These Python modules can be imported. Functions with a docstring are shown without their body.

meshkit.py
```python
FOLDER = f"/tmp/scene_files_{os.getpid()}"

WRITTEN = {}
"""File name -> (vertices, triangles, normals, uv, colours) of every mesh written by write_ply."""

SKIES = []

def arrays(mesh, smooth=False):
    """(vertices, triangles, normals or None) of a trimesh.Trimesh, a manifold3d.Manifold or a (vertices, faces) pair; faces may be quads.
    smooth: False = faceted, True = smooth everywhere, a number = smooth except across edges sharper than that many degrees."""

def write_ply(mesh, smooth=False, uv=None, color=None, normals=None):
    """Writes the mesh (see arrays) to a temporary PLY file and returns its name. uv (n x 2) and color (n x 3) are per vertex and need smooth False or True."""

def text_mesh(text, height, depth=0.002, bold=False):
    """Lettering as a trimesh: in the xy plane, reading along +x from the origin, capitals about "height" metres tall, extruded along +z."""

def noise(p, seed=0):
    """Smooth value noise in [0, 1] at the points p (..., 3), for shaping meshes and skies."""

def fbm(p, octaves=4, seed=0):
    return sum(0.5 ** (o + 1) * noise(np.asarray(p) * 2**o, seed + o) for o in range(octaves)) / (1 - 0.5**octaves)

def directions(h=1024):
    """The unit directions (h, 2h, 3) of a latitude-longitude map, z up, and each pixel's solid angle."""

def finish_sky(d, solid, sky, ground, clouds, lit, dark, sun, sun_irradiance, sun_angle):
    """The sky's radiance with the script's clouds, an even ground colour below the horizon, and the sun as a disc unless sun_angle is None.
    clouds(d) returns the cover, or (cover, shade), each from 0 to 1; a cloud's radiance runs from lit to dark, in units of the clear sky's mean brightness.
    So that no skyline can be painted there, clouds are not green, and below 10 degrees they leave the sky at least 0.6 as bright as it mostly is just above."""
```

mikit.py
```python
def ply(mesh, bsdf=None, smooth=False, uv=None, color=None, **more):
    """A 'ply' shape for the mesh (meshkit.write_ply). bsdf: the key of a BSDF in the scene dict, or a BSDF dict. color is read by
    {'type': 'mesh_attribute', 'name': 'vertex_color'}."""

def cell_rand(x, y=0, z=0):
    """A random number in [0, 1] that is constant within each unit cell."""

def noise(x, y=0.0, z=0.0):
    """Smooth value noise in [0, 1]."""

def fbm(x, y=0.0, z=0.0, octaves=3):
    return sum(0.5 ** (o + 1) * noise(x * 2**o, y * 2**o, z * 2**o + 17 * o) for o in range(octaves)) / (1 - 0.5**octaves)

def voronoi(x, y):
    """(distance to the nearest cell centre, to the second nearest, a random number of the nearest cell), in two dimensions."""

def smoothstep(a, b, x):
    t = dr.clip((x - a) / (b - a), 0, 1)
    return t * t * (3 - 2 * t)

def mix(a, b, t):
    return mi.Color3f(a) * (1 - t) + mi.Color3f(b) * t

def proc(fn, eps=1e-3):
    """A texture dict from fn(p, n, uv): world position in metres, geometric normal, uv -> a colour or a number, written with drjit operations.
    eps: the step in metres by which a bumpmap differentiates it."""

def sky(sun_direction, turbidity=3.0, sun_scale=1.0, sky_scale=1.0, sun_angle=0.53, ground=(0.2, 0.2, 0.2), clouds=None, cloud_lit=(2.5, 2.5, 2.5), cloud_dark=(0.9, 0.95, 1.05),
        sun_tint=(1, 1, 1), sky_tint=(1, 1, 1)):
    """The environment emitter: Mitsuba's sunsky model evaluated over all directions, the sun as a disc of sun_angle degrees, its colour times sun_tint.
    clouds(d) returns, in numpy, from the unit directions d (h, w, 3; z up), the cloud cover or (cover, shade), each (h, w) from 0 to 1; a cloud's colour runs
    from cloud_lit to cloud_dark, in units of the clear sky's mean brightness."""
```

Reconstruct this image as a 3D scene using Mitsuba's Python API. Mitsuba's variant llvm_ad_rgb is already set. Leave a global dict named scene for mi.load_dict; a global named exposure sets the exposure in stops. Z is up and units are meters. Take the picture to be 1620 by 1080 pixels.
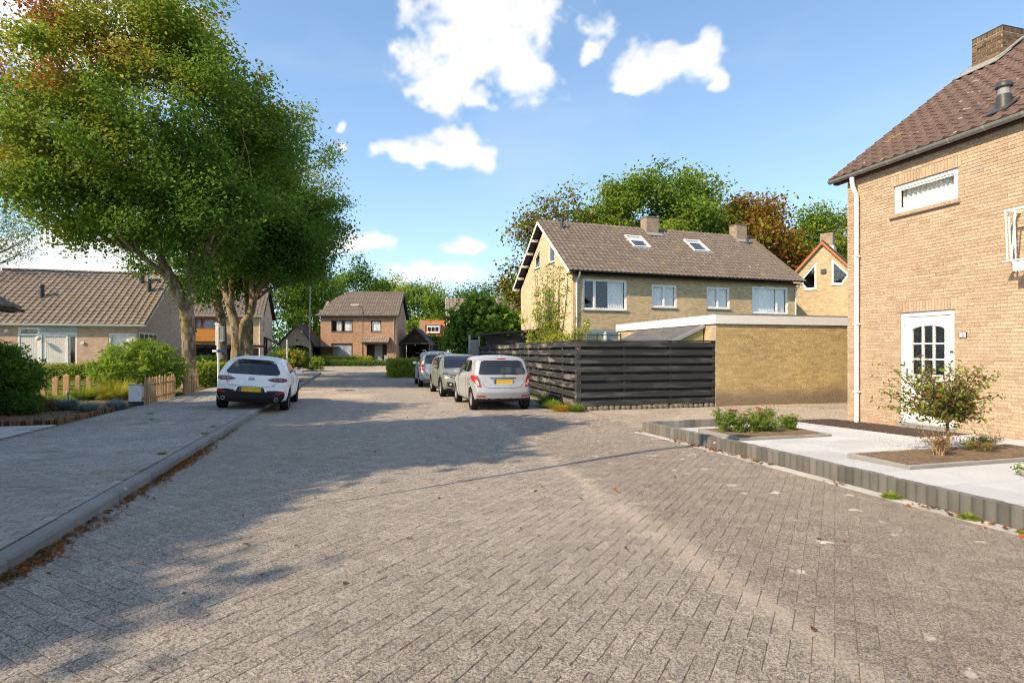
import math
import numpy as np, trimesh, shapely, mitsuba as mi, drjit as dr, mikit, meshkit
import manifold3d as m3
from shapely.geometry import Polygon, box as sbox
from shapely.ops import unary_union
from scipy.ndimage import map_coordinates

scene, labels = {}, {}
exposure = 2.15
T = mi.ScalarTransform4f
scene['camera'] = {'type': 'perspective', 'fov': 2 * math.degrees(math.atan(0.9)), 'fov_axis': 'x', 'near_clip': 0.05, 'far_clip': 2000.0,
                   'principal_point_offset_y': -0.0153,
                   'to_world': T().look_at(origin=[0, 0, 1.6], target=[0, 10, 1.6], up=[0, 0, 1])}
SUN = np.array([-0.79 * math.cos(math.radians(36)), -0.61 * math.cos(math.radians(36)), math.sin(math.radians(36))])

# ---------------------------------------------------------------- sky: fair-weather cumulus (azimuth, elevation, radii in radians; azimuth 0 = down the street)
CLOUDS = [(-.03, .49, .10, .085), (-.11, .49, .10, .09), (-.03, .55, .15, .06), (.04, .45, .06, .055), (-.12, .425, .06, .04), (.17, .52, .036, .030), (.15, .485, .02, .018),
          (.255, .455, .085, .040), (.31, .46, .05, .028), (.215, .44, .04, .024), (-.105, .33, .085, .036), (-.19, .325, .055, .016), (-.06, .318, .04, .03), (-.10, .355, .035, .03),
          (-.083, .178, .045, .022), (-.25, .175, .055, .032), (-.145, .122, .10, .026), (-.29, .36, .018, .012), (-.045, .408, .03, .017), (.33, .425, .02, .018),
          (-.69, .42, .22, .10), (-.62, .13, .22, .06), (-.80, .10, .2, .06), (-.28, .33, .012, .01)]
_r = np.random.default_rng(5)
for _ in range(46):
    _a = _r.uniform(.95, 5.3); _e = _r.uniform(.12, 1.2); _s = _r.uniform(.05, .17)
    for _k in range(4):
        CLOUDS.append((_a + _r.normal(0, _s * .8), _e + _r.normal(0, _s * .25), _s * _r.uniform(.5, 1.1), _s * _r.uniform(.3, .5)))


def clouds(d):
    az = np.arctan2(d[..., 0], d[..., 1]); el = np.arcsin(np.clip(d[..., 2], -1, 1))
    q = lambda s, t, o, k: meshkit.fbm(np.stack([az * s, el * t, az * 0 + o], -1), k, 3) - .5
    wa, we = q(9, 13, 1.5, 4) * .12, q(9, 13, 7.5, 4) * .08
    fine = q(38, 52, 4.5, 5)
    a_, e_ = az + wa, el + we
    f = np.zeros(az.shape)
    for a, e, ra, re in CLOUDS:
        rows = np.nonzero(np.abs(el[:, 0] - e) < 1.5 * re + .09)[0]; cols = np.nonzero(np.abs((az[0] - a + math.pi) % (2 * math.pi) - math.pi) < 1.5 * ra + .13)[0]
        if not len(rows) or not len(cols): continue
        ix = np.ix_(rows, cols)
        da = (a_[ix] - a + math.pi) % (2 * math.pi) - math.pi
        de = (e_[ix] - e) / re
        g = np.maximum(0, 1 - ((da / ra) ** 2 + np.where(de < 0, de * 1.25, de) ** 2) / 1.65)
        f[ix] += (1 - f[ix]) * g ** 1.5
    big = q(13, 20, 2.5, 6)
    v = f * (1.0 + 2.0 * big) + 2.3 * fine * np.clip(f * 3, 0, 1) * (1.1 - .75 * f)
    t = np.clip((v - .10) / .95, 0, 1); cover = np.clip(1.12 * t * t * (3 - 2 * t), 0, 1)
    wisp = np.clip((meshkit.fbm(np.stack([az * 3.1 + 7, el * 9, az * 0], -1), 5, 21) - .52) * 1.6, 0, 1) * .30
    shade = np.clip(.30 + big * 1.6 + fine * .6 - (v - .5) * .25, 0, .6)
    return np.maximum(cover * .98, wisp), shade


scene['sky'] = mikit.sky(SUN.tolist(), turbidity=3, clouds=clouds, cloud_lit=(1.8, 1.8, 1.8), cloud_dark=(1.15, 1.2, 1.3), sky_tint=(1.88, 1.78, 1.67), sun_tint=(1, .975, .945))


# ---------------------------------------------------------------- naming helpers
def tag(key, label=None, cat=None, group=None, kind=None):
    d = labels.setdefault(key, {})
    for k, v in (('label', label), ('category', cat), ('group', group), ('kind', kind)):
        if v: d[k] = v
    return key


_used = set()


def name(key):
    """key, or key_001, key_002 ... if it is taken"""
    k, i = key, 0
    while k in _used:
        i += 1; k = f'{key}_{i:03d}'
    _used.add(k)
    return k


def put(key, mesh, bsdf, smooth=False, uv=None):
    key = name(key)
    scene[key] = mikit.ply(mesh, bsdf, smooth=smooth, uv=uv)
    return key


def thing(key, label, cat, group=None):
    return tag(name(key), label, cat, group)


def struct(key, mesh, bsdf, **kw):
    return tag(put(key, mesh, bsdf, **kw), kind='structure')


# ---------------------------------------------------------------- mesh helpers: a mesh is (v, f)
BOXF = np.array([[0, 2, 3], [0, 3, 1], [4, 5, 7], [4, 7, 6], [0, 1, 5], [0, 5, 4], [2, 6, 7], [2, 7, 3], [0, 4, 6], [0, 6, 2], [1, 3, 7], [1, 7, 5]])


def box(x0, x1, y0, y1, z0, z1):
    v = np.array([[x, y, z] for z in (z0, z1) for y in (y0, y1) for x in (x0, x1)], float)
    f = np.array([[0, 2, 3], [0, 3, 1], [4, 5, 7], [4, 7, 6], [0, 1, 5], [0, 5, 4], [2, 6, 7], [2, 7, 3], [0, 4, 6], [0, 6, 2], [1, 3, 7], [1, 7, 5]])
    return v, f


def cbox(x0, x1, y0, y1, z0, z1, c):
    """box with its edges chamfered by c"""
    p = [[x, y, z] for x in (x0 + c, x1 - c) for y in (y0 + c, y1 - c) for z in (z0, z1)] + [[x, y, z] for x in (x0, x1) for y in (y0 + c, y1 - c) for z in (z0 + c, z1 - c)] + \
        [[x, y, z] for x in (x0 + c, x1 - c) for y in (y0, y1) for z in (z0 + c, z1 - c)]
    return arr(trimesh.convex.convex_hull(np.array(p)))


def arr(m):
    if hasattr(m, 'to_mesh'):
        q = m.to_mesh(); return np.asarray(q.vert_properties[:, :3], float), np.asarray(q.tri_verts, int)
    if hasattr(m, 'vertices'):
        return np.array(m.vertices), np.array(m.faces)
    return m


def cat(ms):
    ms = [arr(m) for m in ms]
    o = np.cumsum([0] + [len(m[0]) for m in ms])
    return np.vstack([m[0] for m in ms]), np.vstack([m[1] + a for m, a in zip(ms, o)])


def catuv(ms, uvs):
    """join meshes; uvs: one (a, b) per mesh -> (mesh, uv)"""
    return cat(ms), np.vstack([np.tile(np.asarray(u, float), (len(m[0]), 1)) for m, u in zip(ms, uvs)])


def tf(m, R, o):
    v, f = arr(m)
    return v @ np.asarray(R) + np.asarray(o), f      # rows of R are the axes


def rotz(a):
    a = math.radians(a); c, s = math.cos(a), math.sin(a)
    return np.array([[c, s, 0], [-s, c, 0], [0, 0, 1.0]])


class Frame:
    def __init__(self, a, o): self.R, self.o, self.a = rotz(a), np.array(o, float), a
    def __call__(self, m): return tf(m, self.R, self.o)
    def pt(self, x, y, z=0): return np.array([x, y, z]) @ self.R + self.o


def tube(pts, rad, n=8, caps=True):
    p = np.asarray(pts, float); r = np.broadcast_to(rad, (len(p),))
    t = np.gradient(p, axis=0); t /= np.linalg.norm(t, axis=1, keepdims=True) + 1e-12
    up = np.array([0, 0, 1.0]) if abs(t[:, 2]).mean() < .9 else np.array([1.0, 0, 0])
    a = np.cross(t, up); a /= np.linalg.norm(a, axis=1, keepdims=True) + 1e-12
    b = np.cross(t, a); th = np.arange(n) * 2 * np.pi / n
    v = (p[:, None] + r[:, None, None] * (np.cos(th)[None, :, None] * a[:, None] + np.sin(th)[None, :, None] * b[:, None])).reshape(-1, 3)
    i, j = np.meshgrid(np.arange(len(p) - 1), np.arange(n), indexing='ij')
    q = np.stack([i * n + j, i * n + (j + 1) % n, (i + 1) * n + (j + 1) % n, (i + 1) * n + j], -1).reshape(-1, 4)[:, ::-1]
    f = np.vstack([q[:, [0, 1, 2]], q[:, [0, 2, 3]]])
    if caps:
        k = len(v); v = np.vstack([v, p[0], p[-1]]); j = np.arange(n)
        f = np.vstack([f, np.stack([j, j * 0 + k, (j + 1) % n], 1)[:, ::-1] * 1, np.stack([(len(p) - 1) * n + j, (len(p) - 1) * n + (j + 1) % n, j * 0 + k + 1], 1)[:, ::-1]])
    return v, f


def lathe(prof, n=24):
    """profile [(r, z)] turned round z"""
    return arr(trimesh.creation.revolve(np.array(prof, float), sections=n))


def prism(poly, h, R=None, o=(0, 0, 0)):
    """polygon (shapely or points) in xy, extruded along z by h, then placed"""
    p = poly if hasattr(poly, 'geom_type') else Polygon(poly)
    gs = getattr(p, 'geoms', [p])
    m = cat([trimesh.creation.extrude_polygon(g, h, engine='earcut') for g in gs if g.area > 1e-9])
    return m if R is None else tf(m, R, o)


UPRIGHT = np.array([[1, 0, 0], [0, 0, 1], [0, -1, 0.0]])   # polygon (x, z) in the facade plane y = 0; extrusion goes to -y


def panel(poly, t, y=0.0):
    """an upright slab in a facade frame: outline (x, z), outer face at y, t thick inwards (+y)"""
    return tf(prism(poly, t), UPRIGHT, (0, y + t, 0))


def sidepanel(poly, t, x=0.0):
    """an upright slab: outline (y, z), lying between x and x + t"""
    return tf(prism(poly, t), np.array([[0, 1, 0], [0, 0, 1], [1, 0, 0.0]]), (x, 0, 0))


def sheet(poly, z):
    v, f = trimesh.creation.triangulate_polygon(Polygon(poly) if not hasattr(poly, 'geom_type') else poly, engine='earcut')
    v3 = np.c_[v, np.full(len(v), z)]; f = np.array(f)
    n = np.cross(v3[f[:, 1]] - v3[f[:, 0]], v3[f[:, 2]] - v3[f[:, 0]])[:, 2]
    f[n < 0] = f[n < 0][:, ::-1]
    return v3, f


# ---------------------------------------------------------------- materials
fb, ns, mix, sm = mikit.fbm, mikit.noise, mikit.mix, mikit.smoothstep


def bsdf(key, **k): scene[key] = k; return key
def rgb(*c): return {'type': 'rgb', 'value': list(c if len(c) > 1 else c * 3)}
def plain(key, c, rough=.6, spec=.3, **k): return bsdf(key, type='twosided', b={'type': 'principled', 'base_color': rgb(*c), 'roughness': rough, 'specular': spec, **k})
def pr(key, fn, rough=.85, spec=.15): return bsdf(key, type='twosided', b={'type': 'principled', 'base_color': mikit.proc(fn), 'roughness': rough, 'specular': spec})


def ramp(t, stops):
    c = mi.Color3f(stops[0][1])
    for (a, _), (b, cb) in zip(stops, stops[1:]):
        c = mix(c, cb, dr.clip((t - a) / (b - a), 0, 1))
    return c


def grain(p, s): return mikit.cell_rand(p.x * s, p.y * s, p.z * s)


def road_fn(p, n, uv):
    # exposed-aggregate pavers: pebbles of 4-9 mm, stains, a sandy seam and a few white droppings
    g = .5 * ns(p.x * 230, p.y * 230) + .5 * ns(p.x * 105 + 9, p.y * 105)
    c = mix((.108, .098, .087), (.362, .328, .288), sm(.2, .8, g))
    c = mix(c, (.62, .57, .51), sm(.80, .90, ns(p.x * 170 + 31, p.y * 170)) * .45)
    tone = .84 + .24 * uv.x
    stain = .90 + .20 * fb(p.x * .55, p.y * .55, 3.0)
    c = c * tone * stain
    # t: metres across the street from the seam (street axis at 15.4 degrees), used for the smoother right-hand lane
    t = p.x * .978 + p.y * .209 - 2.317
    right = sm(0., .35, t)
    c = mix(c, c * mi.Color3f(.86, .84, .83), right)
    sand = dr.exp(-dr.square((t + .06 * ns(p.y * 2.1)) / (.05 + .13 * ns(p.y * .9, 4.0)))) * (.4 + .6 * ns(p.x * 3, p.y * 3)) * sm(14., 9., p.y)
    c = mix(c, (.50, .42, .34), dr.clip(sand * .33, 0, 1))
    sandy = sm(.55, .8, fb(p.x * .35 + 3, p.y * .35)) * sm(9., 16., p.y)
    c = mix(c, mi.Color3f(.46, .36, .27), sandy * .55)
    d1, d2, w = mikit.voronoi(p.x * 2.4 + .8 * ns(p.x * 2, p.y * 2), p.y * 3.0)
    spot = sm(.15, .05, d1 + .20 * (ns(p.x * 30, p.y * 30) - .5)) * sm(.66, .75, w) * right
    return mix(c, (.60, .57, .53), spot * (.25 + .5 * ns(p.x * 9, p.y * 9)))


pr('road_paver', road_fn, .9, .1)


def joint_fn(p, n, uv):
    g = ns(p.x * 160, p.y * 160)
    c = mix((.13, .105, .08), (.34, .28, .21), g)
    return mix(c, (.07, .085, .03), sm(.62, .8, fb(p.x * 1.7, p.y * 1.7)) * .5)


pr('joint_sand', joint_fn, .95, .05)
pr('joint_dark', lambda p, n, uv: joint_fn(p, n, uv) * .42, .95, .05)


def farroad_fn(p, n, uv):
    # the same pavers beyond the distance at which one can tell them apart
    a = math.radians(29.6)
    u, v = p.x * math.cos(a) - p.y * math.sin(a), p.x * math.sin(a) + p.y * math.cos(a)
    k = mikit.cell_rand(u / .105, v / .21)
    c = road_fn(p, n, mi.Point2f(k, k))
    e = dr.abs(u / .105 - dr.floor(u / .105) - .5)
    return c * (1 - .35 * sm(.42, .48, e))


pr('far_paving', farroad_fn, .9, .1)


def tilegrey_fn(p, n, uv):
    g = .6 * ns(p.x * 140, p.y * 140) + .4 * ns(p.x * 40, p.y * 40)
    c = mix((.165, .157, .145), (.345, .327, .30), g) * (.74 + .52 * uv.x)
    c = c * (.75 + .5 * fb(p.x * .8, p.y * .8, 7.))
    c = mix(c, (.10, .13, .05), sm(.6, .8, fb(p.x * 1.3 + 5, p.y * 1.3)) * .35)
    return mix(c, (.38, .37, .35), sm(.985, .99, uv.y) * .6)


pr('grey_paver', tilegrey_fn, .9, .1)


def concrete_fn(p, n, uv):
    # uv.x: how dark and weathered the piece is, uv.y: lichen
    c = mix((.46, .45, .43), (.105, .105, .10), uv.x)
    c = c * (.82 + .36 * fb(p.x * 3, p.y * 3, p.z * 3)) * (.88 + .24 * ns(p.x * 160, p.y * 160, p.z * 160))
    streak = fb(p.x * 6, p.y * 6, p.z * .8)
    c = mix(c, (.22, .185, .09), sm(.5, .8, streak + uv.y * .2 - .12) * uv.y * .7)
    return mix(c, (.62, .60, .56), sm(.80, .86, fb(p.x * 9, p.y * 9, p.z * 9)) * uv.x * .8)


pr('concrete', concrete_fn, .9, .1)


def patio_fn(p, n, uv):
    c = mix((.36, .38, .41), (.42, .44, .47), fb(p.x * 2, p.y * 2)) * (.93 + .07 * ns(p.x * 90, p.y * 90)) * (.90 + .16 * uv.x)
    return mix(c, (.45, .46, .45), sm(.62, .85, fb(p.x * .9 + 4, p.y * .9, 2.)) * .25)


pr('patio_slab', patio_fn, .8, .15)


def soil_fn(p, n, uv):
    c = mix((.07, .054, .04), (.185, .142, .104), ns(p.x * 60, p.y * 60) * .6 + .4 * ns(p.x * 17, p.y * 17))
    return mix(c, (.20, .125, .065), sm(.78, .86, ns(p.x * 30 + 3, p.y * 30)))


pr('soil', soil_fn, .95, .05)
pr('grass_ground', lambda p, n, uv: mix((.035, .06, .012), (.12, .15, .04), fb(p.x * 1.5, p.y * 1.5) * .6 + .4 * ns(p.x * 30, p.y * 30)), .95, .05)


def brick_piece(key, stops, mortar=None):
    def fn(p, n, uv):
        h = p.x * -n.y + p.y * n.x
        c = ramp(uv.x, stops) * (.84 + .32 * ns(h * 45, p.z * 45, uv.y * 9)) * (.9 + .2 * ns(h * 160, p.z * 160))
        return c * (.9 + .2 * fb(h * .6, p.z * .6, 2.))
    return pr(key, fn, .9, .12)


TAN = [(0, (.40, .295, .215)), (.3, (.46, .35, .252)), (.6, (.505, .39, .284)), (.8, (.545, .43, .318)), (.92, (.51, .345, .24)), (1, (.49, .41, .35))]
YEL = [(0, (.42, .32, .165)), (.25, (.49, .375, .19)), (.6, (.56, .43, .215)), (.85, (.62, .485, .245)), (1, (.50, .34, .13))]
DRK = [(0, (.07, .052, .04)), (.4, (.13, .095, .07)), (.8, (.19, .135, .085)), (1, (.26, .17, .06))]
brick_piece('tan_brick', TAN)


def ybrick_fn(p, n, uv):
    h = p.x * -n.y + p.y * n.x
    c = ramp(uv.x, YEL) * (.84 + .32 * ns(h * 45, p.z * 45, uv.y * 9))
    moss = fb(h * .9 + 11, p.z * 1.6)
    c = mix(c, mi.Color3f(.40, .28, .055), sm(.5, .72, moss) * sm(1.3, .5, p.z) * .75)
    c = mix(c, mi.Color3f(.17, .14, .12), sm(.62, .1, p.z + .5 * (moss - .5)) * .75)
    return c * (.85 + .3 * fb(h * .7, p.z * .7, 5.))


pr('yellow_brick', ybrick_fn, .9, .12)
brick_piece('dark_brick', DRK)
pr('mortar', lambda p, n, uv: mix((.37, .30, .24), (.44, .37, .295), ns(p.x * 30, p.y * 30, p.z * 30)), .95, .05)


def brickwork(key, stops, mortar, bl=.22, ch=.0625):
    """brickwork too far away to tell the bricks apart: colour only"""
    def fn(p, n, uv):
        h = p.x * -n.y + p.y * n.x
        row = dr.floor(p.z / ch); a = h / bl + .5 * (row - 2 * dr.floor(row / 2)); col = dr.floor(a)
        c = ramp(mikit.cell_rand(row, col, 3), stops)
        e = dr.maximum(dr.abs(p.z / ch - row - .5) * 2 - (1 - .010 / ch * 1.6), (dr.abs(a - col - .5) * 2 - (1 - .010 / bl * 1.6)) * bl / ch)
        c = mix(c, mortar, sm(-.05, .1, e))
        return c * (.85 + .3 * fb(h * .5, p.z * .5, 2.))
    return pr(key, fn, .9, .12)


brickwork('tan_brickwork', TAN, (.42, .36, .29))
brickwork('yellow_brickwork', [(0, (.39, .29, .17)), (.5, (.51, .395, .24)), (1, (.59, .47, .30))], (.42, .36, .26))
brickwork('pink_brickwork', [(0, (.44, .295, .22)), (.5, (.55, .385, .295)), (1, (.62, .455, .355))], (.42, .35, .29))
brickwork('red_brickwork', [(0, (.32, .17, .105)), (.5, (.43, .245, .15)), (1, (.51, .31, .195))], (.36, .29, .23))


def tile_piece(key, a, b, lichen=(.30, .22, .07)):
    def fn(p, n, uv):
        c = mix(a, b, .25 + .5 * uv.x) * (.85 + .3 * fb(p.x * 7, p.y * 7, p.z * 7))
        c = mix(c, (.42, .40, .36), sm(.86, .92, ns(p.x * 9, p.y * 9, p.z * 9)) * .6)
        return mix(c, lichen, sm(.74, .88, fb(p.x * 2.3 + 8, p.y * 2.3, p.z * 2.3)) * .5 + sm(.982, .986, uv.y) * .45)
    return pr(key, fn, .8, .2)


tile_piece('brown_tile', (.095, .066, .058), (.158, .112, .096))
tile_piece('grey_tile', (.115, .095, .082), (.195, .165, .142))
tile_piece('buff_tile', (.18, .147, .123), (.30, .25, .208))


def wood_fn(p, n, uv):
    # black-stained boards weathered to grey along the grain
    h = p.x * .98 + p.y * .2
    h = dr.select(dr.abs(n.x) > .7, p.y, h)
    g = fb(h * 2.2, p.z * 55, uv.x * 40)
    k = fb(h * 1.3 + uv.y * 9, p.z * 6, uv.x * 17)
    c = mix((.022, .024, .026), (.060, .063, .068), g)
    return mix(c, (.27, .255, .23), sm(.52, .74, k + .25 * (g - .5) + .12 * (uv.y - .5)) * dr.select(dr.abs(n.x) > .7, .62, .22))


pr('black_wood', wood_fn, .8, .2)
pr('picket_wood', lambda p, n, uv: mix((.33, .20, .10), (.56, .38, .21), fb(p.x * 30, p.y * 30, p.z * 4)) * (.7 + .5 * uv.x), .85, .1)


def bark_fn(p, n, uv):
    g = fb(p.x * 9, p.y * 9, p.z * 3.2, 4)
    c = mix((.125, .095, .068), (.33, .275, .205), sm(.3, .72, g)) * (.8 + .4 * ns(p.x * 40, p.y * 40, p.z * 14))
    return mix(c, (.26, .20, .05), sm(.5, .7, fb(p.x * 3 + 5, p.y * 3, p.z * 1.1)) * .55)


pr('bark', bark_fn, .95, .05)

LEAF = [(0, (.04, .095, .025)), (.2, (.13, .24, .042)), (.4, (.235, .345, .052)), (.55, (.36, .385, .055)), (.68, (.46, .31, .05)), (.78, (.42, .17, .04)), (.86, (.44, .115, .04)), (.93, (.21, .11, .05)), (1, (.19, .125, .06))]
scene['leaf'] = {'type': 'principledthin', 'base_color': mikit.proc(lambda p, n, uv: ramp(uv.x, LEAF) * (.6 + .8 * uv.y)), 'roughness': .5, 'diff_trans': 1.0, 'spec_trans': 0.0, 'eta': 1.4}
scene['blue_blade'] = {'type': 'principledthin', 'base_color': mikit.proc(lambda p, n, uv: mix((.10, .15, .14), (.30, .37, .36), uv.x)), 'roughness': .6, 'diff_trans': .4}

brickwork('cream_brickwork', [(0, (.54, .42, .27)), (.5, (.64, .515, .345)), (1, (.70, .575, .40))], (.52, .45, .35))
brickwork('brown_brickwork', [(0, (.20, .155, .115)), (.5, (.28, .215, .155)), (1, (.36, .28, .20))], (.34, .30, .25))
plain('white_paint', (.80, .80, .79), .35, .5)
plain('white_plastic', (.76, .77, .78), .3, .5)
plain('grey_panel', (.42, .45, .48), .5, .4)
plain('siding_white', (.66, .655, .63), .5, .4)
plain('dark_frame', (.035, .032, .032), .4, .4)
plain('zinc', (.20, .215, .225), .45, .5)
plain('dark_gutter', (.035, .037, .04), .4, .4)
plain('black_plastic', (.018, .018, .02), .45, .4)
plain('pvc_grey', (.30, .31, .33), .5, .4)
plain('dark_metal', (.05, .055, .06), .45, .5)
plain('galvanised', (.42, .43, .43), .45, .5, metallic=.5)
plain('lamp_grey', (.50, .50, .48), .5, .4)
plain('orange_wood', (.48, .20, .04), .5, .3)
plain('red_wood', (.27, .062, .032), .5, .3)
plain('brown_wood', (.055, .028, .02), .6, .3)
plain('interior', (.10, .09, .08), .9, .1)
plain('curtain', (.78, .79, .80), .9, .1)
plain('curtain_grey', (.50, .56, .58), .9, .1)
plain('curtain_red', (.30, .06, .045), .9, .1)
plain('rubber', (.016, .016, .017), .8, .2)
plain('alloy', (.52, .53, .54), .3, .5, metallic=.7)
plain('alloy_dark', (.13, .13, .135), .3, .5, metallic=.6)
plain('chrome', (.75, .75, .76), .15, .5, metallic=1.0)
plain('plate_yellow', (.70, .44, .012), .4, .4)
plain('plate_blue', (.02, .07, .30), .4, .4)
plain('lamp_red', (.36, .012, .014), .12, .6, clearcoat=1.0)
plain('lamp_red_dark', (.085, .010, .012), .12, .6, clearcoat=1.0)
plain('lamp_clear', (.62, .63, .64), .1, .6, clearcoat=1.0)
plain('lamp_smoke', (.04, .03, .032), .1, .6, clearcoat=1.0)
plain('car_glass', (.008, .010, .012), .03, .8, clearcoat=1.0)
plain('seam', (.012, .012, .013), .7, .1)
plain('sign_blue', (.02, .05, .16), .4, .4)
plain('dark_paving', (.058, .044, .038), .9, .1)
plain('slate_dark', (.05, .052, .058), .7, .2)
plain('orange_tile', (.42, .13, .055), .75, .2)
plain('pink_petal', (.72, .20, .27), .6, .2)
plain('pale_petal', (.80, .50, .48), .6, .2)
plain('yellow_fruit', (.60, .50, .05), .5, .3)
plain('straw', (.42, .29, .17), .9, .1)
bsdf('window_glass', type='thindielectric', int_ior=1.5)
bsdf('old_glass', type='blendbsdf', weight=.09, a={'type': 'null'}, b={'type': 'twosided', 'b': {'type': 'roughconductor', 'material': 'none', 'alpha': .10}})   # slightly rippled old panes
def paint(key, c, metallic=0.0, rough=.35): return plain(key, c, rough, .5, metallic=metallic, clearcoat=1.0, clearcoat_gloss=.97)
paint('paint_white', (.76, .765, .77))
paint('paint_silver', (.42, .437, .465), .35)
paint('paint_green', (.20, .225, .195), .3)
paint('paint_grey', (.36, .385, .42), .4)
# ================================================================ the setting
D1 = np.array([-.2656, .9641]); D2 = np.array([.9641, .2656])   # along the street, across it (to the right)
K0 = np.array([-3.6, 4.0])                                      # a point of the left kerb's road edge
KB = np.array([[2.61, 11.38], [3.11, 9.97], [3.56, 8.65], [4.57, 5.08], [5.0, 3.4], [5.75, .6], [6.5, -2.5], [7.6, -6.]])  # foot of the palisade wall


def kerb(t, s=0.0): return K0 + D1 * t + D2 * s                  # t metres along the street, s metres to the right of the kerb


def cam_order(c, n, view=True):
    """indices of the n pieces that show largest: nearest to the camera first, those in the frame before the others"""
    c = np.asarray(c); d = np.hypot(c[:, 0], c[:, 1]); out = (np.abs(c[:, 0]) > .93 * c[:, 1]) if view else np.zeros(len(c), bool)
    o = np.argsort(d + out * 1e4)
    return o[:n], o[n:]


def pieces(holder, kind, meshes, uvs, mat, many, n=300, smooth=False):
    """alike pieces: the n that show largest as parts of their own, the rest as one part of kind 'stuff'"""
    c = [m[0].mean(0) for m in meshes]
    first, rest = cam_order(c, n)
    for i in first:
        put(f'{holder}__{kind}', meshes[i], mat, smooth=smooth, uv=np.tile(uvs[i], (len(meshes[i][0]), 1)) if smooth is not True and smooth is False else None)
    if len(rest):
        m, uv = catuv([meshes[i] for i in rest], [uvs[i] for i in rest])
        tag(put(f'{holder}__{many}', m, mat, uv=uv), kind='stuff')


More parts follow.
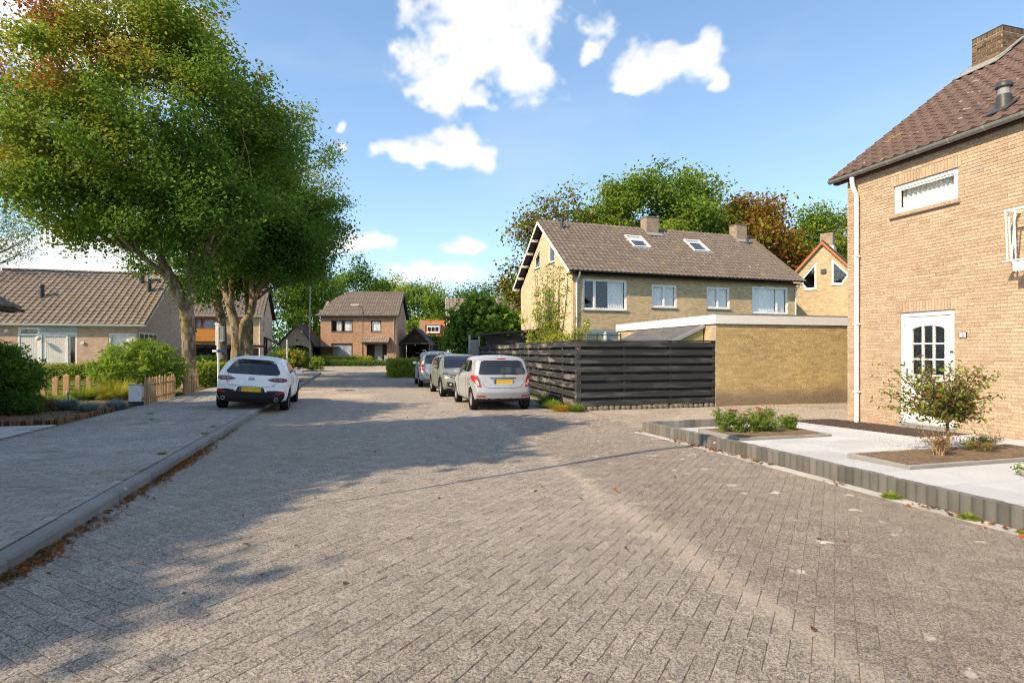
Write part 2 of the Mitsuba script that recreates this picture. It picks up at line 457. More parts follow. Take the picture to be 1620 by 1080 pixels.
def slab(cx, cy, ax, ay, z0, z1, ch, rng=None, tilt=0.004):
    """a paving stone: centre, half-axes (2-vectors), chamfered top"""
    ax, ay = np.asarray(ax), np.asarray(ay)
    la, lb = np.linalg.norm(ax), np.linalg.norm(ay); v = []
    for k, z in ((1, z0), (1, z1 - ch), (0, z1)):
        fa, fbb = (1, 1) if k else (1 - ch / la, 1 - ch / lb)
        for sa, sb in ((-1, -1), (1, -1), (1, 1), (-1, 1)):
            dz = 0 if rng is None or z == z0 else rng[0] * sa * tilt + rng[1] * sb * tilt
            v.append([cx + sa * fa * ax[0] + sb * fbb * ay[0], cy + sa * fa * ax[1] + sb * fbb * ay[1], z + dz])
    f = [[8, 9, 10], [8, 10, 11]]
    for r in (0, 4):
        for i in range(4):
            j = (i + 1) % 4
            f += [[r + i, r + j, r + j + 4], [r + i, r + j + 4, r + i + 4]]
    v, f = np.array(v), np.array(f)
    if ax[0] * ay[1] - ax[1] * ay[0] < 0: f = f[:, ::-1]
    return v, f


# ---- ground to the horizon
struct('ground', sheet([(-700, -120), (700, -120), (700, 900), (-700, 900)], -.03), 'grass_ground')

# ---- the street (near pavers are geometry, the far ones colour)
left_edge = [tuple(kerb(-14)), tuple(kerb(36.5)), (-15.6, 44.5), (-60, 44.5), (-60, 56.), (60, 56.)]
street_poly = Polygon(left_edge + [(60, 46), (-3.2, 46), (-3.3, 38), (1.75, 15.4), (5.95, 16.6), (12.2, 18.3), (13, 12), (2.6, 11.4)] + [tuple(p) for p in KB[1:]] + [(7.6, -14), (1.2, -14)])
near_line = 15.2
struct('road', sheet(street_poly.intersection(sbox(-70, -20, 70, near_line)), 0.0022), 'joint_sand')
struct('road', sheet(street_poly.intersection(sbox(-70, near_line, 70, 80)), 0.0085), 'far_paving')
rng = np.random.default_rng(1)
drive_poly = Polygon([(1.95, 15.3), (5.95, 16.45), (12.2, 18.1), (12.6, 14.5), (7.5, 13.1), (2.62, 11.75)])
near_poly = street_poly.intersection(sbox(-6, 1.2, 9, near_line)).buffer(-.02)
a = math.radians(29.6)
e1 = np.array([math.cos(a), -math.sin(a)]); e2 = np.array([math.sin(a), math.cos(a)])
PW = .1065
kx, ky = np.meshgrid(np.arange(-160, 160), np.arange(-60, 200), indexing='ij')
cells = []
kk = (kx - ky) % 4
for val, (lx, ly) in ((0, (2, 1)), (3, (1, 2))):
    m = kk == val
    x0, y0 = kx[m] * PW, ky[m] * PW
    cx_, cy_ = x0 + lx * PW / 2, y0 + ly * PW / 2
    cells.append(np.c_[cx_[:, None] * e1 + cy_[:, None] * e2, np.full(len(cx_), lx), np.full(len(cx_), ly)])
cells = np.vstack(cells)
pts = shapely.points(cells[:, :2])
inside = shapely.contains(near_poly.buffer(.02), pts) & (np.abs(cells[:, 0]) < .98 * cells[:, 1] + .4)
cells = cells[inside]
drive = shapely.contains(drive_poly, shapely.points(cells[:, :2]))
ms, us = [], []
for x, y, lx, ly in cells[~drive]:
    r = rng.normal(0, .10, 2)
    ms.append(slab(x, y, e1 * (lx * PW / 2 - .0026), e2 * (ly * PW / 2 - .0026), -.004, .0085 + rng.normal(0, .0007), .0022, r)); us.append((np.clip(rng.normal(.5, .28), 0, 1), rng.random()))
pieces('road', 'paver', ms, us, 'road_paver', 'paver_field')

# ---- driveway between the garage and the patio: grey pavers
struct('driveway', sheet(drive_poly, .004), 'joint_sand')
ms, us = [], []
for i in range(-4, 34):
    for j in range(-2, 56):
        c = np.array([2.62, 11.75]) + D2 * ((j + .5 * (i % 2)) * .212 + .1) + D1 * (i * .106 + .05)
        if drive_poly.buffer(-.06).contains(shapely.Point(c)):
            ms.append(slab(c[0], c[1], D2 * .104, D1 * .051, 0, .0145 + rng.normal(0, .0008), .003, rng.normal(0, .2, 2))); us.append((np.clip(rng.normal(.62, .2), 0, 1), rng.random()))
scene['drive_paver'] = None
pieces('driveway', 'paver', ms, us, pr('drive_paver', lambda p, n, uv: mix((.17, .15, .13), (.33, .29, .245), .5 * ns(p.x * 70, p.y * 70) + .5 * uv.x) * (.8 + .4 * fb(p.x, p.y)), .9, .1), 'paver_field', 300)

# ---- left kerb: one-metre stones
for i in range(-3, 39):
    t0 = i + .12
    m = cbox(.006, .994, -.17, 0, -.05, .118 + rng.normal(0, .002), .022)
    R = np.array([[D1[0], D1[1], 0], [D2[0], D2[1], 0], [0, 0, 1.]])
    R = np.array([[D1[0], D1[1], 0], [-D2[0] * -1, -D2[1] * -1, 0], [0, 0, 1.]])
    c = kerb(t0)
    put('kerb__kerbstone', tf((m[0], m[1][:, ::-1]), R, (c[0], c[1], 0)), 'concrete', uv=np.tile([.70 + rng.normal(0, .05), .12], (len(m[0]), 1)))
tag('kerb', kind='structure')

# ---- left pavement
SW = 3.45
side_poly = Polygon([tuple(kerb(-8, -.17)), tuple(kerb(38.6, -.17)), tuple(kerb(38.6, -SW)), tuple(kerb(-8, -SW))])
struct('pavement', sheet(side_poly, .109), 'joint_dark')
ms, us = [], []
for i in range(-16, 230):
    for j in range(15):
        t = -.2 + i * .1065; s = -.17 - .107 - j * .213 - (.1065 if i % 2 else 0); hl = .1047
        if s < -SW + .02: continue
        if i % 2 and j == 14: s = -.17 - .0535; hl = .0512
        c = kerb(t, s)
        if abs(c[0]) < .97 * c[1] + .4:
            ms.append(slab(c[0], c[1], D1 * .0488, D2 * (hl - .0022), .095, .119 + rng.normal(0, .0011), .003, rng.normal(0, .2, 2))); us.append((np.clip(rng.normal(.5, .13), 0, 1), rng.random()))
pieces('pavement', 'paving_tile', ms, us, 'grey_paver', 'tile_field')
struct('pavement', sheet(Polygon([tuple(kerb(27, -.17)), tuple(kerb(38.6, -.17)), (-16.5, 43.4), (-60, 43.4), (-60, 40.3), tuple(kerb(36, -SW)), tuple(kerb(27, -SW))]), .1215), 'far_paving')
# path into the neighbour's front yard: lighter slabs
path_poly = Polygon([tuple(kerb(5.6, -SW)), tuple(kerb(8.85, -SW - .05)), tuple(kerb(8.85, -9.0)), tuple(kerb(5.6, -9.0))])
struct('path', sheet(path_poly, .105), 'joint_sand')
ms, us = [], []
for i in range(8):
    for j in range(16):
        c = kerb(5.8 + i * .4, -SW - .2 - j * .4)
        ms.append(slab(c[0], c[1], D1 * .196, D2 * .196, .095, .121 + rng.normal(0, .001), .004, rng.normal(0, .25, 2))); us.append((np.clip(rng.normal(.30, .1), 0, 1), .1))
for m, u in zip(ms, us): put('path__paving_slab', m, 'concrete', uv=np.tile(u, (len(m[0]), 1)))

# ---- gardens on the left
struct('garden_bed', sheet(Polygon([tuple(kerb(9.0, -SW - .1)), tuple(kerb(11.9, -SW - .1)), tuple(kerb(11.9, -9.)), tuple(kerb(9.0, -9.))]), .125), 'soil')
struct('lawn', sheet(Polygon([tuple(kerb(11.9, -SW - .05)), tuple(kerb(24, -SW - .05)), tuple(kerb(24, -22.)), tuple(kerb(9, -22.)), tuple(kerb(9, -9.)), tuple(kerb(11.9, -9.))]), .11), 'grass_ground')
struct('garden_bed', sheet(Polygon([tuple(kerb(12.1, -SW - .1)), tuple(kerb(25, -SW - .1)), tuple(kerb(25, -SW - 1.5)), tuple(kerb(16, -SW - 1.5)), tuple(kerb(12.1, -SW - 3.2))]), .13), 'soil')
struct('garden', sheet(Polygon([tuple(kerb(24, -SW)), tuple(kerb(36.2, -SW)), (-60, 40.), (-60, 20)]), .10), 'grass_ground')
# small log edging round the near bed
edge = [tuple(kerb(9.0, -9.)), tuple(kerb(8.98, -SW - .05)), tuple(kerb(11.85, -SW - .05))]
tag(name('log_edging'), 'short brown timber logs edging the soil bed in front of the blue grass tufts', 'garden edging')
for (x0, y0), (x1, y1) in zip(edge, edge[1:]):
    L = math.hypot(x1 - x0, y1 - y0); n = int(L / .07)
    for i in range(n):
        q = (i + .5) / n
        put('log_edging__log', tf(lathe([(0, 0), (.033, 0), (.033, .12), (.02, .135), (0, .137)], 8), np.eye(3), (x0 + (x1 - x0) * q, y0 + (y1 - y0) * q, .08 + rng.normal(0, .006))), 'brown_wood' if rng.random() < .25 else 'log_wood')
pr('log_wood', lambda p, n, uv: mix((.10, .055, .03), (.26, .16, .085), ns(p.x * 50, p.y * 50, p.z * 9)), .9, .1)

# ---- far side of the cross street
struct('pavement', sheet(Polygon([(-60, 56), (-9.0, 56), (-9.0, 58.2), (-60, 58.2)]), .12), 'far_paving')
put('kerb__kerbstone', box(-60, -9.0, 55.8, 56.0, -.05, .13), 'concrete', uv=np.tile([.3, 0], (8, 1)))
struct('garden', sheet(Polygon([(-60, 58.2), (-9.6, 58.2), (-9.6, 67.9), (-60, 67.9)]), .11), 'grass_ground')
struct('driveway', sheet(Polygon([(-14.2, 56), (-9.0, 56), (-9.0, 73), (-14.2, 73)]), .125), 'far_paving')

# ---- patio: light slabs on a plane that rises towards the camera, held by a palisade wall
C0 = np.array([7.64, 12.95])


def patio_z(p): return .04 + .0235 * float(np.dot(np.asarray(p) - C0, -D1))


kb_in = [KB[i] + D2 * .10 for i in range(len(KB))]
back = [np.array([2.75, 11.45]), np.array([4.4, 11.95])]
patio_poly = Polygon([tuple(p) for p in kb_in] + [tuple(C0 - D1 * 17 + D2 * -.05), tuple(C0 - D2 * .02), tuple(C0 + D1 * .3), (2.75, 11.62)]).buffer(0)
pv, pf = sheet(patio_poly, 0)
pv[:, 2] = [patio_z(p) - .012 for p in pv[:, :2]]
struct('patio', (pv, pf), 'concrete', uv=np.tile([.75, 0], (len(pv), 1)))
strip = [(-.45, .02), (2.75, .02), (2.75, 1.28), (-.45, 1.28)]          # (s, out) of the dark strip along the house


def clip_slab(poly, z, inset):
    """a slab cut to an outline, its top following the slope"""
    p = poly.buffer(-inset)
    if p.is_empty or p.geom_type != 'Polygon': return None
    v, f = prism(p, .03)
    v = v.copy(); v[:, 2] += [patio_z(q) - .028 for q in v[:, :2]]
    return v, f


strip_poly = Polygon([tuple(C0 - D1 * s - D2 * o) for s, o in strip])
for i in range(-1, 20):
    for j in range(-1, 13):
        o = C0 - D1 * (i * .8 + .25) - D2 * (j * .8 + .02 + .4 * (i % 2))
        cell = Polygon([tuple(o), tuple(o - D2 * .8), tuple(o - D2 * .8 - D1 * .8), tuple(o - D1 * .8)]).intersection(patio_poly).difference(strip_poly)
        for g in getattr(cell, 'geoms', [cell]):
            if g.geom_type == 'Polygon' and g.area > .01:
                m = clip_slab(g, 0, .0038)
                if m is not None: put('patio__slab', m, 'patio_slab', uv=np.tile([rng.random(), rng.random()], (len(m[0]), 1)))
for i in range(-1, 31):
    for j in range(12):
        o = C0 - D1 * (i * .1066 - .45 + .1066) - D2 * (j * .106 + .02)
        g = Polygon([tuple(o), tuple(o - D2 * .106), tuple(o - D2 * .106 - D1 * .1066), tuple(o - D1 * .1066)]).intersection(strip_poly)
        if g.geom_type == 'Polygon' and g.area > .004:
            m = clip_slab(g, 0, .0025)
            put('patio__dark_paver' if (i < 25) else 'patio__dark_paver', m, 'dark_paving')

# palisade wall
thing('palisade_wall', 'low grey concrete wall of ribbed palisades with yellow lichen, holding the white patio', 'retaining wall')


def palisade(p, q, w, h, key):
    d = (q - p) / np.linalg.norm(q - p); nrm = np.array([d[1], -d[0]]) * -1
    out = [(-w / 2, .10), (-w / 2, .018)] + [(-w / 2 + w * t, .018 - .034 * math.sqrt(max(0, 1 - (2 * t - 1) ** 2))) for t in (.03, .09, .2, .35, .5, .65, .8, .91, .97)] + [(w / 2, .018), (w / 2, .10)]
    m = prism(Polygon(out), h)
    R = np.array([[d[0], d[1], 0], [nrm[0], nrm[1], 0], [0, 0, 1.]])
    if np.linalg.det(R) < 0: m = (m[0], m[1][:, ::-1])
    c = (p + q) / 2
    return tf(m, R, (c[0], c[1], -.03))


def walk(poly, w):
    for p, q in zip(poly, poly[1:]):
        n = max(1, round(np.linalg.norm(q - p) / w))
        for i in range(n): yield p + (q - p) * i / n, p + (q - p) * (i + 1) / n


R_ = np.random.default_rng(4)
for p, q in walk(KB[:6], .112):
    if p[1] < 1.2: continue
    m = palisade(p, q, np.linalg.norm(q - p) - .003, .23 + R_.normal(0, .002), 0)
    put('palisade_wall__palisade', m, 'concrete', uv=np.tile([.90 + R_.normal(0, .06), np.clip((p[1] - 5.5) / 4, .08, .8) * R_.uniform(.3, 1.1)], (len(m[0]), 1)))
for p, q in walk([np.array([4.35, 12.02]), np.array([2.66, 11.46])], .125):
    m = palisade(p, q, np.linalg.norm(q - p) - .004, .23 + R_.normal(0, .002), 0)
    put('palisade_wall__palisade', m, 'concrete', uv=np.tile([.75 + R_.normal(0, .08), .3], (len(m[0]), 1)))
# edging strip of the road in front of it
for p, q in walk([k - D2 * .12 for k in KB[:6]], 1.0):
    if q[1] < .5: continue
    d = (q - p) / np.linalg.norm(q - p); L = np.linalg.norm(q - p)
    m = slab(*((p + q) / 2), d * (L / 2 - .004), np.array([-d[1], d[0]]) * .09, -.01, .012, .004)
    put('road__edging_stone', m, 'concrete', uv=np.tile([.25, .25], (len(m[0]), 1)))


# planted beds on the patio
def bed(corner, lx, ly, label):
    k = thing('planting_bed', label, 'planting bed')
    z = max(patio_z(corner), patio_z(np.asarray(corner) + D2 * lx + D1 * ly)) + .0
    R = np.array([[D2[0], D2[1], 0], [D1[0], D1[1], 0], [0, 0, 1.]])
    o = (corner[0], corner[1], z)
    def e(x0, x1, y0, y1):
        m = cbox(x0, x1, y0, y1, -.06, .05, .006)
        put(k + '__edging', tf(m, R, o), 'concrete', uv=np.tile([.55, .05], (len(m[0]), 1)))
    e(0, lx / 2 - .002, 0, .055); e(lx / 2 + .002, lx, 0, .055); e(0, lx, ly - .055, ly); e(0, .055, .057, ly - .057); e(lx - .055, lx, .057, ly - .057)
    g = np.random.default_rng(8)
    nx, ny = 40, 20
    X, Y = np.meshgrid(np.linspace(.055, lx - .055, nx), np.linspace(.055, ly - .055, ny), indexing='ij')
    Z = .03 + .035 * meshkit.fbm(np.stack([X * 5, Y * 5, X * 0], -1), 3, 2) + .02 * np.sin(np.pi * X / lx) * np.sin(np.pi * Y / ly)
    v = np.stack([X, Y, Z], -1).reshape(-1, 3); i, j = np.meshgrid(np.arange(nx - 1), np.arange(ny - 1), indexing='ij'); a = i * ny + j
    f = np.vstack([np.stack([a, a + ny, a + ny + 1], -1).reshape(-1, 3), np.stack([a, a + ny + 1, a + 1], -1).reshape(-1, 3)])
    put(k + '__soil', tf((v, f), R, o), 'soil', smooth=True)
    return o, R


BED1 = bed((3.87, 9.63), 1.9, 1.25, 'grey edged soil bed with pink roses in the white patio')
BED2 = bed((4.86, 6.95), 3.0, .92, 'grey edged soil bed with the small standard tree in the white patio')
# ================================================================ builders for houses
def roof_tiles(holder, F, x0, x1, y0, z0, tan, rows, tw, tl, mat, n=300, skip=(), half=None, lift=.0, amp=1.0, lip=.030):
    """interlocking tiles on the plane that rises from (y0, z0) towards +y in frame F"""
    k = math.atan(tan); c, s = math.cos(k), math.sin(k); rg = np.random.default_rng(int(abs(x1 * 100)) + rows)
    nx = 9; xs = np.linspace(0, 1, nx)
    wave = .020 * amp * np.where(xs < .62, np.sin(np.pi * xs / .62) ** 1.0 * -.55, np.sin(np.pi * (xs - .62) / .38) * 1.15)
    ncol = int(round((x1 - x0) / tw)); w = (x1 - x0) / ncol
    ms, us = [], []
    for r in range(rows):
        off = w / 2 * (r % 2) if half else 0
        for q in range(ncol):
            xa, ya = x0 + q * w + off, r * tl
            if half and off and q == ncol - 1: continue
            if any(a < xa + w / 2 < b and d < ya + tl / 2 < e for a, b, d, e in skip): continue
            h0 = lip + rg.normal(0, .0025); h1 = .004
            P = []
            for yy, hh in ((ya - .02, -.008), (ya - .02, h0), (ya + tl + .03, h1)):
                P.append(np.stack([xa + xs * w * .995, np.full(nx, yy), (wave if hh > 0 else np.minimum(wave, 0)) + hh], 1))
            v = np.vstack(P)
            f = []
            for a in (0, nx):
                for i in range(nx - 1):
                    f += [[a + i, a + i + 1, a + nx + i + 1], [a + i, a + nx + i + 1, a + nx + i]]
            v = np.stack([v[:, 0], y0 + v[:, 1] * c - v[:, 2] * s, z0 + v[:, 1] * s + v[:, 2] * c + lift], 1)
            ms.append(F((v, np.array(f)))); us.append((np.clip(rg.normal(.5, .25), 0, 1), rg.random()))
    pieces(holder, 'tile', ms, us, mat, 'tile_field', n)


def roof_sheet(F, x0, x1, y0, z0, tan, length, thick=.06, drop=.012):
    """the boarding below the tiles: a slab along the slope"""
    k = math.atan(tan); c, s = math.cos(k), math.sin(k)
    v, f = box(x0, x1, 0, length, -thick, -drop)
    return F((np.stack([v[:, 0], y0 + v[:, 1] * c - v[:, 2] * s, z0 + v[:, 1] * s + v[:, 2] * c], 1), f))


def bricks(holder, F, outer, holes, a0, a1, mat, n=300, ch=.0625, bl=.22, proud=.0045, mapf=None, seed=0, j=.0045):
    """brick courses on the facade plane y = 0 of frame F, clipped at the holes [(x0, x1, z0, z1)]"""
    rg = np.random.default_rng(seed); ms, us = [], []
    x0, x1, z0, z1 = outer
    nrow = int((z1 - z0) / ch)
    for r in range(nrow):
        za, zb = z0 + r * ch + j, z0 + (r + 1) * ch - j
        x = x0 - (bl / 2 if r % 2 else 0) - (rg.choice([0, bl / 4]))
        while x < x1:
            parts = [(max(x + j, x0), min(x + bl - j, x1))]
            for hx0, hx1, hz0, hz1 in holes:
                if zb > hz0 and za < hz1:
                    nxt = []
                    for p, q in parts:
                        if hx0 <= p and q <= hx1: continue
                        if p < hx0 < q: nxt.append((p, hx0)); p = hx1 if hx1 < q else None
                        elif p < hx1 < q: p = hx1
                        if p is not None: nxt.append((p, q))
                    parts = nxt
            for p, q in parts:
                if q - p > .02:
                    o = proud + rg.normal(0, .0012)
                    v, f = box(p, q, -o, .004, za + rg.normal(0, .0006), zb + rg.normal(0, .0006))
                    v[[0, 1, 4, 5], 1] += rg.normal(0, .0006)
                    ms.append(F((v, np.delete(f, [6, 7], 0)))); us.append((np.clip(rg.beta(2.2, 2.2), 0, 1), rg.random()))
            x += bl
    pieces(holder, 'brick', ms, us, mat, 'brickwork', n)


def soldiers(holder, F, x0, x1, z0, h, mat, seed=0):
    rg = np.random.default_rng(seed); n = max(1, round((x1 - x0) / .0625)); w = (x1 - x0) / n
    for i in range(n):
        m = F(box(x0 + i * w + .005, x0 + (i + 1) * w - .005, -.0065 + rg.normal(0, .001), .004, z0 + .004, z0 + h - .004))
        put(holder + '__brick', m, mat, uv=np.tile([rg.beta(2, 2), rg.random()], (8, 1)))


def curtain_mesh(x0, x1, z0, z1, y, amp=.03, lam=.10, seed=0):
    rg = np.random.default_rng(seed); n = max(12, int((x1 - x0) / lam * 8))
    x = np.linspace(x0, x1, n); yy = y + amp * np.sin(2 * np.pi * (x - x0) / lam + 2 * np.sin(x * 3.1)) * (.7 + .3 * np.sin(x * 7 + seed))
    v = np.vstack([np.stack([x, yy, np.full(n, z)], 1) for z in (z0, z1)]); i = np.arange(n - 1)
    return v, np.vstack([np.stack([i, i + 1, i + n + 1], 1), np.stack([i, i + n + 1, i + n], 1)])


def ring(x0, x1, z0, z1, t, y0, y1, c=0):
    """four butted bars round an opening"""
    return [box(x0, x1, y0, y1, z0, z0 + t), box(x0, x1, y0, y1, z1 - t, z1), box(x0, x0 + t, y0, y1, z0 + t, z1 - t), box(x1 - t, x1, y0, y1, z0 + t, z1 - t)]


def window(holder, F, x0, x1, z0, z1, splits=(), frame='white_paint', curtains=(), sill='tan', depth=.07, t=.06, sash=True, sillmat='concrete', lab=None, cmat='curtain'):
    """frame, panes, curtains behind them and a sill; curtains: [(from, to)] as fractions of the width"""
    k = name(f'{holder}__window')
    bars = ring(x0, x1, z0, z1, t, depth - .03, depth + .05)
    cuts = [x0 + t] + [x0 + (x1 - x0) * s for s in splits] + [x1 - t]
    for s in cuts[1:-1]: bars.append(box(s - t / 2, s + t / 2, depth - .025, depth + .045, z0 + t, z1 - t))
    for i, (a, b) in enumerate(zip(cuts, cuts[1:])):
        a += t / 2 if i else 0; b -= t / 2 if i < len(cuts) - 2 else 0
        if sash: bars += ring(a + .001, b - .001, z0 + t + .001, z1 - t - .001, .035, depth - .012, depth + .03)
    scene[k] = mikit.ply(F(cat(bars)), frame)
    for i, (a, b) in enumerate(zip(cuts, cuts[1:])):
        v, f = box(a, b, depth, depth + .001, z0 + t, z1 - t)
        put(k + '__pane', F((v[[0, 1, 5, 4]], np.array([[0, 1, 2], [0, 2, 3]]))), 'window_glass')
    for i, (a, b) in enumerate(curtains):
        w = x1 - x0
        put(k + '__curtain', F(curtain_mesh(x0 + a * w + .03, x0 + b * w - .03, z0 + .02, z1 - .02, depth + .14, seed=i + int(abs(x0) * 10))), cmat, smooth=True)
    if sill:
        m = cbox(x0 - .05, x1 + .05, -.06, depth, z0 - .055, z0 - .002, .006)
        put(k + '__sill', F(m), sillmat, uv=np.tile([.65, 0], (len(m[0]), 1)) if sillmat == 'concrete' else None)
    if lab: tag(k, lab)
    return k


def wall_with(F, outline, holes, t=.22):
    p = Polygon(outline)
    for x0, x1, z0, z1 in holes: p = p.difference(sbox(x0, z0, x1, z1))
    return F(panel(p, t))


def gutter(F, x0, x1, y, z, r=.065):
    """half-round gutter with its long axis along x; y, z: the middle of its rim"""
    th = np.linspace(math.pi, 2 * math.pi, 9); prof = [(r * math.cos(a), r * math.sin(a)) for a in th] + [((r - .008) * math.cos(a), (r - .008) * math.sin(a)) for a in th[::-1]]
    m = prism(Polygon(prof), x1 - x0)
    return F(tf(m, np.array([[0, 1, 0], [0, 0, 1], [1, 0, 0.]]), (x0, y, z)))


def pipe(F, pts, r, n=12): return F(tube(pts, r, n))


def vent(holder, F, x, y, z, h, r, mats=('dark_metal', 'dark_metal'), lab=None):
    k = name(f'{holder}__roof__vent')
    scene[k] = mikit.ply(F(tf(lathe([(0, -.25), (r * 1.25, -.25), (r * 1.1, h * .45), (r, h * .5), (r, h * .8), (0, h * .8)], 16), np.eye(3), (x, y, z))), mats[0], smooth=40)
    put(f'{holder}__roof__vent_cap', F(tf(lathe([(0, h * .8), (r * 1.3, h * .8), (r * 1.35, h * .86), (r * .9, h), (0, h * 1.02)], 16), np.eye(3), (x, y, z))), mats[1], smooth=40)


def chimney(holder, F, x0, x1, y0, y1, z0, z1, mat='yellow_brickwork', real=None, lead=True):
    k = name(f'{holder}__roof__chimney')
    scene[k] = mikit.ply(F(box(x0, x1, y0, y1, z0, z1)), mat)
    return k


# ================================================================ the tan brick house on the right
h = 'brick_house'
thing(h, 'tan brick house with brown tiled roof and white front door, beside the white patio', 'house')
o = C0
# facade frame: x runs towards the camera along the wall, y into the house
RF = Frame(15.4 - 90, (C0[0], C0[1], 0))
Rc = np.array([[-D1[0], -D1[1], 0], [D2[0], D2[1], 0], [0, 0, 1.]]); RF.R = Rc
DOOR = (1.293, 2.395, .10, 2.40); WIN = (1.145, 2.46, 4.455, 5.034)
HX = 4.2
p = Polygon([(0, -.05), (HX, -.05), (HX, 5.5), (0, 5.5)])
for q in (DOOR, WIN): p = p.difference(sbox(q[0], q[2], q[1], q[3]))
put(h + '__wall', RF(panel(p, .25, .004)), 'mortar')
put(h + '__wall', RF(panel(sbox(HX, -.05, 10.5, 5.5), .25)), 'tan_brickwork')
put(h + '__wall', RF(box(.25, 10.4, 8.3, 8.55, -.05, 5.5)), 'tan_brickwork')
put(h + '__wall', RF(sidepanel([(.006, -.05), (8.55, -.05), (8.55, 5.45), (4.28, 8.55), (.006, 5.45)], .24, .006)), 'tan_brickwork')
put(h + '__wall', RF(sidepanel([(.26, -.05), (8.3, -.05), (8.3, 5.45), (4.28, 8.35), (.26, 5.45)], .25, 10.2)), 'tan_brickwork')
put(h + '__floor', RF(box(.26, 10.1, .27, 8.2, 2.62, 2.8)), 'interior')
put(h + '__floor', RF(box(.26, 10.1, .27, 8.2, .0, .06)), 'interior')
put(h + '__partition', RF(box(.3, 10.1, 2.2, 2.3, .07, 5.5)), 'interior')
LZ = .21
bricks(h + '__wall', RF, (0, HX, .0, 5.48), [DOOR, WIN, (DOOR[0] - .06, DOOR[1] + .06, DOOR[3], DOOR[3] + LZ), (WIN[0] - .06, WIN[1] + .06, WIN[3], WIN[3] + LZ), (WIN[0] - .08, WIN[1] + .05, WIN[2] - .09, WIN[2])], 0, 0, 'tan_brick', seed=3)
soldiers(h + '__wall', RF, DOOR[0] - .06, DOOR[1] + .06, DOOR[3], LZ, 'tan_brick', 5)
soldiers(h + '__wall', RF, WIN[0] - .06, WIN[1] + .06, WIN[3], LZ, 'tan_brick', 6)
window(h, RF, WIN[0] + .004, WIN[1] - .004, WIN[2] + .002, WIN[3] - .004, frame='white_paint', curtains=[(.03, .97)], t=.07, sill=None, depth=.06)
for i in range(6):
    w_ = (WIN[1] - WIN[0] + .12) / 6; x_ = WIN[0] - .07 + i * w_
    m = cbox(x_ + .003, x_ + w_ - .003, -.06, .05, WIN[2] - .085, WIN[2] - .012, .006)
    put(h + '__window__sill_brick', RF(m), 'tan_brick', uv=np.tile([.1 + .1 * (i % 2), .3], (len(m[0]), 1)))
# door: frame, leaf with nine panes under a flat arch, threshold
dk = name(h + '__door')
x0, x1, z0, z1 = DOOR
x0 += .004; x1 -= .004; z1 -= .004
zl = .18
lx0, lx1, lz1 = x0 + .075, x1 - .075, z1 - .085
px0, px1 = lx0 + .14, lx1 - .14; pz0, pz1 = 1.15, 2.03
leaf = sbox(lx0 + .003, zl, lx1 - .003, lz1 - .003)
arch = Polygon([(px0, pz0), (px1, pz0), (px1, pz1)] + [((px0 + px1) / 2 + (px1 - px0) / 2 * math.cos(t), pz1 + .085 * math.sin(t)) for t in np.linspace(.12, math.pi - .12, 14)] + [(px0, pz1)]).buffer(0)
leaf = leaf.difference(arch)
scene[dk] = mikit.ply(RF(panel(leaf, .045, .055)), 'white_paint')
put(dk + '__frame', RF(cat([box(x0, lx0, .03, .12, zl, z1), box(lx1, x1, .03, .12, zl, z1), box(lx0, lx1, .03, .12, lz1, z1)])), 'white_paint')
bars = []
for i in (1, 2):
    X = px0 + (px1 - px0) * i / 3
    bars.append(box(X - .015, X + .015, .050, .098, pz0, pz1 + .08))
for i in (1, 2):
    Z = pz0 + (pz1 - pz0 + .04) * i / 3
    bars.append(box(px0, px1, .052, .096, Z - .015, Z + .015))
put(dk + '__glazing_bar', RF(cat(bars)), 'white_paint')
mold = arch.buffer(.03).difference(arch.buffer(.002))
put(dk + '__moulding', RF(panel(mold, .014, .042)), 'white_paint')
for i in range(3):
    for j_ in range(3):
        xa, xb = px0 + (px1 - px0) * i / 3, px0 + (px1 - px0) * (i + 1) / 3
        za, zb = pz0 + (pz1 - pz0 + .04) * j_ / 3, pz0 + (pz1 - pz0 + .04) * (j_ + 1) / 3 + (.06 if j_ == 2 else 0)
        v = np.array([[xa, .075, za], [xb, .075, za], [xb, .075, zb], [xa, .075, zb]])
        put(dk + '__pane', RF((v, np.array([[0, 1, 2], [0, 2, 3]]))), 'old_glass')
put(dk + '__lower_panel', RF(cat([panel(sbox(px0, .34, px1, .98).difference(sbox(px0 + .03, .37, px1 - .03, .95)), .012, .044)])), 'white_paint')
m = cbox(x0 - .03, x1 + .03, -.07, .13, .05, zl - .004, .008)
put(dk + '__threshold', RF(m), 'concrete', uv=np.tile([.5, 0], (len(m[0]), 1)))
put(dk + '__handle', RF(cat([box(lx0 + .03, lx0 + .07, .03, .055, 1.05, 1.27), tube([(lx0 + .05, .03, 1.16), (lx0 + .05, -.01, 1.16), (lx0 + .16, -.01, 1.16)], .009, 8)])), 'chrome')
put(dk + '__hinge', RF(cat([tube([(x0 + .07, .022, z), (x0 + .07, .022, z + .09)], .011, 8) for z in (.4, 1.3, 2.1)])), 'chrome')
# number plate
nk = put(h + '__number_plate', RF(cbox(2.50, 2.62, -.028, -.008, 1.87, 1.955, .004)), 'white_paint')
put(nk + '__rim', RF(cat(ring(2.492, 2.628, 1.862, 1.963, .008, -.024, -.008))), 'dark_frame')
tm = meshkit.text_mesh('1', .055, .003, True)
put(nk + '__digit', RF(tf(tm, np.array([[1, 0, 0], [0, 0, 1], [0, -1, 0.]]), (2.545, -.028, 1.885))), 'dark_frame')
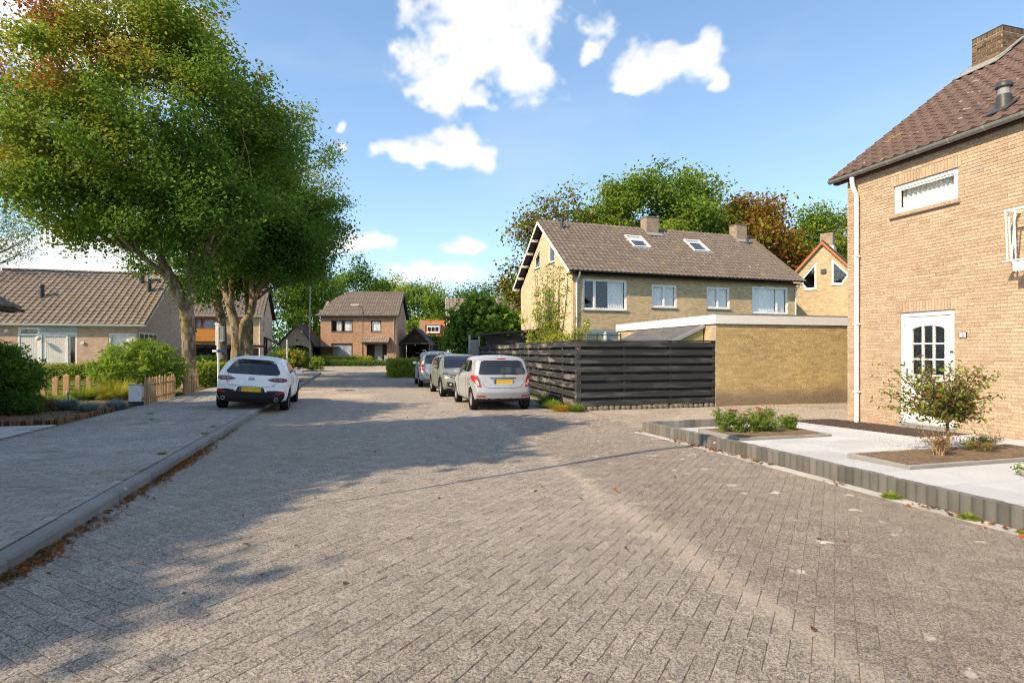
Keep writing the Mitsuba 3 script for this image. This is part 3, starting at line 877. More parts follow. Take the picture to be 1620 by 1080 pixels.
# drainpipe with swan neck, gutter, roof
pk = put(h + '__drainpipe', pipe(RF, [(.32, -.085, .05), (.32, -.085, 4.98), (.32, -.10, 5.08), (.30, -.17, 5.26), (.30, -.19, 5.36), (.30, -.19, 5.46)], .048), 'white_plastic', smooth=50)
for z in (.7, 2.2, 3.7): put(pk + '__clip', RF(box(.262, .378, -.14, .004, z, z + .035)), 'white_plastic')
tan_r = .733
put(h + '__gutter', gutter(RF, -.32, 10.6, -.185, 5.545, .072), 'zinc', smooth=40)
for i in range(14):
    x = -.05 + i * .62
    th = np.linspace(math.pi, 2 * math.pi, 7)
    put(h + '__gutter__bracket', RF(tf(prism(Polygon([(.078 * math.cos(a), .078 * math.sin(a)) for a in th] + [(.07 * math.cos(a), .07 * math.sin(a)) for a in th[::-1]]), .03), np.array([[0, 1, 0], [0, 0, 1], [1, 0, 0.]]), (x, -.185, 5.545))), 'galvanised')
put(h + '__soffit', RF(box(-.30, 10.5, -.10, .02, 5.46, 5.50)), 'brown_wood')
rk = put(h + '__roof', cat([roof_sheet(RF, -.30, 10.55, -.20, 5.56, tan_r, 5.72), RF(tf(box(0, 0.001, 0, .001, 0, .001), np.eye(3), (5, 4, 7)))]), 'slate_dark')
Rb = Frame(0, (0, 0, 0)); Rb.R = np.array([[D1[0], D1[1], 0], [-D2[0], -D2[1], 0], [0, 0, 1.]]); Rb.o = RF.pt(0, 8.95, 0)
put(h + '__roof__rear_slope', roof_sheet(Rb, -10.55, .30, 0, 5.56, tan_r, 5.60), 'slate_dark')
roof_tiles(h + '__roof', RF, -.32, 5.2, -.20, 5.575, tan_r, 17, .25, .335, 'brown_tile', 300, amp=1.4, skip=[(.02, .72, 5.0, 5.9)])
for i in range(14):
    m = RF(tf(lathe([(0, 0), (.12, 0), (.12, .42), (.105, .44), (0, .44)], 10), np.array([[0, 1, 0], [0, 0, .7], [1, 0, 0.]]), (-.30 + i * .41, 4.40, 8.93)))
    if not (-.2 < -.30 + i * .41 < .65): put(h + '__roof__ridge_tile', m, 'brown_tile', smooth=40, )
# chimney in dark brick with a lead skirt
CX0, CX1, CY0, CY1, CZ = .0, .68, 3.78, 4.62, 9.22
ck = put(h + '__chimney', RF(box(CX0, CX1, CY0, CY1, 7.9, CZ)), 'mortar')
CF = Frame(0, (0, 0, 0)); CF.R = Rc; CF.o = RF.pt(CX0, CY0, 0)
bricks(ck, CF, (0, CX1 - CX0, 8.1, CZ - .11), [], 0, 0, 'dark_brick', 200, seed=11)
CG = Frame(0, (0, 0, 0)); CG.R = np.array([[D2[0], D2[1], 0], [D1[0], D1[1], 0], [0, 0, 1.]]); CG.o = RF.pt(CX1, CY0, 0)
bricks(ck, CG, (0, CY1 - CY0, 8.1, CZ - .11), [], 0, 0, 'dark_brick', 200, seed=12)
soldiers(ck, CF, 0, CX1 - CX0, CZ - .11, .11, 'dark_brick', 13); soldiers(ck, CG, 0, CY1 - CY0, CZ - .11, .11, 'dark_brick', 14)
put(ck + '__cap', RF(box(CX0 - .004, CX1 + .004, CY0 - .004, CY1 + .004, CZ, CZ + .03)), 'slate_dark')
put(ck + '__lead_skirt', cat([roof_sheet(RF, CX0 - .14, CX1 + .14, 3.42, 8.225, tan_r, .62, -.055, -.07), roof_sheet(RF, CX1 + .01, CX1 + .12, 3.6, 8.40, tan_r, 1.0, -.035, -.06)]), 'galvanised')
# roof vent: dark base, grey band, dark hood
vx, vy, vz = 3.05, .28, 5.90
vk = put(h + '__vent_pipe', RF(tf(lathe([(0, -.12), (.13, -.12), (.112, .22), (.1, .25), (0, .25)], 20), np.eye(3), (vx, vy, vz))), 'dark_metal', smooth=40)
put(vk + '__collar', RF(tf(lathe([(0, .25), (.088, .25), (.088, .38), (0, .38)], 20), np.eye(3), (vx, vy, vz))), 'pvc_grey', smooth=40)
put(vk + '__hood', RF(tf(lathe([(0, .38), (.125, .38), (.13, .42), (.10, .47), (0, .48)], 20), np.eye(3), (vx, vy, vz))), 'dark_metal', smooth=40)
put(vk + '__flashing', roof_sheet(RF, vx - .19, vx + .19, vy - .22, 5.575 + (vy - .22 + .2) * tan_r, tan_r, .44, -.03, -.05), 'dark_metal')
# white juliet balcony at the frame's right edge
bk = put(h + '__balcony', RF(cat([box(3.62, 6.2, -.33, -.012, 2.95, 3.06), box(3.60, 6.2, -.35, -.33, 2.93, 3.08)])), 'white_paint')
rail = [box(3.47, 6.2, -.37, -.33, 3.93, 3.965), box(3.47, 3.51, -.33, -.01, 3.93, 3.965), box(3.45, 6.2, -.36, -.33, 3.10, 3.125), box(3.45, 3.48, -.33, -.01, 3.10, 3.125)]
put(bk + '__rail', RF(cat(rail)), 'white_paint')
for i in range(9):
    X = 3.52 + i * .30
    put(bk + '__baluster', RF(cat([tube([(X, -.345, 3.11), (X - .03, -.345, 3.94)], .013, 6), tube([(X + .06, -.345, 3.11), (X + .12, -.345, 3.94)], .013, 6)])), 'white_paint')
for yy in (-.22, -.10): put(bk + '__baluster', RF(tube([(3.49, yy, 3.11), (3.49, yy - .05, 3.94)], .013, 6)), 'white_paint')
put(bk + '__bracket', RF(prism([(0, 0), (.30, .0), (.30, .03), (.03, .20), (0, .20)], .04, np.array([[0, -1, 0], [0, 0, -1], [1, 0, 0.]]), (3.75, -.01, 2.945))), 'white_paint')

# ================================================================ the semi-detached pair behind the fence
h = 'semi_detached_house'
thing(h, 'pair of yellow brick houses under one grey roof with two skylights, behind the black fence', 'house')
DF = Frame(18.3, (2.98, 27.74, 0)); DW, DD = 13.75, 7.74
wins = [(.52, 2.97, 3.67, 5.21, (.27,), [(.58, .97)]), (4.40, 5.90, 3.87, 5.07, (.5,), [(.02, .5), (.5, .98)]), (7.74, 9.23, 3.89, 5.07, (.5,), [(.02, .5), (.5, .98)]), (10.69, 13.16, 3.70, 5.20, (.70,), [(.02, .70), (.70, .98)]),
        (.66, 2.90, 1.0, 2.70, (.5,), [(.02, .98)]), (10.8, 13.0, 1.0, 2.7, (.5,), [(.02, .98)])]
holes = [w[:4] for w in wins]
put(h + '__wall', wall_with(DF, [(0, -.05), (DW, -.05), (DW, 5.45), (0, 5.45)], holes), 'yellow_brickwork')
tan_d = .765
def gable(x, thick, cut=True):
    p = Polygon([(.222, -.05), (DD, -.05), (DD, 5.42), (DD / 2, 5.42 + DD / 2 * tan_d - .02), (.222, 5.42 + .222 * tan_d)])
    if cut:
        for w in GW: p = p.difference(Polygon(w))
    return sidepanel(p, thick, x)
GW = [[(2.05, 6.1), (2.95, 6.1), (2.95, 7.35), (2.05, 6.75)], [(4.35, 6.1), (5.25, 6.1), (5.25, 7.05), (4.35, 7.55)]]
GW = [[(2.35, 6.35), (3.25, 6.35), (3.25, 7.55), (2.35, 6.95)], [(4.5, 6.35), (5.4, 6.35), (5.4, 6.95), (4.5, 7.55)]]
put(h + '__wall', DF(gable(.001, .22)), 'cream_brickwork')
put(h + '__wall', DF(gable(DW - .221, .22, False)), 'yellow_brickwork')
put(h + '__wall', DF(box(.23, DW - .23, DD - .22, DD - .002, -.05, 5.4)), 'yellow_brickwork')
put(h + '__floor', DF(box(.24, DW - .24, .23, DD - .24, 2.75, 2.95)), 'interior')
put(h + '__partition', DF(box(6.7, 6.9, .25, DD - .3, 0, 2.7)), 'interior')
put(h + '__partition', DF(box(6.7, 6.9, .25, DD - .3, 2.96, 5.4)), 'interior')
put(h + '__partition', DF(box(.24, 6.69, 3.2, 3.3, 0, 5.4)), 'interior')
put(h + '__partition', DF(box(6.91, DW - .24, 3.2, 3.3, 0, 5.4)), 'interior')
for x0, x1, z0, z1, sp, cu in wins:
    window(h, DF, x0 + .003, x1 - .003, z0 + .003, z1 - .003, sp, 'white_paint', cu, sillmat='concrete', t=.075, cmat='curtain' if z0 > 3 else 'curtain_grey')
for q in GW:
    P_ = Polygon(q)
    wk = name(h + '__window'); fr_ = P_.buffer(-.003).difference(P_.buffer(-.10))
    scene[wk] = mikit.ply(DF(sidepanel(fr_, .07, .03)), 'white_paint')
    v, f = sheet(P_.buffer(-.05), 0); put(wk + '__pane', DF((np.stack([v[:, 0] * 0 + .06, v[:, 0], v[:, 1]], 1), f)), 'window_glass')
    lo = min(q, key=lambda a: a[1])[1]; ya, yb = min(a[0] for a in q), max(a[0] for a in q)
    put(wk + '__sill', DF(box(-.05, .05, ya - .03, yb + .03, lo - .05, lo - .002)), 'concrete', uv=np.tile([.7, 0], (8, 1)))
RX0, RX1 = -.40, DW + .30
rl = (DD / 2 + .40) / math.cos(math.atan(tan_d))
put(h + '__roof', roof_sheet(DF, RX0 + .03, RX1, -.38, 5.53, tan_d, rl - .02), 'slate_dark')
DB = Frame(18.3 + 180, (0, 0, 0)); DB.o = DF.pt(DW, DD, 0)
put(h + '__roof__rear_slope', roof_sheet(DB, -.30, DW + .37, -.38, 5.53, tan_d, rl - .03), 'slate_dark')
SK = [(4.42, 5.45, 2.72 - .38 + .05, 4.0), (8.28, 9.35, 2.42, 4.05)]
SKY = [(4.44, 5.52), (8.30, 9.40)]
kk_ = 1 / math.cos(math.atan(tan_d))
ra, rb = (1.86 + .38) * kk_, (2.93 + .38) * kk_
roof_tiles(h + '__roof', DF, RX0, RX1, -.38, 5.545, tan_d, 16, .26, .345, 'grey_tile', 300, amp=1.6, skip=[(a - .02, b + .02, ra - .05, rb + .05) for a, b in SKY])
for i in range(33):
    m = DF(tf(lathe([(0, 0), (.12, 0), (.125, .40), (.105, .43), (0, .43)], 10), np.array([[0, 1, 0], [0, 0, .7], [1, 0, 0.]]), (RX0 + i * .43, DD / 2 + .02, 8.70)))
    put(h + '__roof__ridge_tile', m, 'grey_tile', smooth=40)
for a, b in SKY:
    sk = name(h + '__roof__skylight')
    k = math.atan(tan_d); c, s = math.cos(k), math.sin(k)
    SF = Frame(18.3, DF.o); SF.R = np.array([[1, 0, 0], [0, c, s], [0, -s, c]]) @ DF.R; SF.o = DF.pt(0, -.38, 5.545)
    bars = [box(a, b, ra, ra + .09, -.05, .10), box(a, b, rb - .09, rb, -.05, .11), box(a, a + .09, ra + .09, rb - .09, -.05, .105), box(b - .09, b, ra + .09, rb - .09, -.05, .105)]
    scene[sk] = mikit.ply(SF(cat(bars)), 'siding_white')
    put(sk.replace('skylight', 'skylight_pane'), SF((np.array([[a + .08, ra + .08, .08], [b - .08, ra + .08, .08], [b - .08, rb - .08, .08], [a + .08, rb - .08, .08]]), np.array([[0, 1, 2], [0, 2, 3]]))), 'window_glass')
    put(sk.replace('skylight', 'skylight_blind'), SF(box(a + .08, b - .08, ra + .08 + (.75 if a < 6 else .95), rb - .08, .02, .025)), 'siding_white')
    put(sk.replace('skylight', 'skylight_apron'), SF(box(a - .08, b + .12, ra - .14, ra - .004, .015, .035)), 'galvanised')
# verge boards on the gable
for side, F_ in ((0, DF),):
    for y0, z0, sg, w in ((-.40, 5.52, 1, .17), (DD + .40, 5.52, -1, .17)):
        pts = [(y0, z0), (y0 + sg * (DD / 2 + .40), z0 + (DD / 2 + .40) * tan_d), (y0 + sg * (DD / 2 + .40), z0 + (DD / 2 + .40) * tan_d - w), (y0, z0 - w)]
        put(h + '__roof__verge_board', DF(sidepanel(Polygon(pts), .035, RX0 - .008)), 'white_paint')
for z in range(5):
    y = DD + .25 - z * .8
    put(h + '__roof__purlin', DF(box(RX0 + .03, .0, y - .05, y + .05, 5.26 + (DD + .40 - y) * tan_d - .02, 5.40 + (DD + .40 - y) * tan_d - .02)), 'white_paint')
put(h + '__soffit', DF(box(RX0 + .04, RX1, -.34, -.003, 5.36, 5.40)), 'brown_wood')
put(h + '__gutter', gutter(DF, RX0, RX1, -.43, 5.53, .07), 'dark_gutter', smooth=40)
for x, m_ in ((.16, 'white_plastic'), (DW - .12, 'white_plastic')):
    put(h + '__drainpipe', pipe(DF, [(x, -.06, 0), (x, -.06, 4.95), (x, -.10, 5.1), (x, -.38, 5.3), (x, -.42, 5.47)], .048, 10), m_, smooth=50)
for x0, x1 in ((6.22, 7.02), (12.55, 13.3)):
    k = name(h + '__chimney')
    scene[k] = mikit.ply(DF(box(x0, x1, DD / 2 - .42, DD / 2 + .25, 8.0, 9.42)), 'brown_brickwork')
    put(k + '__lead_skirt', roof_sheet(DF, x0 - .13, x1 + .13, DD / 2 - .72, 5.545 + (DD / 2 - .72 + .38) * tan_d, tan_d, .36, -.06, -.075), 'galvanised')
    put(k + '__cap', DF(box(x0 - .03, x1 + .03, DD / 2 - .45, DD / 2 + .28, 9.42, 9.47)), 'concrete', uv=np.tile([.8, .3], (8, 1)))
for x, y, z in ((.82, 3.30, 8.30), (12.98, 3.05, 8.14)): vent(h, DF, x, y, z, .62 if x < 5 else .55, .085)

# ================================================================ flat-roofed garage and its lean-to
h = 'garage'
thing(h, 'flat-roofed yellow brick garage with a white fascia, beside the black fence', 'garage')
GF = Frame(15.4, (5.95, 16.6, 0)); GL = 7.2; GDp = 6.4
put(h + '__wall', GF(box(0, GL, .006, .22, -.05, 2.44)), 'mortar')
bricks(h + '__wall', GF, (0, GL - 1.2, 0.0, 2.435), [], 0, 0, 'yellow_brick', 300, seed=21)
put(h + '__wall', GF(box(.003, .22, .221, GDp, -.05, 2.44)), 'yellow_brickwork')
put(h + '__wall', GF(box(GL - .22, GL, .221, GDp, -.05, 2.44)), 'yellow_brickwork')
put(h + '__wall', GF(box(.221, GL - .221, GDp - .22, GDp - .002, -.05, 2.44)), 'yellow_brickwork')
put(h + '__fascia', GF(cbox(-.06, GL + .06, -.06, -.02, 2.42, 2.69, .004)), 'white_paint')
put(h + '__fascia', GF(cbox(-.06, -.02, -.018, GDp + .1, 2.42, 2.69, .004)), 'white_paint')
put(h + '__roof', GF(box(-.018, GL + .05, -.018, GDp + .1, 2.445, 2.66)), 'slate_dark')
put(h + '__roof__edge_trim', GF(cat([box(-.07, GL + .07, -.07, .06, 2.692, 2.715), box(-.07, .06, .062, GDp + .1, 2.692, 2.715)])), 'galvanised')
put(h + '__roof__rooflight', GF(tf(lathe([(0, 0), (.18, 0), (.17, .05), (.12, .10), (0, .13)], 16), np.eye(3), (4.5, 3.0, 2.66))), 'siding_white', smooth=50)
h = 'lean_to'
thing(h, 'lean-to with a dark corrugated roof against the garage wall, above the black fence', 'shed')
n = 60
ys = np.linspace(.55, 4.6, n); zz = .018 * np.sin(np.arange(n) * math.pi / 1.5)
v = np.vstack([np.stack([np.full(n, -.03), ys, 2.40 + zz], 1), np.stack([np.full(n, -1.75), ys, 1.62 + zz], 1)]); i = np.arange(n - 1)
f = np.vstack([np.stack([i, i + n, i + n + 1], 1), np.stack([i, i + n + 1, i + 1], 1)])
pr('corrugated', lambda p, n, uv: mix((.055, .056, .06), (.16, .16, .17), fb(p.x * 4, p.y * 4) * .7 + .3 * ns(p.x * 40, p.y * 40)), .8, .2)
put(h + '__roof', GF(cat([(v, f), (v - [0, 0, .012], f[:, ::-1])])), 'corrugated', smooth=False)
put(h + '__verge', GF(prism([(-.03, 2.33), (-.03, 2.44), (-1.80, 1.64), (-1.80, 1.53)], .05, np.array([[1, 0, 0], [0, 0, 1], [0, 1, 0.]]), (0, .49, 0))), 'pvc_grey')
put(h + '__gable_panel', GF(prism([(-.05, .1), (-.05, 2.30), (-1.70, 1.54), (-1.70, .1)], .02, np.array([[1, 0, 0], [0, 0, 1], [0, 1, 0.]]), (0, .56, 0))), 'straw_panel')
plain('straw_panel', (.34, .33, .15), .7, .2)
put(h + '__post', GF(cat([box(-1.76, -1.68, .6, .68, 0, 1.6), box(-1.76, -1.68, 4.4, 4.48, 0, 1.6)])), 'brown_wood')

# ================================================================ black board fence
h = 'board_fence'
thing(h, 'black stained horizontal board fence with weathered grey patches and dark gaps, round the corner garden', 'fence')
FO = np.array([1.75, 15.42])
rg = np.random.default_rng(31)
def fence_run(o, ang, length, rows, z0, ztop, post_step, board_len, flip=False, base=True):
    F_ = Frame(0, (o[0], o[1], 0)); d = np.array([math.cos(ang), math.sin(ang)]); nn = np.array([-d[1], d[0]])   # local y: away from the street side
    if flip: nn = -nn
    F_.R = np.array([[d[0], d[1], 0], [nn[0], nn[1], 0], [0, 0, 1.]]); dirf = np.linalg.det(F_.R) < 0
    def P_(m): v, f = F_(m); return (v, f[:, ::-1]) if dirf else (v, f)
    npst = int(length / post_step + .5)
    for i in range(npst + 1):
        x = min(max(i * length / npst, .045), length - .04)
        put(h + '__post', P_(cbox(x - .035, x + .035, .032, .095, -.05, ztop - .03, .004)), 'black_wood', uv=np.tile([rg.random(), rg.random()], (24, 1)))
    pitch = (ztop - .04 - z0) / (rows - 1 + .64)
    nb = max(1, round(length / board_len)); bl = length / nb
    for r in range(rows):
        for q in range(nb):
            z = z0 + r * pitch + rg.normal(0, .003); x0 = q * bl
            m = cbox(x0 + .002, x0 + bl - .002, 0 + rg.normal(0, .001), .026, z, z + pitch * .64, .003)
            v = m[0]; v[:, 2] += (v[:, 0] - x0 - bl / 2) * rg.normal(0, .0015)
            put(h + '__board', P_((v, m[1])), 'black_wood', uv=np.tile([rg.random(), rg.random()], (len(v), 1)))
        for q in range(nb):
            if r < rows - 1:
                z = z0 + r * pitch + pitch * .54; x0 = q * bl
                put(h + '__rear_board', P_(box(x0 + .002, x0 + bl - .002, .10, .122, z, z + pitch * .58)), 'black_wood', uv=np.tile([rg.random(), rg.random()], (8, 1)))
    for q in range(nb):
        put(h + '__cap_board', P_(cbox(q * bl + .002, (q + 1) * bl - .002, -.02, .13, ztop - .028, ztop, .004)), 'black_wood', uv=np.tile([.5, rg.random()], (24, 1)))
A15 = math.radians(15.8); 
fence_run(FO, A15, 4.34, 8, .12, 1.93, 1.45, 4.34)
AL = math.radians(90 + 11.0)
fence_run(FO, AL, 19.8, 8, .12, 1.93, 1.55, 3.3, flip=True)
pr('rough_stone', lambda p, n, uv: mix((.085, .078, .068), (.26, .235, .20), fb(p.x * 9, p.y * 9, p.z * 9)), .95, .05)
# rough stones below the front run
for i in range(26):
    x = .05 + i * .166
    c = FO + np.array([math.cos(A15), math.sin(A15)]) * (x + rg.normal(0, .012)) + np.array([math.sin(A15), -math.cos(A15)]) * .02
    q = trimesh.creation.icosphere(2, 1.0); v = np.array(q.vertices) * [.085, .06, .07] * rg.uniform(.75, 1.12, 3)
    v = v * (1 + .25 * (meshkit.noise(v * 22, i)[:, None] - .5)); v = np.sign(v) * np.abs(v) ** .85 * np.array([.085, .06, .065]) ** .15
    put(h + '__stone', tf((v, np.array(q.faces)), rotz(15.8), (c[0], c[1], .045)), 'rough_stone', smooth=60)
h = 'board_fence_001'
thing('board_fence', 'lower dark slat fence beyond the metal gate post, behind the silver hatchback', 'fence')
o2 = FO + np.array([math.cos(AL), math.sin(AL)]) * 20.2
fence_run(o2, AL, 9.0, 7, .12, 1.9, 1.8, 3.0, flip=True)
h = 'gate_frame'
thing(h, 'tall grey metal gate frame standing between the two runs of black fence', 'gate')
g0 = FO + np.array([math.cos(AL), math.sin(AL)]) * 19.95
WF = Frame(11.0, (g0[0], g0[1], 0))
put(h + '__post', WF(box(-.62, -.50, -.05, .07, -.05, 2.62)), 'galvanised')
put(h + '__post', WF(box(-.03, .09, -.05, .07, -.05, 2.62)), 'galvanised')
put(h + '__beam', WF(box(-.50, 2.6, -.04, .06, 2.52, 2.62)), 'slate_dark')
put(h + '__leaf', WF(box(-.49, -.04, .0, .03, .1, 2.35)), 'pvc_grey')
# ================================================================ bungalow on the left
h = 'bungalow'
thing(h, 'long low bungalow with a big buff tiled roof and white doors, behind the clipped hedge', 'house')
K = 1.6
BF = Frame(15.4, (-13.4 * K, 20.8 * K, 0))
def bz(z): return 1.6 + (z - 1.6) * K
FY = .22                                   # facade depth behind the eave
EZ = bz(2.6) - .02; bt = .645; HD = 3.55 * K; XL, XR = -9.4, -.50
zt = EZ - .12
holes = [(-6.35, -5.33, .12, 2.98), (-5.30, -3.52, .12, 2.62), (-1.97, -.93, .95, 2.70)]
put(h + '__wall', wall_with(Frame(15.4, BF.pt(0, FY, 0)), [(XL, 0), (XR, 0), (XR, zt), (XL, zt)], holes), 'pink_brickwork')
put(h + '__wall', BF(sidepanel([(FY + .222, 0), (2 * HD - FY, 0), (2 * HD - FY, zt + .1), (HD, EZ - .12 + HD * bt), (FY + .222, EZ - .1 + FY * bt)], .22, XR - .22)), 'pink_brickwork')
put(h + '__wall', BF(sidepanel([(FY + .222, 0), (2 * HD - FY, 0), (2 * HD - FY, zt + .1), (HD, EZ - .12 + HD * bt), (FY + .222, EZ - .1 + FY * bt)], .22, XL)), 'pink_brickwork')
put(h + '__wall', BF(box(XL, XR - .23, 2 * HD - FY - .22, 2 * HD - FY, 0, zt)), 'pink_brickwork')
put(h + '__partition', BF(box(XL + .2, XR - .25, FY + 2.5, FY + 2.6, 0, zt + .6)), 'interior')
put(h + '__partition', BF(box(-3.52, -3.40, FY + .23, FY + 2.49, 0, zt + .2)), 'interior')
FB = Frame(15.4, BF.pt(0, FY, 0))
# left door leaf of vertical boards under a dark transom
def boarded(x0, x1, z0, z1, y, mat, w=.105, key='door'):
    k = name(f'{h}__{key}')
    n = max(1, round((x1 - x0) / w)); ww = (x1 - x0) / n
    scene[k] = mikit.ply(FB(box(x0, x1, y + .012, y + .04, z0, z1)), mat)
    for i in range(n): put(k + '__plank', FB(cbox(x0 + i * ww + .004, x0 + (i + 1) * ww - .004, y, y + .014, z0 + .004, z1 - .004, .003)), mat)
    return k
boarded(-6.26, -5.40, .13, 2.50, .02, 'siding_white')
window(h, FB, -6.34, -5.34, 2.52, 2.975, (), 'white_paint', (), sill=None, depth=.03, t=.07)
put(h + '__door_frame', FB(cat([box(-6.35, -6.27, -.01, .1, .12, 2.515), box(-5.39, -5.33, -.01, .1, .12, 2.515)])), 'white_paint')
put(h + '__band', FB(cat([box(-5.32, -3.50, -.012, .05, 2.69 + i * .115, 2.69 + (i + 1) * .115 - .008) for i in range(4)] + [box(-5.32, -3.50, .0, .05, 2.69, 3.15)])), 'grey_panel')
put(h + '__band', FB(box(-5.32, -3.50, -.03, .06, 2.60, 2.685)), 'white_paint')
boarded(-5.0, -4.06, .13, 2.45, .02, 'siding_white')
put(h + '__door_frame', FB(cat([box(-5.32, -5.22, -.02, .1, .12, 2.59), box(-5.21, -5.02, .03, .06, .12, 2.59), box(-4.05, -3.96, -.02, .1, .12, 2.59), box(-5.01, -4.06, -.01, .1, 2.46, 2.59)])), 'white_paint')
window(h, FB, -3.95, -3.53, .75, 2.59, (), 'white_paint', [(.35, .98)], sill=None, depth=.04, t=.05, cmat='curtain_red')
put(h + '__apron_panel', FB(box(-3.95, -3.53, .02, .06, .13, .74)), 'dark_frame')
put(h + '__wall_lamp', FB(cat([tube([(-5.27, -.02, 2.36), (-5.27, -.20, 2.36)], .02, 8), trimesh.creation.icosphere(2, .13).apply_translation([-5.27, -.26, 2.36])])), 'siding_white', smooth=60)
put(h + '__letterbox', FB(cat([box(-3.30, -3.15, -.08, 0, 2.05, 2.18)])), 'white_plastic')
put(h + '__house_number_plate', FB(box(-6.98, -6.82, -.02, -.002, 2.70, 2.86)), 'white_plastic')
window(h, FB, -1.96, -.94, .96, 2.69, (), 'white_paint', [(.06, .94)], sillmat='concrete', depth=.05, t=.09)
put(h + '__panel', FB(box(-.92, -.53, -.012, -.001, 1.2, 2.69)), 'siding_white')
put(h + '__corner_window', BF(cat([box(-.503, -.48, FY + .25, FY + 3.2, 1.9, 2.75)])), 'dark_frame')
put(h + '__corner_window__frame', BF(cat([box(-.50, -.44, FY + .2, FY + 3.3, 2.68, 2.76), box(-.50, -.44, FY + .2, FY + 3.3, 1.86, 1.93)] + [box(-.50, -.44, FY + .2 + i * .77, FY + .27 + i * .77, 1.93, 2.68) for i in range(5)])), 'white_paint')
rl = HD / math.cos(math.atan(bt))
put(h + '__roof', roof_sheet(BF, XL - .35, -.02, 0, EZ, bt, rl), 'slate_dark')
BB = Frame(15.4 + 180, BF.pt(0, 2 * HD, 0))
put(h + '__roof__rear_slope', roof_sheet(BB, .02, -XL + .35, 0, EZ, bt, rl - .01), 'slate_dark')
roof_tiles(h + '__roof', BF, XL - .35, 0, -.02, EZ + .015, bt, 17, .335, .385, 'buff_tile', 300, amp=1.9, lip=.05)
for i in range(21):
    m = BF(tf(lathe([(0, 0), (.13, 0), (.135, .44), (.115, .47), (0, .47)], 10), np.array([[0, 1, 0], [0, 0, .7], [1, 0, 0.]]), (XL - .35 + i * .46, HD, EZ + HD * bt)))
    put(h + '__roof__ridge_tile', m, 'buff_tile', smooth=40)
put(h + '__gutter', BF(cbox(XL - .35, .03, -.12, -.015, EZ - .10, EZ + .01, .01)), 'galvanised')
put(h + '__soffit', BF(box(XL - .3, -.03, -.01, FY + .1, EZ - .13, EZ - .105)), 'siding_white')
put(h + '__roof__verge_board', BF(sidepanel([(0, EZ + .02), (HD, EZ + .02 + HD * bt), (HD, EZ - .15 + HD * bt), (0, EZ - .15)], .03, -.015)), 'siding_white')
ck = name(h + '__chimney'); scene[ck] = mikit.ply(BF(box(-1.35, -.50, HD - .35, HD + .45, 5.6, 7.55)), 'pink_brickwork')
put(ck + '__lead_skirt', roof_sheet(BF, -1.5, -.36, HD - .7, EZ + .01 + (HD - .7) * bt, bt, .36, -.06, -.075), 'galvanised')
for x, y, s in ((-6.3, 2.6, .75), (-1.62, 4.5, 1.0), (-.9, 3.5, .75)): vent(h, BF, x, y, EZ + y * bt + .05, s, .13)

# ================================================================ neighbour's low house at the left edge (its far roof corner is in view)
h = 'bungalow_001'
thing('bungalow', 'low house at the left edge, only the corner of its dark roof in view', 'house')
NF = Frame(15.4 + 90, (-11.50, 13.25, 0))      # x runs up the street from the near end, y into the house (left)
NL = 9.0
put(h + '__wall', NF(box(-NL + .3, -.35, .55, .78, 0, 2.5)), 'pink_brickwork')
put(h + '__wall', NF(sidepanel([(.781, 0), (6.5, 0), (6.5, 2.5), (3.6, 4.2), (.781, 2.6)], .22, -.57)), 'pink_brickwork')
put(h + '__wall', NF(sidepanel([(.781, 0), (6.5, 0), (6.5, 2.5), (3.6, 4.2), (.781, 2.6)], .22, -NL + .3)), 'pink_brickwork')
put(h + '__pillar', NF(cbox(-.70, -.33, .25, .53, 0, 2.0, .01)), 'siding_white')
put(h + '__roof', roof_sheet(NF, -NL, .0, 0, 2.62, .56, 4.13, .14), 'slate_dark')
NB = Frame(15.4 - 90, NF.pt(0, 7.2, 0))
put(h + '__roof__rear_slope', roof_sheet(NB, 0, NL, 0, 2.62, .56, 4.12, .14), 'slate_dark')
roof_tiles(h + '__roof', NF, -3.2, 0.02, -.03, 2.63, .56, 11, .30, .345, 'grey_tile', 120)
put(h + '__gutter', gutter(NF, -NL, .02, -.07, 2.58, .06), 'dark_gutter', smooth=40)

# ================================================================ two-storey house at the end of the street
h = 'brick_house'
h = thing(h, 'two-storey red-brown brick house with a half-hipped roof, at the end of the street', 'house')
EF = Frame(2.0, (-23, 68, 0)); EW, ED = 9.1, 8.0
wins = [(1.38, 3.92, 4.0, 5.42, (.5,), [(.22, .5), (.60, .97)]), (6.1, 7.31, 4.0, 5.36, (), [(.05, .95)]), (1.38, 3.92, .74, 2.63, (), [(.02, .98)])]
holes = [w[:4] for w in wins] + [(5.58, 7.98, .02, 2.50)]
x_off = .12
put(h + '__wall', wall_with(EF, [(x_off, 0), (EW, 0), (EW, 5.85), (x_off, 5.85)], holes), 'red_brickwork')
tan_e = .74; RD = ED / 2 + .35
put(h + '__wall', EF(sidepanel([(.221, 0), (ED, 0), (ED, 5.85), (ED / 2, 5.85 + ED / 2 * tan_e), (.221, 5.85 + .22 * tan_e)], .22, EW - .221)), 'red_brickwork')
put(h + '__wall', EF(sidepanel([(.221, 0), (ED, 0), (ED, 5.85), (ED / 2 + 1.2, 7.9), (ED / 2 - 1.2, 7.9), (.221, 5.85 + .22 * tan_e)], .22, x_off)), 'red_brickwork')
put(h + '__wall', EF(box(x_off + .22, EW - .23, ED - .2, ED, 0, 5.85)), 'red_brickwork')
put(h + '__floor', EF(box(.4, EW - .3, .24, ED - .25, 2.75, 2.95)), 'interior')
put(h + '__partition', EF(box(.4, EW - .3, 3, 3.1, 0, 2.74)), 'interior'); put(h + '__partition', EF(box(.4, EW - .3, 3, 3.1, 2.96, 5.8)), 'interior')
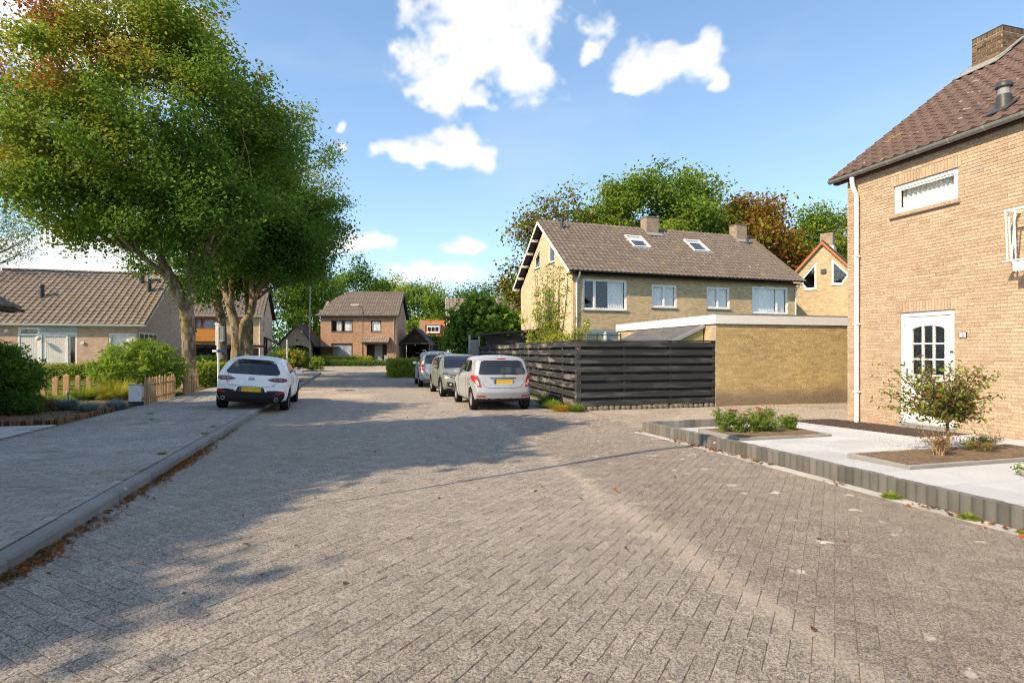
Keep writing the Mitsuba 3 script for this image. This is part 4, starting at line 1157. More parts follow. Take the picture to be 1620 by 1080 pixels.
for x0, x1, z0, z1, sp, cu in wins: window(h, EF, x0 + .003, x1 - .003, z0 + .003, z1 - .003, sp, 'dark_frame', cu, sillmat='concrete', t=.08, cmat='curtain' if z0 > 3 else 'curtain_grey')
# recessed porch with grey door
put(h + '__porch', EF(cat([box(5.58, 7.98, .9, .95, 0, 2.55), box(5.50, 5.575, .225, .95, 0, 2.55), box(7.985, 8.06, .225, .95, 0, 2.55)])), 'brown_wood')
dk = put(h + '__door', EF(cbox(6.35, 7.30, .84, .895, .12, 2.45, .006)), 'pvc_grey')
put(dk + '__handle', EF(box(7.16, 7.20, .80, .84, 1.0, 1.3)), 'chrome')
ck = put(h + '__porch__canopy', EF(cat([box(5.15, 8.35, -.95, -.004, 2.62, 2.74)])), 'dark_frame')
roof_tiles(h + '__porch__canopy', EF, 5.15, 8.35, -.98, 2.76, .72, 3, .29, .36, 'buff_tile', 60)
put(h + '__porch__canopy_slope', roof_sheet(EF, 5.17, 8.33, -.96, 2.74, .72, 1.16), 'slate_dark')
put(h + '__porch__post', EF(cat([box(5.25, 5.37, -.85, -.73, 0, 2.62)])), 'dark_frame')
put(h + '__drainpipe', pipe(EF, [(8.85, -.08, .0), (8.85, -.08, 5.6), (8.85, -.3, 5.8)], .07, 8), 'pvc_grey', smooth=50)
put(h + '__step', EF(cbox(5.5, 8.1, -1.1, -.01, 0, .12, .01)), 'concrete', uv=np.tile([.3, 0], (24, 1)))
put(h + '__gutter', EF(cbox(-.45, EW + .38, -.50, -.37, 5.80, 5.97, .01)), 'dark_gutter')
put(h + '__soffit', EF(box(-.40, EW + .35, -.36, -.003, 5.80, 5.83)), 'dark_frame')
rle = RD / math.cos(math.atan(tan_e))
# roof with a half hip on the left: the front plane is cut along the hip line
k = math.atan(tan_e); c, s = math.cos(k), math.sin(k)
def sl(poly, th): # polygon (x, along slope) to the front roof plane
    m = prism(poly, th); v = m[0]
    return EF((np.stack([v[:, 0], -.36 + v[:, 1] * c - (v[:, 2] - th) * s, 5.90 + v[:, 1] * s + (v[:, 2] - th) * c], 1), m[1]))
HX0 = 2.3
front = Polygon([(-.42, 0), (EW + .35, 0), (EW + .35, rle), (HX0, rle), (.75, rle * .62)])
put(h + '__roof', sl(front, .07), 'slate_dark')
zr = 5.90 + RD * tan_e; ym = -.36 + RD
hv = np.array([[.75, -.36 + rle * .62 * c, 5.90 + rle * .62 * s], [HX0, ym, zr], [.75, 2 * ym + .36 - rle * .62 * c, 5.90 + rle * .62 * s], [-.42, -.36, 5.9], [-.42, 2 * ym + .36, 5.9]])
put(h + '__roof__half_hip', EF((hv, np.array([[0, 1, 2]]))), 'grey_tile', uv=np.tile([.5, .5], (5, 1)))
EB = Frame(182.0, EF.pt(EW + .35, 2 * ym + .36, 0))
bp = Polygon([(0, 0), (EW + .77, 0), (EW - .4, rle * .62), (EW + .35 - HX0, rle), (0, rle)])
m = prism(bp, .07); v = m[0]
put(h + '__roof__rear_slope', EB((np.stack([v[:, 0], v[:, 1] * c - (v[:, 2] - .07) * s, 5.90 + v[:, 1] * s + (v[:, 2] - .07) * c], 1), m[1])), 'slate_dark')
rows = 17
tl_ = rle / rows
sk = [(-9, -.42 + 1.17 * (r + .5) / (rows * .62) if r < rows * .62 else .75 + (HX0 - .75) * ((r + .5) / rows - .62) / .38, r * tl_, (r + 1) * tl_) for r in range(rows)]
roof_tiles(h + '__roof', EF, -.42, EW + .35, -.38, 5.915, tan_e, rows, .30, tl_, 'grey_tile', 60, skip=sk)
put(h + '__roof__ridge', EF(tube([(HX0 - .1, ym, zr + .01), (EW + .36, ym, zr + .01)], .12, 8)), 'grey_tile', smooth=50)
put(h + '__roof__verge_board', EF(sidepanel([(-.40, 5.90), (ym, zr - .02), (ym, zr - .3), (-.40, 5.62)], .05, EW + .36)), 'dark_frame')
ck = name(h + '__chimney'); scene[ck] = mikit.ply(EF(box(1.25, 1.95, 5.4, 6.1, 6.8, 8.9)), 'red_brickwork')

# timber carport beside it with a gabled front
h = thing('carport', 'black timber carport with a braced gable beside the house at the street end', 'carport')
PF = Frame(2.0, EF.pt(9.35, 2.0, 0)); PWd, PH = 3.5, 2.55
for x in (0, PWd): 
    for y in (.1, 5.5): put(h + '__post', PF(cbox(x - .08, x + .08, y - .08, y + .08, 0, PH, .01)), 'dark_frame')
put(h + '__beam', PF(box(-.25, PWd + .25, -.02, .18, PH + .002, PH + .22)), 'dark_frame')
apz = PH + 1.95
for sg in (0, 1):
    x0, x1 = (-.4, PWd / 2) if sg == 0 else (PWd + .4, PWd / 2)
    v = np.array([[x0, -.4, PH - .15], [x1, -.4, apz], [x1, 6.2, apz], [x0, 6.2, PH - .15]]); v2 = v + [0, 0, .14]
    put(h + '__roof_slope', PF(trimesh.convex.convex_hull(np.vstack([v, v2]))), 'slate_dark')
    put(h + '__rafter', PF(trimesh.convex.convex_hull(np.array([[x, y, z + dz] for (x, z) in ((x0, PH - .16), (x1, apz - .01)) for y in (-.06, .06) for dz in (-.2, 0)]))), 'dark_frame')
    a_, b_ = ((PWd / 2 - .06, PH + .23), (PWd / 2 - .75, apz - .95)) if sg == 0 else ((PWd / 2 + .06, PH + .23), (PWd / 2 + .75, apz - .95))
    put(h + '__brace', PF(tube([(a_[0], .0, a_[1]), (b_[0], .0, b_[1])], .07, 4)), 'dark_frame')
put(h + '__gable_board', PF(prism([(-.2, PH + .23), (PWd + .2, PH + .23), (PWd / 2, apz - .05)], .02, np.array([[1, 0, 0], [0, 0, 1], [0, 1, 0.]]), (0, .45, 0))), 'brown_wood')
put(h + '__rear_wall', PF(box(-.1, PWd + .1, 5.6, 5.7, 0, PH + .2)), 'brown_wood')
put(h + '__side_wall', PF(box(PWd + .09, PWd + .15, .2, 5.59, 0, PH)), 'brown_wood')
put(h + '__lamp', PF(trimesh.creation.icosphere(1, .07).apply_translation([PWd / 2, -.06, PH - .1])), 'siding_white')

# ================================================================ yellow house with balcony, left of the street
h = thing('balcony_house', 'yellow brick house with an orange timber balcony and red-brown window frames, behind the street trees', 'house')
YF = Frame(15.0, (-24.7, 56, 0)); YW, YD = 8.2, 7.6
wins = [(-5.90, -4.0, 3.75, 4.86, (.33,), [(.02, .98)]), (-1.36, -.86, 4.0, 4.86, (), [(.05, .95)]), (-1.30, -.86, 1.3, 2.32, (), [(.05, .95)]), (-5.9, -4.2, .9, 2.2, (.5,), [(.02, .98)])]
put(h + '__wall', wall_with(YF, [(-YW, 0), (0, 0), (0, 5.05), (-YW, 5.05)], [w[:4] for w in wins]), 'yellow_brickwork')
tan_y = .78
gp = Polygon([(.221, 0), (YD, 0), (YD, 5.05), (YD / 2, 5.05 + YD / 2 * tan_y), (.221, 5.05 + .22 * tan_y)])
GWn = [(1.5, 1.95, 3.6, 4.7), (1.5, 1.9, 6.05, 6.75)]
for a_, b_, c_, d_ in GWn: gp = gp.difference(sbox(a_, c_, b_, d_))
put(h + '__wall', YF(sidepanel(gp, .22, -.221)), 'tan_brickwork')
put(h + '__wall', YF(sidepanel([(.221, 0), (YD, 0), (YD, 5.05), (YD / 2, 5.05 + YD / 2 * tan_y), (.221, 5.05 + .22 * tan_y)], .22, -YW)), 'yellow_brickwork')
put(h + '__wall', YF(box(-YW + .23, -.23, YD - .2, YD, 0, 5.05)), 'yellow_brickwork')
put(h + '__floor', YF(box(-YW + .23, -.23, .24, YD - .25, 2.6, 2.8)), 'interior'); put(h + '__partition', YF(box(-YW + .23, -.23, 3, 3.1, 0, 5)), 'interior')
for x0, x1, z0, z1, sp, cu in wins: window(h, YF, x0 + .003, x1 - .003, z0 + .003, z1 - .003, sp, 'red_wood', cu, sillmat='red_wood', t=.09, cmat='curtain_grey')
for a_, b_, c_, d_ in GWn:
    wk = name(h + '__window'); scene[wk] = mikit.ply(YF(cat([box(-.08, -.03, a_ + .002, b_ - .002, c_ + .002, c_ + .07), box(-.08, -.03, a_ + .002, b_ - .002, d_ - .07, d_ - .002), box(-.08, -.03, a_ + .002, a_ + .07, c_ + .071, d_ - .071), box(-.08, -.03, b_ - .07, b_ - .002, c_ + .071, d_ - .071)])), 'red_wood')
    put(wk + '__pane', YF((np.array([[-.06, a_, c_], [-.06, b_, c_], [-.06, b_, d_], [-.06, a_, d_]]), np.array([[0, 1, 2], [0, 2, 3]]))), 'window_glass')
bk = put(h + '__balcony', YF(box(-6.4, -3.5, -1.15, -.004, 2.50, 2.62)), 'brown_wood')
for i in range(4): put(bk + '__board', YF(cbox(-6.42, -3.48, -1.18, -1.15, 2.60 + i * .30, 2.60 + i * .30 + .26, .006)), 'orange_wood')
for x in (-6.42, -3.51): put(bk + '__board', YF(cat([box(x, x + .03, -1.148, -.01, 2.60 + i * .30, 2.60 + i * .30 + .26) for i in range(4)])), 'orange_wood')
put(bk + '__post', YF(cat([box(-6.38, -6.28, -1.1, -1.0, 0, 2.5), box(-3.62, -3.52, -1.1, -1.0, 0, 2.5)])), 'brown_wood')
ryl = (YD / 2 + .35) / math.cos(math.atan(tan_y))
put(h + '__roof', roof_sheet(YF, -YW - .3, .28, -.35, 5.10, tan_y, ryl), 'slate_dark')
YB = Frame(195.0, YF.pt(0, YD, 0))
put(h + '__roof__rear_slope', roof_sheet(YB, -.28, YW + .3, -.35, 5.10, tan_y, ryl), 'slate_dark')
roof_tiles(h + '__roof', YF, -YW - .3, .28, -.37, 5.115, tan_y, 14, .30, .36, 'grey_tile', 60)
put(h + '__roof__verge_board', YF(sidepanel([(-.37, 5.12), (YD / 2, 5.12 + (YD / 2 + .37) * tan_y), (YD / 2, 4.90 + (YD / 2 + .37) * tan_y), (-.37, 4.90)], .04, .285)), 'brown_wood')
put(h + '__roof__verge_board', YF(sidepanel([(YD + .37, 5.12), (YD / 2, 5.12 + (YD / 2 + .37) * tan_y), (YD / 2, 4.90 + (YD / 2 + .37) * tan_y), (YD + .37, 4.90)], .04, .285)), 'brown_wood')
put(h + '__gutter', YF(cbox(-YW - .3, .3, -.47, -.36, 5.0, 5.11, .01)), 'galvanised')
put(h + '__drainpipe', pipe(YF, [(-.12, -.06, 0), (-.12, -.06, 4.9)], .05, 8), 'siding_white', smooth=50)
aw = put(h + '__awning', YF(trimesh.convex.convex_hull(np.array([[x, y, z + d] for y in (1.4, 3.4) for (x, z) in ((.004, 3.05), (1.25, 2.35)) for d in (0, .09)]))), 'brown_wood')
put(aw + '__bracket', YF(cat([tube([(.03, y, 1.5), (1.0, y, 2.42)], .05, 4) for y in (1.6, 3.2)] + [box(.004, .1, y - .06, y + .06, 1.3, 3.0) for y in (1.6, 3.2)])), 'brown_wood')
put(h + '__side_door', YF(box(.002, .05, 1.8, 2.9, .05, 2.2)), 'brown_wood')

# arched garage next to it
h = thing('arched_garage', 'small yellow brick garage with an arched opening, left of the street-end house', 'garage')
AF = Frame(8.0, (-26.1, 64.2, 0)); AW = 3.3
ap = Polygon([(0, 0), (AW, 0), (AW, 2.75), (AW / 2 + .2, 4.55), (0, 2.75)])
archo = Polygon([(.62, 0), (AW - .22, 0), (AW - .22, 1.9)] + [((AW + .4) / 2 + (AW - .84) / 2 * math.cos(t), 1.9 + .45 * math.sin(t)) for t in np.linspace(.1, math.pi - .1, 12)] + [(.62, 1.9)])
put(h + '__wall', AF(panel(ap.difference(archo), .25)), 'tan_brickwork')
put(h + '__wall', AF(box(0, .22, .26, 6, 0, 2.7)), 'tan_brickwork'); put(h + '__wall', AF(box(AW - .22, AW, .26, 6, 2.2, 2.7)), 'tan_brickwork'); put(h + '__wall', AF(box(.23, AW + 2, 5.8, 6, 0, 2.7)), 'brown_wood')
put(h + '__door', AF(box(2.0, AW - .24, 2.0, 2.1, 0, 2.3)), 'straw_panel'); put(h + '__gate', AF(box(.3, 1.9, 4.0, 4.1, 0, 1.1)), 'grey_panel')
put(h + '__lamp', AF(trimesh.creation.icosphere(1, .12).apply_translation([AW / 2 + .15, -.1, 2.95])), 'dark_frame')
for x0, z0, x1, z1 in ((-.35, 2.45, AW / 2 + .2, 4.7), (AW + .45, 2.35, AW / 2 + .2, 4.7)):
    put(h + '__roof_slope', AF(trimesh.convex.convex_hull(np.array([[x, y, z + d] for (x, z) in ((x0, z0), (x1, z1)) for y in (-.3, 6.2) for d in (-.12, .03)]))), 'slate_dark')
put(h + '__side_roof', AF(trimesh.convex.convex_hull(np.array([[x, y, z + d] for (x, z) in ((AW + .46, 2.25), (AW + 2.6, 2.2)) for y in (.6, 6.2) for d in (-.1, .03)]))), 'slate_dark')

# dark timber shed between the bungalow and the trees
h = thing('timber_shed', 'low dark timber shed with a flat roof, behind the first street tree', 'shed')
HF = Frame(15.4, (-22.2, 40.0, 0))
for i in range(13): put(h + '__plank', HF(cbox(0, 3.6, -.02, .02, .1 + i * .14, .1 + (i + 1) * .14 - .01, .005)), 'black_wood', uv=np.tile([.3, .2], (24, 1)))
put(h + '__wall', HF(cat([box(3.5, 3.6, .03, 3, 0, 1.9), box(0, .1, .03, 3, 0, 1.9), box(.11, 3.49, 2.9, 3, 0, 1.9)])), 'brown_wood')
put(h + '__roof', HF(box(-.3, 4.0, -.4, 3.2, 1.95, 2.10)), 'slate_dark')

# ================================================================ houses on the right, further back
h = thing('tiled_roof_house', 'house with a steep plain tiled roof and tan wall, behind the dark round tree', 'house')
SF_ = Frame(8.0, (-5.15, 45, 0)); SW_, SD = 8.5, 8.0
put(h + '__wall', SF_(box(.25, SW_, .35, .57, 0, 3.2)), 'tan_brickwork')
put(h + '__wall', SF_(sidepanel([(.571, 0), (SD, 0), (SD, 3.2), (SD / 2, 3.2 + SD / 2 * .70), (.571, 3.4)], .22, .25)), 'tan_brickwork')
put(h + '__wall', SF_(sidepanel([(.571, 0), (SD, 0), (SD, 3.2), (SD / 2, 3.2 + SD / 2 * .70), (.571, 3.4)], .22, SW_ - .22)), 'tan_brickwork')
put(h + '__door_frame', SF_(box(.28, .62, .30, .345, .05, 2.9)), 'white_paint')
rs = SD / 2 / math.cos(math.atan(.72))
put(h + '__roof', roof_sheet(SF_, 0, SW_ + .2, 0, 3.32, .72, rs), 'slate_dark')
put(h + '__roof__rear_slope', roof_sheet(Frame(188.0, SF_.pt(SW_, SD, 0)), -.2, SW_, 0, 3.32, .72, rs), 'slate_dark')
roof_tiles(h + '__roof', SF_, 0, SW_ + .2, -.02, 3.335, .72, 14, .30, .35, 'buff_tile', 60)
put(h + '__roof__verge_board', SF_(sidepanel([(0, 3.34), (SD / 2, 3.34 + SD / 2 * .72), (SD / 2, 3.14 + SD / 2 * .72), (0, 3.14)], .03, -.032)), 'siding_white')

h = thing('orange_roof_house', 'distant house with an orange tiled roof and a white dormer, above the tall hedge', 'house')
OF = Frame(0, (-14.0, 86, 0))
put(h + '__wall', OF(box(0, 6, 0, 6, 0, 3.6)), 'tan_brickwork')
for i in range(8): put(h + '__roof__course', roof_sheet(OF, -.2, 6.2, -.3 + i * .36, 3.62 + i * .36 * .9 + .03, .9, .55, .06, 0), 'orange_tile')
put(h + '__roof', roof_sheet(OF, -.2, 6.2, -.3, 3.60, .9, 4.4), 'orange_tile')
put(h + '__dormer', OF(cat([box(1.1, 3.0, .15, 2.6, 4.45, 5.75)])), 'white_paint')
for i in range(3): put(h + '__dormer__window', OF(box(1.22 + i * .58, 1.68 + i * .58, .10, .149, 4.75, 5.35)), 'car_glass')
put(h + '__dormer__roof', OF(box(.95, 3.15, -.02, 2.8, 5.752, 5.86)), 'grey_panel')
put(h + '__chimney', OF(box(-.1, .75, .6, 1.3, 3.7, 6.4)), 'red_brickwork')

h = thing('gable_house', 'yellow brick gable with orange-red verges and two slanted windows, behind the garage', 'house')
QF = Frame(-38.0, (20.3, 37.2, 0))   # facade x runs right and towards the camera; the apex stands above x = 0
ax, az, gt = 0.0, 8.75, 1.13
out = [(-2.8, -.05), (4.6, -.05), (4.6, az - 4.6 * gt), (0, az), (-2.8, az - 2.8 * gt)]
gw = [[(-1.36, 6.35), (-1.0, 5.75), (-.36, 5.75), (-.36, 7.55)], [(.52, 5.95), (1.15, 5.95), (1.54, 6.55), (.52, 7.65)]]
p = Polygon(out)
for q in gw: p = p.difference(Polygon(q))
put(h + '__wall', QF(panel(p, .25)), 'yellow_brickwork')
put(h + '__partition', QF(panel(Polygon(out).buffer(-.5), .1, 2.2)), 'interior')
for q in gw:
    P_ = Polygon(q); wk = name(h + '__window')
    scene[wk] = mikit.ply(QF(panel(P_.buffer(-.003).difference(P_.buffer(-.11)), .07, .03)), 'white_paint')
    v, f = sheet(P_.buffer(-.05), 0); put(wk + '__pane', QF((np.stack([v[:, 0], v[:, 0] * 0 + .06, v[:, 1]], 1), f[:, ::-1])), 'window_glass')
    lo = min(b[1] for b in q); xs_ = [b[0] for b in q if abs(b[1] - lo) < .01]
    put(wk + '__sill', QF(box(min(xs_) - .05, max(xs_) + .05, -.06, .03, lo - .06, lo - .002)), 'white_paint')
put(h + '__extractor_grille', QF(cbox(-.09, .22, -.1, -.004, 6.72, 7.0, .01)), 'dark_metal')
for x0, x1 in ((-3.0, ax), (4.8, ax)):
    z0 = az + .06 - abs(x0 - ax) * gt
    lo_, hi_ = sorted((x0, x1))
    put(h + '__verge_board', QF(panel(Polygon([(x0, z0), (x1, az + .06), (x1, az - .14), (x0, z0 - .20)]).buffer(0), .04, -.20)), 'orange_verge')
    v = np.array([[x, y, z + d] for (x, z) in ((x0, z0), (x1, az + .06)) for y in (-.16, 9.5) for d in (.0, .07)])
    put(h + '__roof_slope', QF(trimesh.convex.convex_hull(v)), 'slate_dark')
plain('orange_verge', (.46, .15, .05), .5, .3)
roof_tiles(h + '__roof_slope', Frame(-38.0 + 90, QF.pt(4.8, -.16, 0)), 0, 6.0, 0, az + .14 - 4.8 * gt, gt, 21, .30, .345, 'grey_tile', 60)
put(h + '__chimney', QF(box(-.3, .45, .9, 1.8, az - .9, az + .75)), 'brown_brickwork')
put(h + '__chimney__lead_skirt', QF(box(-.38, .53, .83, 1.88, az - .9, az - .1)), 'galvanised')

# garden shed behind the fence
h = thing('garden_shed', 'dark flat-roofed garden shed behind the black fence, below the round dark tree', 'shed')
GS = Frame(11.0, (.75, 32.0, 0))
put(h + '__wall', GS(cat([box(-1.9, .6, 0, .08, 0, 2.5), box(-1.9, -1.82, .09, 2.4, 0, 2.5), box(.52, .6, .09, 2.4, 0, 2.5)])), 'black_wood', uv=np.tile([.4, .4], (24, 1)))
put(h + '__door', GS(box(-.55, .35, -.03, -.003, .1, 2.1)), 'siding_white')
put(h + '__roof', GS(trimesh.convex.convex_hull(np.array([[x, y, z + d] for y in (-.5, 2.7) for (x, z) in ((-2.4, 2.52), (1.3, 2.80)) for d in (0, .12)]))), 'slate_dark')

# trampoline-like metal frame and parasol in the garden behind the front run
h = thing('clothes_frame', 'dark metal garden frame with green netting just above the front run of the black fence', 'frame')
CFm = Frame(15.8, (2.15, 19.6, 0))
put(h + '__post', CFm(cat([tube([(x, 0, 0), (x, 0, 2.25)], .025, 6) for x in (0.0, .85, 1.75)])), 'dark_metal')
put(h + '__rail', CFm(cat([tube([(0, 0, 2.2), (1.75, 0, 2.2)], .018, 6), tube([(0, 0, 1.7), (1.75, 0, 1.7)], .015, 6)])), 'dark_metal')

# ================================================================ street furniture
def street_lamp(key, base, hgt, arm, ang, mat, label, group=None, r=.075):
    k = thing(key, label, 'street lamp', group)
    F_ = Frame(ang, (base[0], base[1], base[2] if len(base) > 2 else 0))
    put(k + '__pole', F_(tube([(0, 0, -.05), (0, 0, 1.1), (0, 0, 1.12), (0, 0, hgt - .5), (0.03, 0, hgt - .25), (.14, 0, hgt - .08), (.32, 0, hgt - .0), (arm, 0, hgt + .10)], [r, r, r * .8, r * .62, r * .58, r * .55, r * .5, r * .5], 12)), mat, smooth=60)
    put(k + '__lamp_head', F_(tf(trimesh.convex.convex_hull(np.array([[x, y, z] for (x, w, z0, z1) in ((0, .06, -.03, .05), (.15, .13, -.05, .09), (.85, .14, -.05, .08), (1.0, .06, -.03, .04)) for y in (-w, w) for z in (z0, z1)])), np.eye(3), (arm - .1, 0, hgt + .12))), 'galvanised', smooth=30)
    put(k + '__lens', F_(box(arm + .08, arm + .72, -.09, .09, hgt + .045, hgt + .068)), 'lamp_clear')
    put(k + '__door', F_(box(-.03, .03, -r - .004, -r * .9, .5, .8)), mat)
street_lamp('street_lamp', (-13.1, 36.85, .12), 6.15, .75, 15, 'lamp_grey', 'grey metal street lamp on the left pavement past the white hatchback', r=.1)
street_lamp('street_lamp', (-14.75, 56.3, .12), 6.0, .4, 170, 'dark_metal', 'dark street lamp in front of the house at the end of the street', r=.085)
street_lamp('street_lamp', (-4.12, 4.28, .12), 6.05, .75, 15, 'galvanised', 'street lamp just outside the left of the frame, casting the thin shadow on the road', r=.09)

h = thing('sign_post', 'white post with a glazed lantern case and blue street name sign by the trees', 'street sign')
SP = np.array([-11.35, 22.0, .1])
put(h + '__pole', tf(tube([(0, 0, 0), (0, 0, 2.55)], .045, 10), np.eye(3), SP), 'siding_white', smooth=60)
put(h + '__bracket', tf(cat([box(-.10, -.05, -.04, .04, 1.75, 2.65), box(-.16, .03, -.03, .03, 2.56, 2.60)]), np.eye(3), SP), 'siding_white')
put(h + '__lantern', tf(cat(ring(.03, .20, 1.93, 2.46, .02, -.07, .07) + [box(.02, .21, -.08, .08, 2.461, 2.49), box(.02, .21, -.08, .08, 1.90, 1.929)]), np.eye(3), SP), 'pvc_grey')
put(h + '__lantern__glass', tf(box(.051, .179, -.055, .055, 1.951, 2.439), np.eye(3), SP), 'lantern_glass')
plain('lantern_glass', (.20, .22, .16), .1, .5)
put(h + '__finial', tf(cat([box(-.13, -.02, -.05, .05, 2.655, 2.70), box(-.10, -.05, -.02, .02, 2.70, 2.78)]), np.eye(3), SP), 'dark_frame')
put(h + '__name_plate', tf(cbox(-.02, .27, -.075, -.055, 1.48, 1.59, .004), rotz(12), SP), 'sign_blue')
put(h + '__name_plate', tf(cbox(-.34, -.02, -.075, -.055, 1.49, 1.58, .004), rotz(-35), SP), 'grey_panel')
h = thing('white_post', 'slim white post on the left pavement behind the white hatchback', 'post')
put(h + '__pole', tf(tube([(0, 0, 0), (0, 0, 2.35)], .055, 10), np.eye(3), (-16.2, 41.0, .1)), 'siding_white', smooth=60)
put(h + '__cap', tf(lathe([(0, 0), (.065, 0), (.06, .04), (0, .05)], 10), np.eye(3), (-16.2, 41.0, 2.45)), 'siding_white')

h = thing('utility_box', 'small pale grey cabinet with a dark plinth at the end of the picket fence', 'cabinet')
UF = Frame(8, (-10.62, 15.75, .12))
put(h + '__body', UF(cbox(0, .33, 0, .22, .10, .56, .008)), 'white_plastic')
put(h + '__plinth', UF(cbox(-.01, .34, -.01, .23, -.05, .098, .006)), 'slate_dark')
put(h + '__lid', UF(cbox(-.008, .338, -.008, .228, .562, .58, .004)), 'pvc_grey')
put(h + '__lock', UF(tf(lathe([(0, 0), (.014, 0), (.012, .008), (0, .01)], 10), np.array([[1, 0, 0], [0, 0, 1], [0, -1, 0.]]), (.27, 0, .35))), 'dark_metal')
h = thing('utility_box', 'slim blue-grey service cabinet beside the porch of the house at the end of the street', 'cabinet')
put(h + '__body', EF(cbox(8.15, 8.65, -2.6, -2.3, .1, 1.15, .01)), 'pvc_grey'); put(h + '__lid', EF(cbox(8.12, 8.68, -2.63, -2.27, 1.152, 1.2, .01)), 'grey_panel')

# picket fences of split chestnut
def pickets(label, a, b, n, hs, seed, w=.06, rails=True, group=None):
    k = thing('picket_fence', label, 'fence', group); g = np.random.default_rng(seed)
    a, b = np.array(a), np.array(b); d = (b - a) / np.linalg.norm(b - a); L = np.linalg.norm(b - a); ang = math.degrees(math.atan2(d[1], d[0]))
    F_ = Frame(ang, (a[0], a[1], .1))
    for i in range(n):
        x = L * (i + .5) / n + g.normal(0, .01); hh = hs * g.uniform(.86, 1.1); ww = w * g.uniform(.8, 1.2)
        pts = np.array([[sx * ww / 2, sy * ww * .33, z] for z in (-.1, hh - .06) for sx in (-1, 1) for sy in (-1, 1)] + [[g.normal(0, .008), g.normal(0, .004), hh]])
        m = arr(trimesh.convex.convex_hull(pts)); ln = g.normal(0, .03); ln2 = g.normal(0, .02)
        v = m[0].copy(); v[:, 0] += v[:, 2] * ln + x; v[:, 1] += v[:, 2] * ln2
        put(k + '__picket', F_((v, m[1])), 'picket_wood', uv=np.tile([g.random(), 0], (len(v), 1)))
    if rails:
        for z in (.18, hs * .72): put(k + '__rail', F_(cbox(0, L, .03, .055, z, z + .045, .004)), 'picket_wood', uv=np.tile([.2, 0], (24, 1)))
pickets('short split-timber picket fence beside the pale utility cabinet', (-10.20, 15.75), (-11.1, 18.75), 17, .78, 1, .065)
pickets('taller split-timber picket fence at the foot of the first street tree', (-11.32, 19.6), (-11.85, 21.5), 9, .85, 2, .10)
pickets('widely spaced picket fence on the lawn in front of the clipped hedge', (-17.3, 19.3), (-14.4, 20.15), 9, .72, 3, .15)
for i, (x, y) in enumerate(((-13.35, 17.1), (-12.05, 17.45))):
    k = thing('garden_light', 'short grey garden light among the grasses, ' + ('beside the big yew' if i == 0 else 'beside the tall beige grass'), 'garden light')
    put(k + '__stem', tf(tube([(0, 0, 0), (0, 0, .26)], .018, 8), np.eye(3), (x, y, .12)), 'dark_metal'); put(k + '__cap', tf(lathe([(0, 0), (.05, 0), (.045, .05), (0, .06)], 12), np.eye(3), (x, y, .38)), 'galvanised')
# manhole covers
for i, (x, y, r) in enumerate(((-6.9, 23.6, .42), (-2.1, 20.8, .25), (-1.15, 17.9, .2))):
    k = thing('manhole_cover', ('dark iron manhole cover in the middle of the road ahead', 'small iron drain cover in the road beside the green crossover', 'small iron drain cover in the road beside the silver hatchback')[i], 'manhole cover')
    put(k + '__lid', tf(lathe([(0, 0), (r, 0), (r, .004), (r * .93, .005), (r * .92, .003), (0, .003)], 24), np.eye(3), (x, y, .0095)), 'dark_metal')
    put(k + '__frame', tf(lathe([(r + .004, 0), (r + .05, 0), (r + .05, .003), (r + .004, .003), (r + .004, 0)], 24), np.eye(3), (x, y, .009)), 'concrete')
# ================================================================ cars: one smooth shell from a signed distance field; panes, lamps and trim are cut from its skin
def poly_sd(px, pz, poly):
    """signed distance (negative inside) of points to a polygon"""
    d = np.full(px.shape, 1e9); ins = np.zeros(px.shape, bool)
    n = len(poly)
    for i in range(n):
        (ax, az), (bx, bz_) = poly[i], poly[(i + 1) % n]
        ex, ez = bx - ax, bz_ - az
        t = np.clip(((px - ax) * ex + (pz - az) * ez) / (ex * ex + ez * ez), 0, 1)
        d = np.minimum(d, np.hypot(px - ax - t * ex, pz - az - t * ez))
        c = (az > pz) != (bz_ > pz)
        if abs(ez) > 1e-12: ins ^= c & (px < ax + (pz - az) / ez * ex)
    return np.where(ins, -d, d)


def smax(a, b, k): return .5 * (a + b + np.sqrt((a - b) ** 2 + k * k))


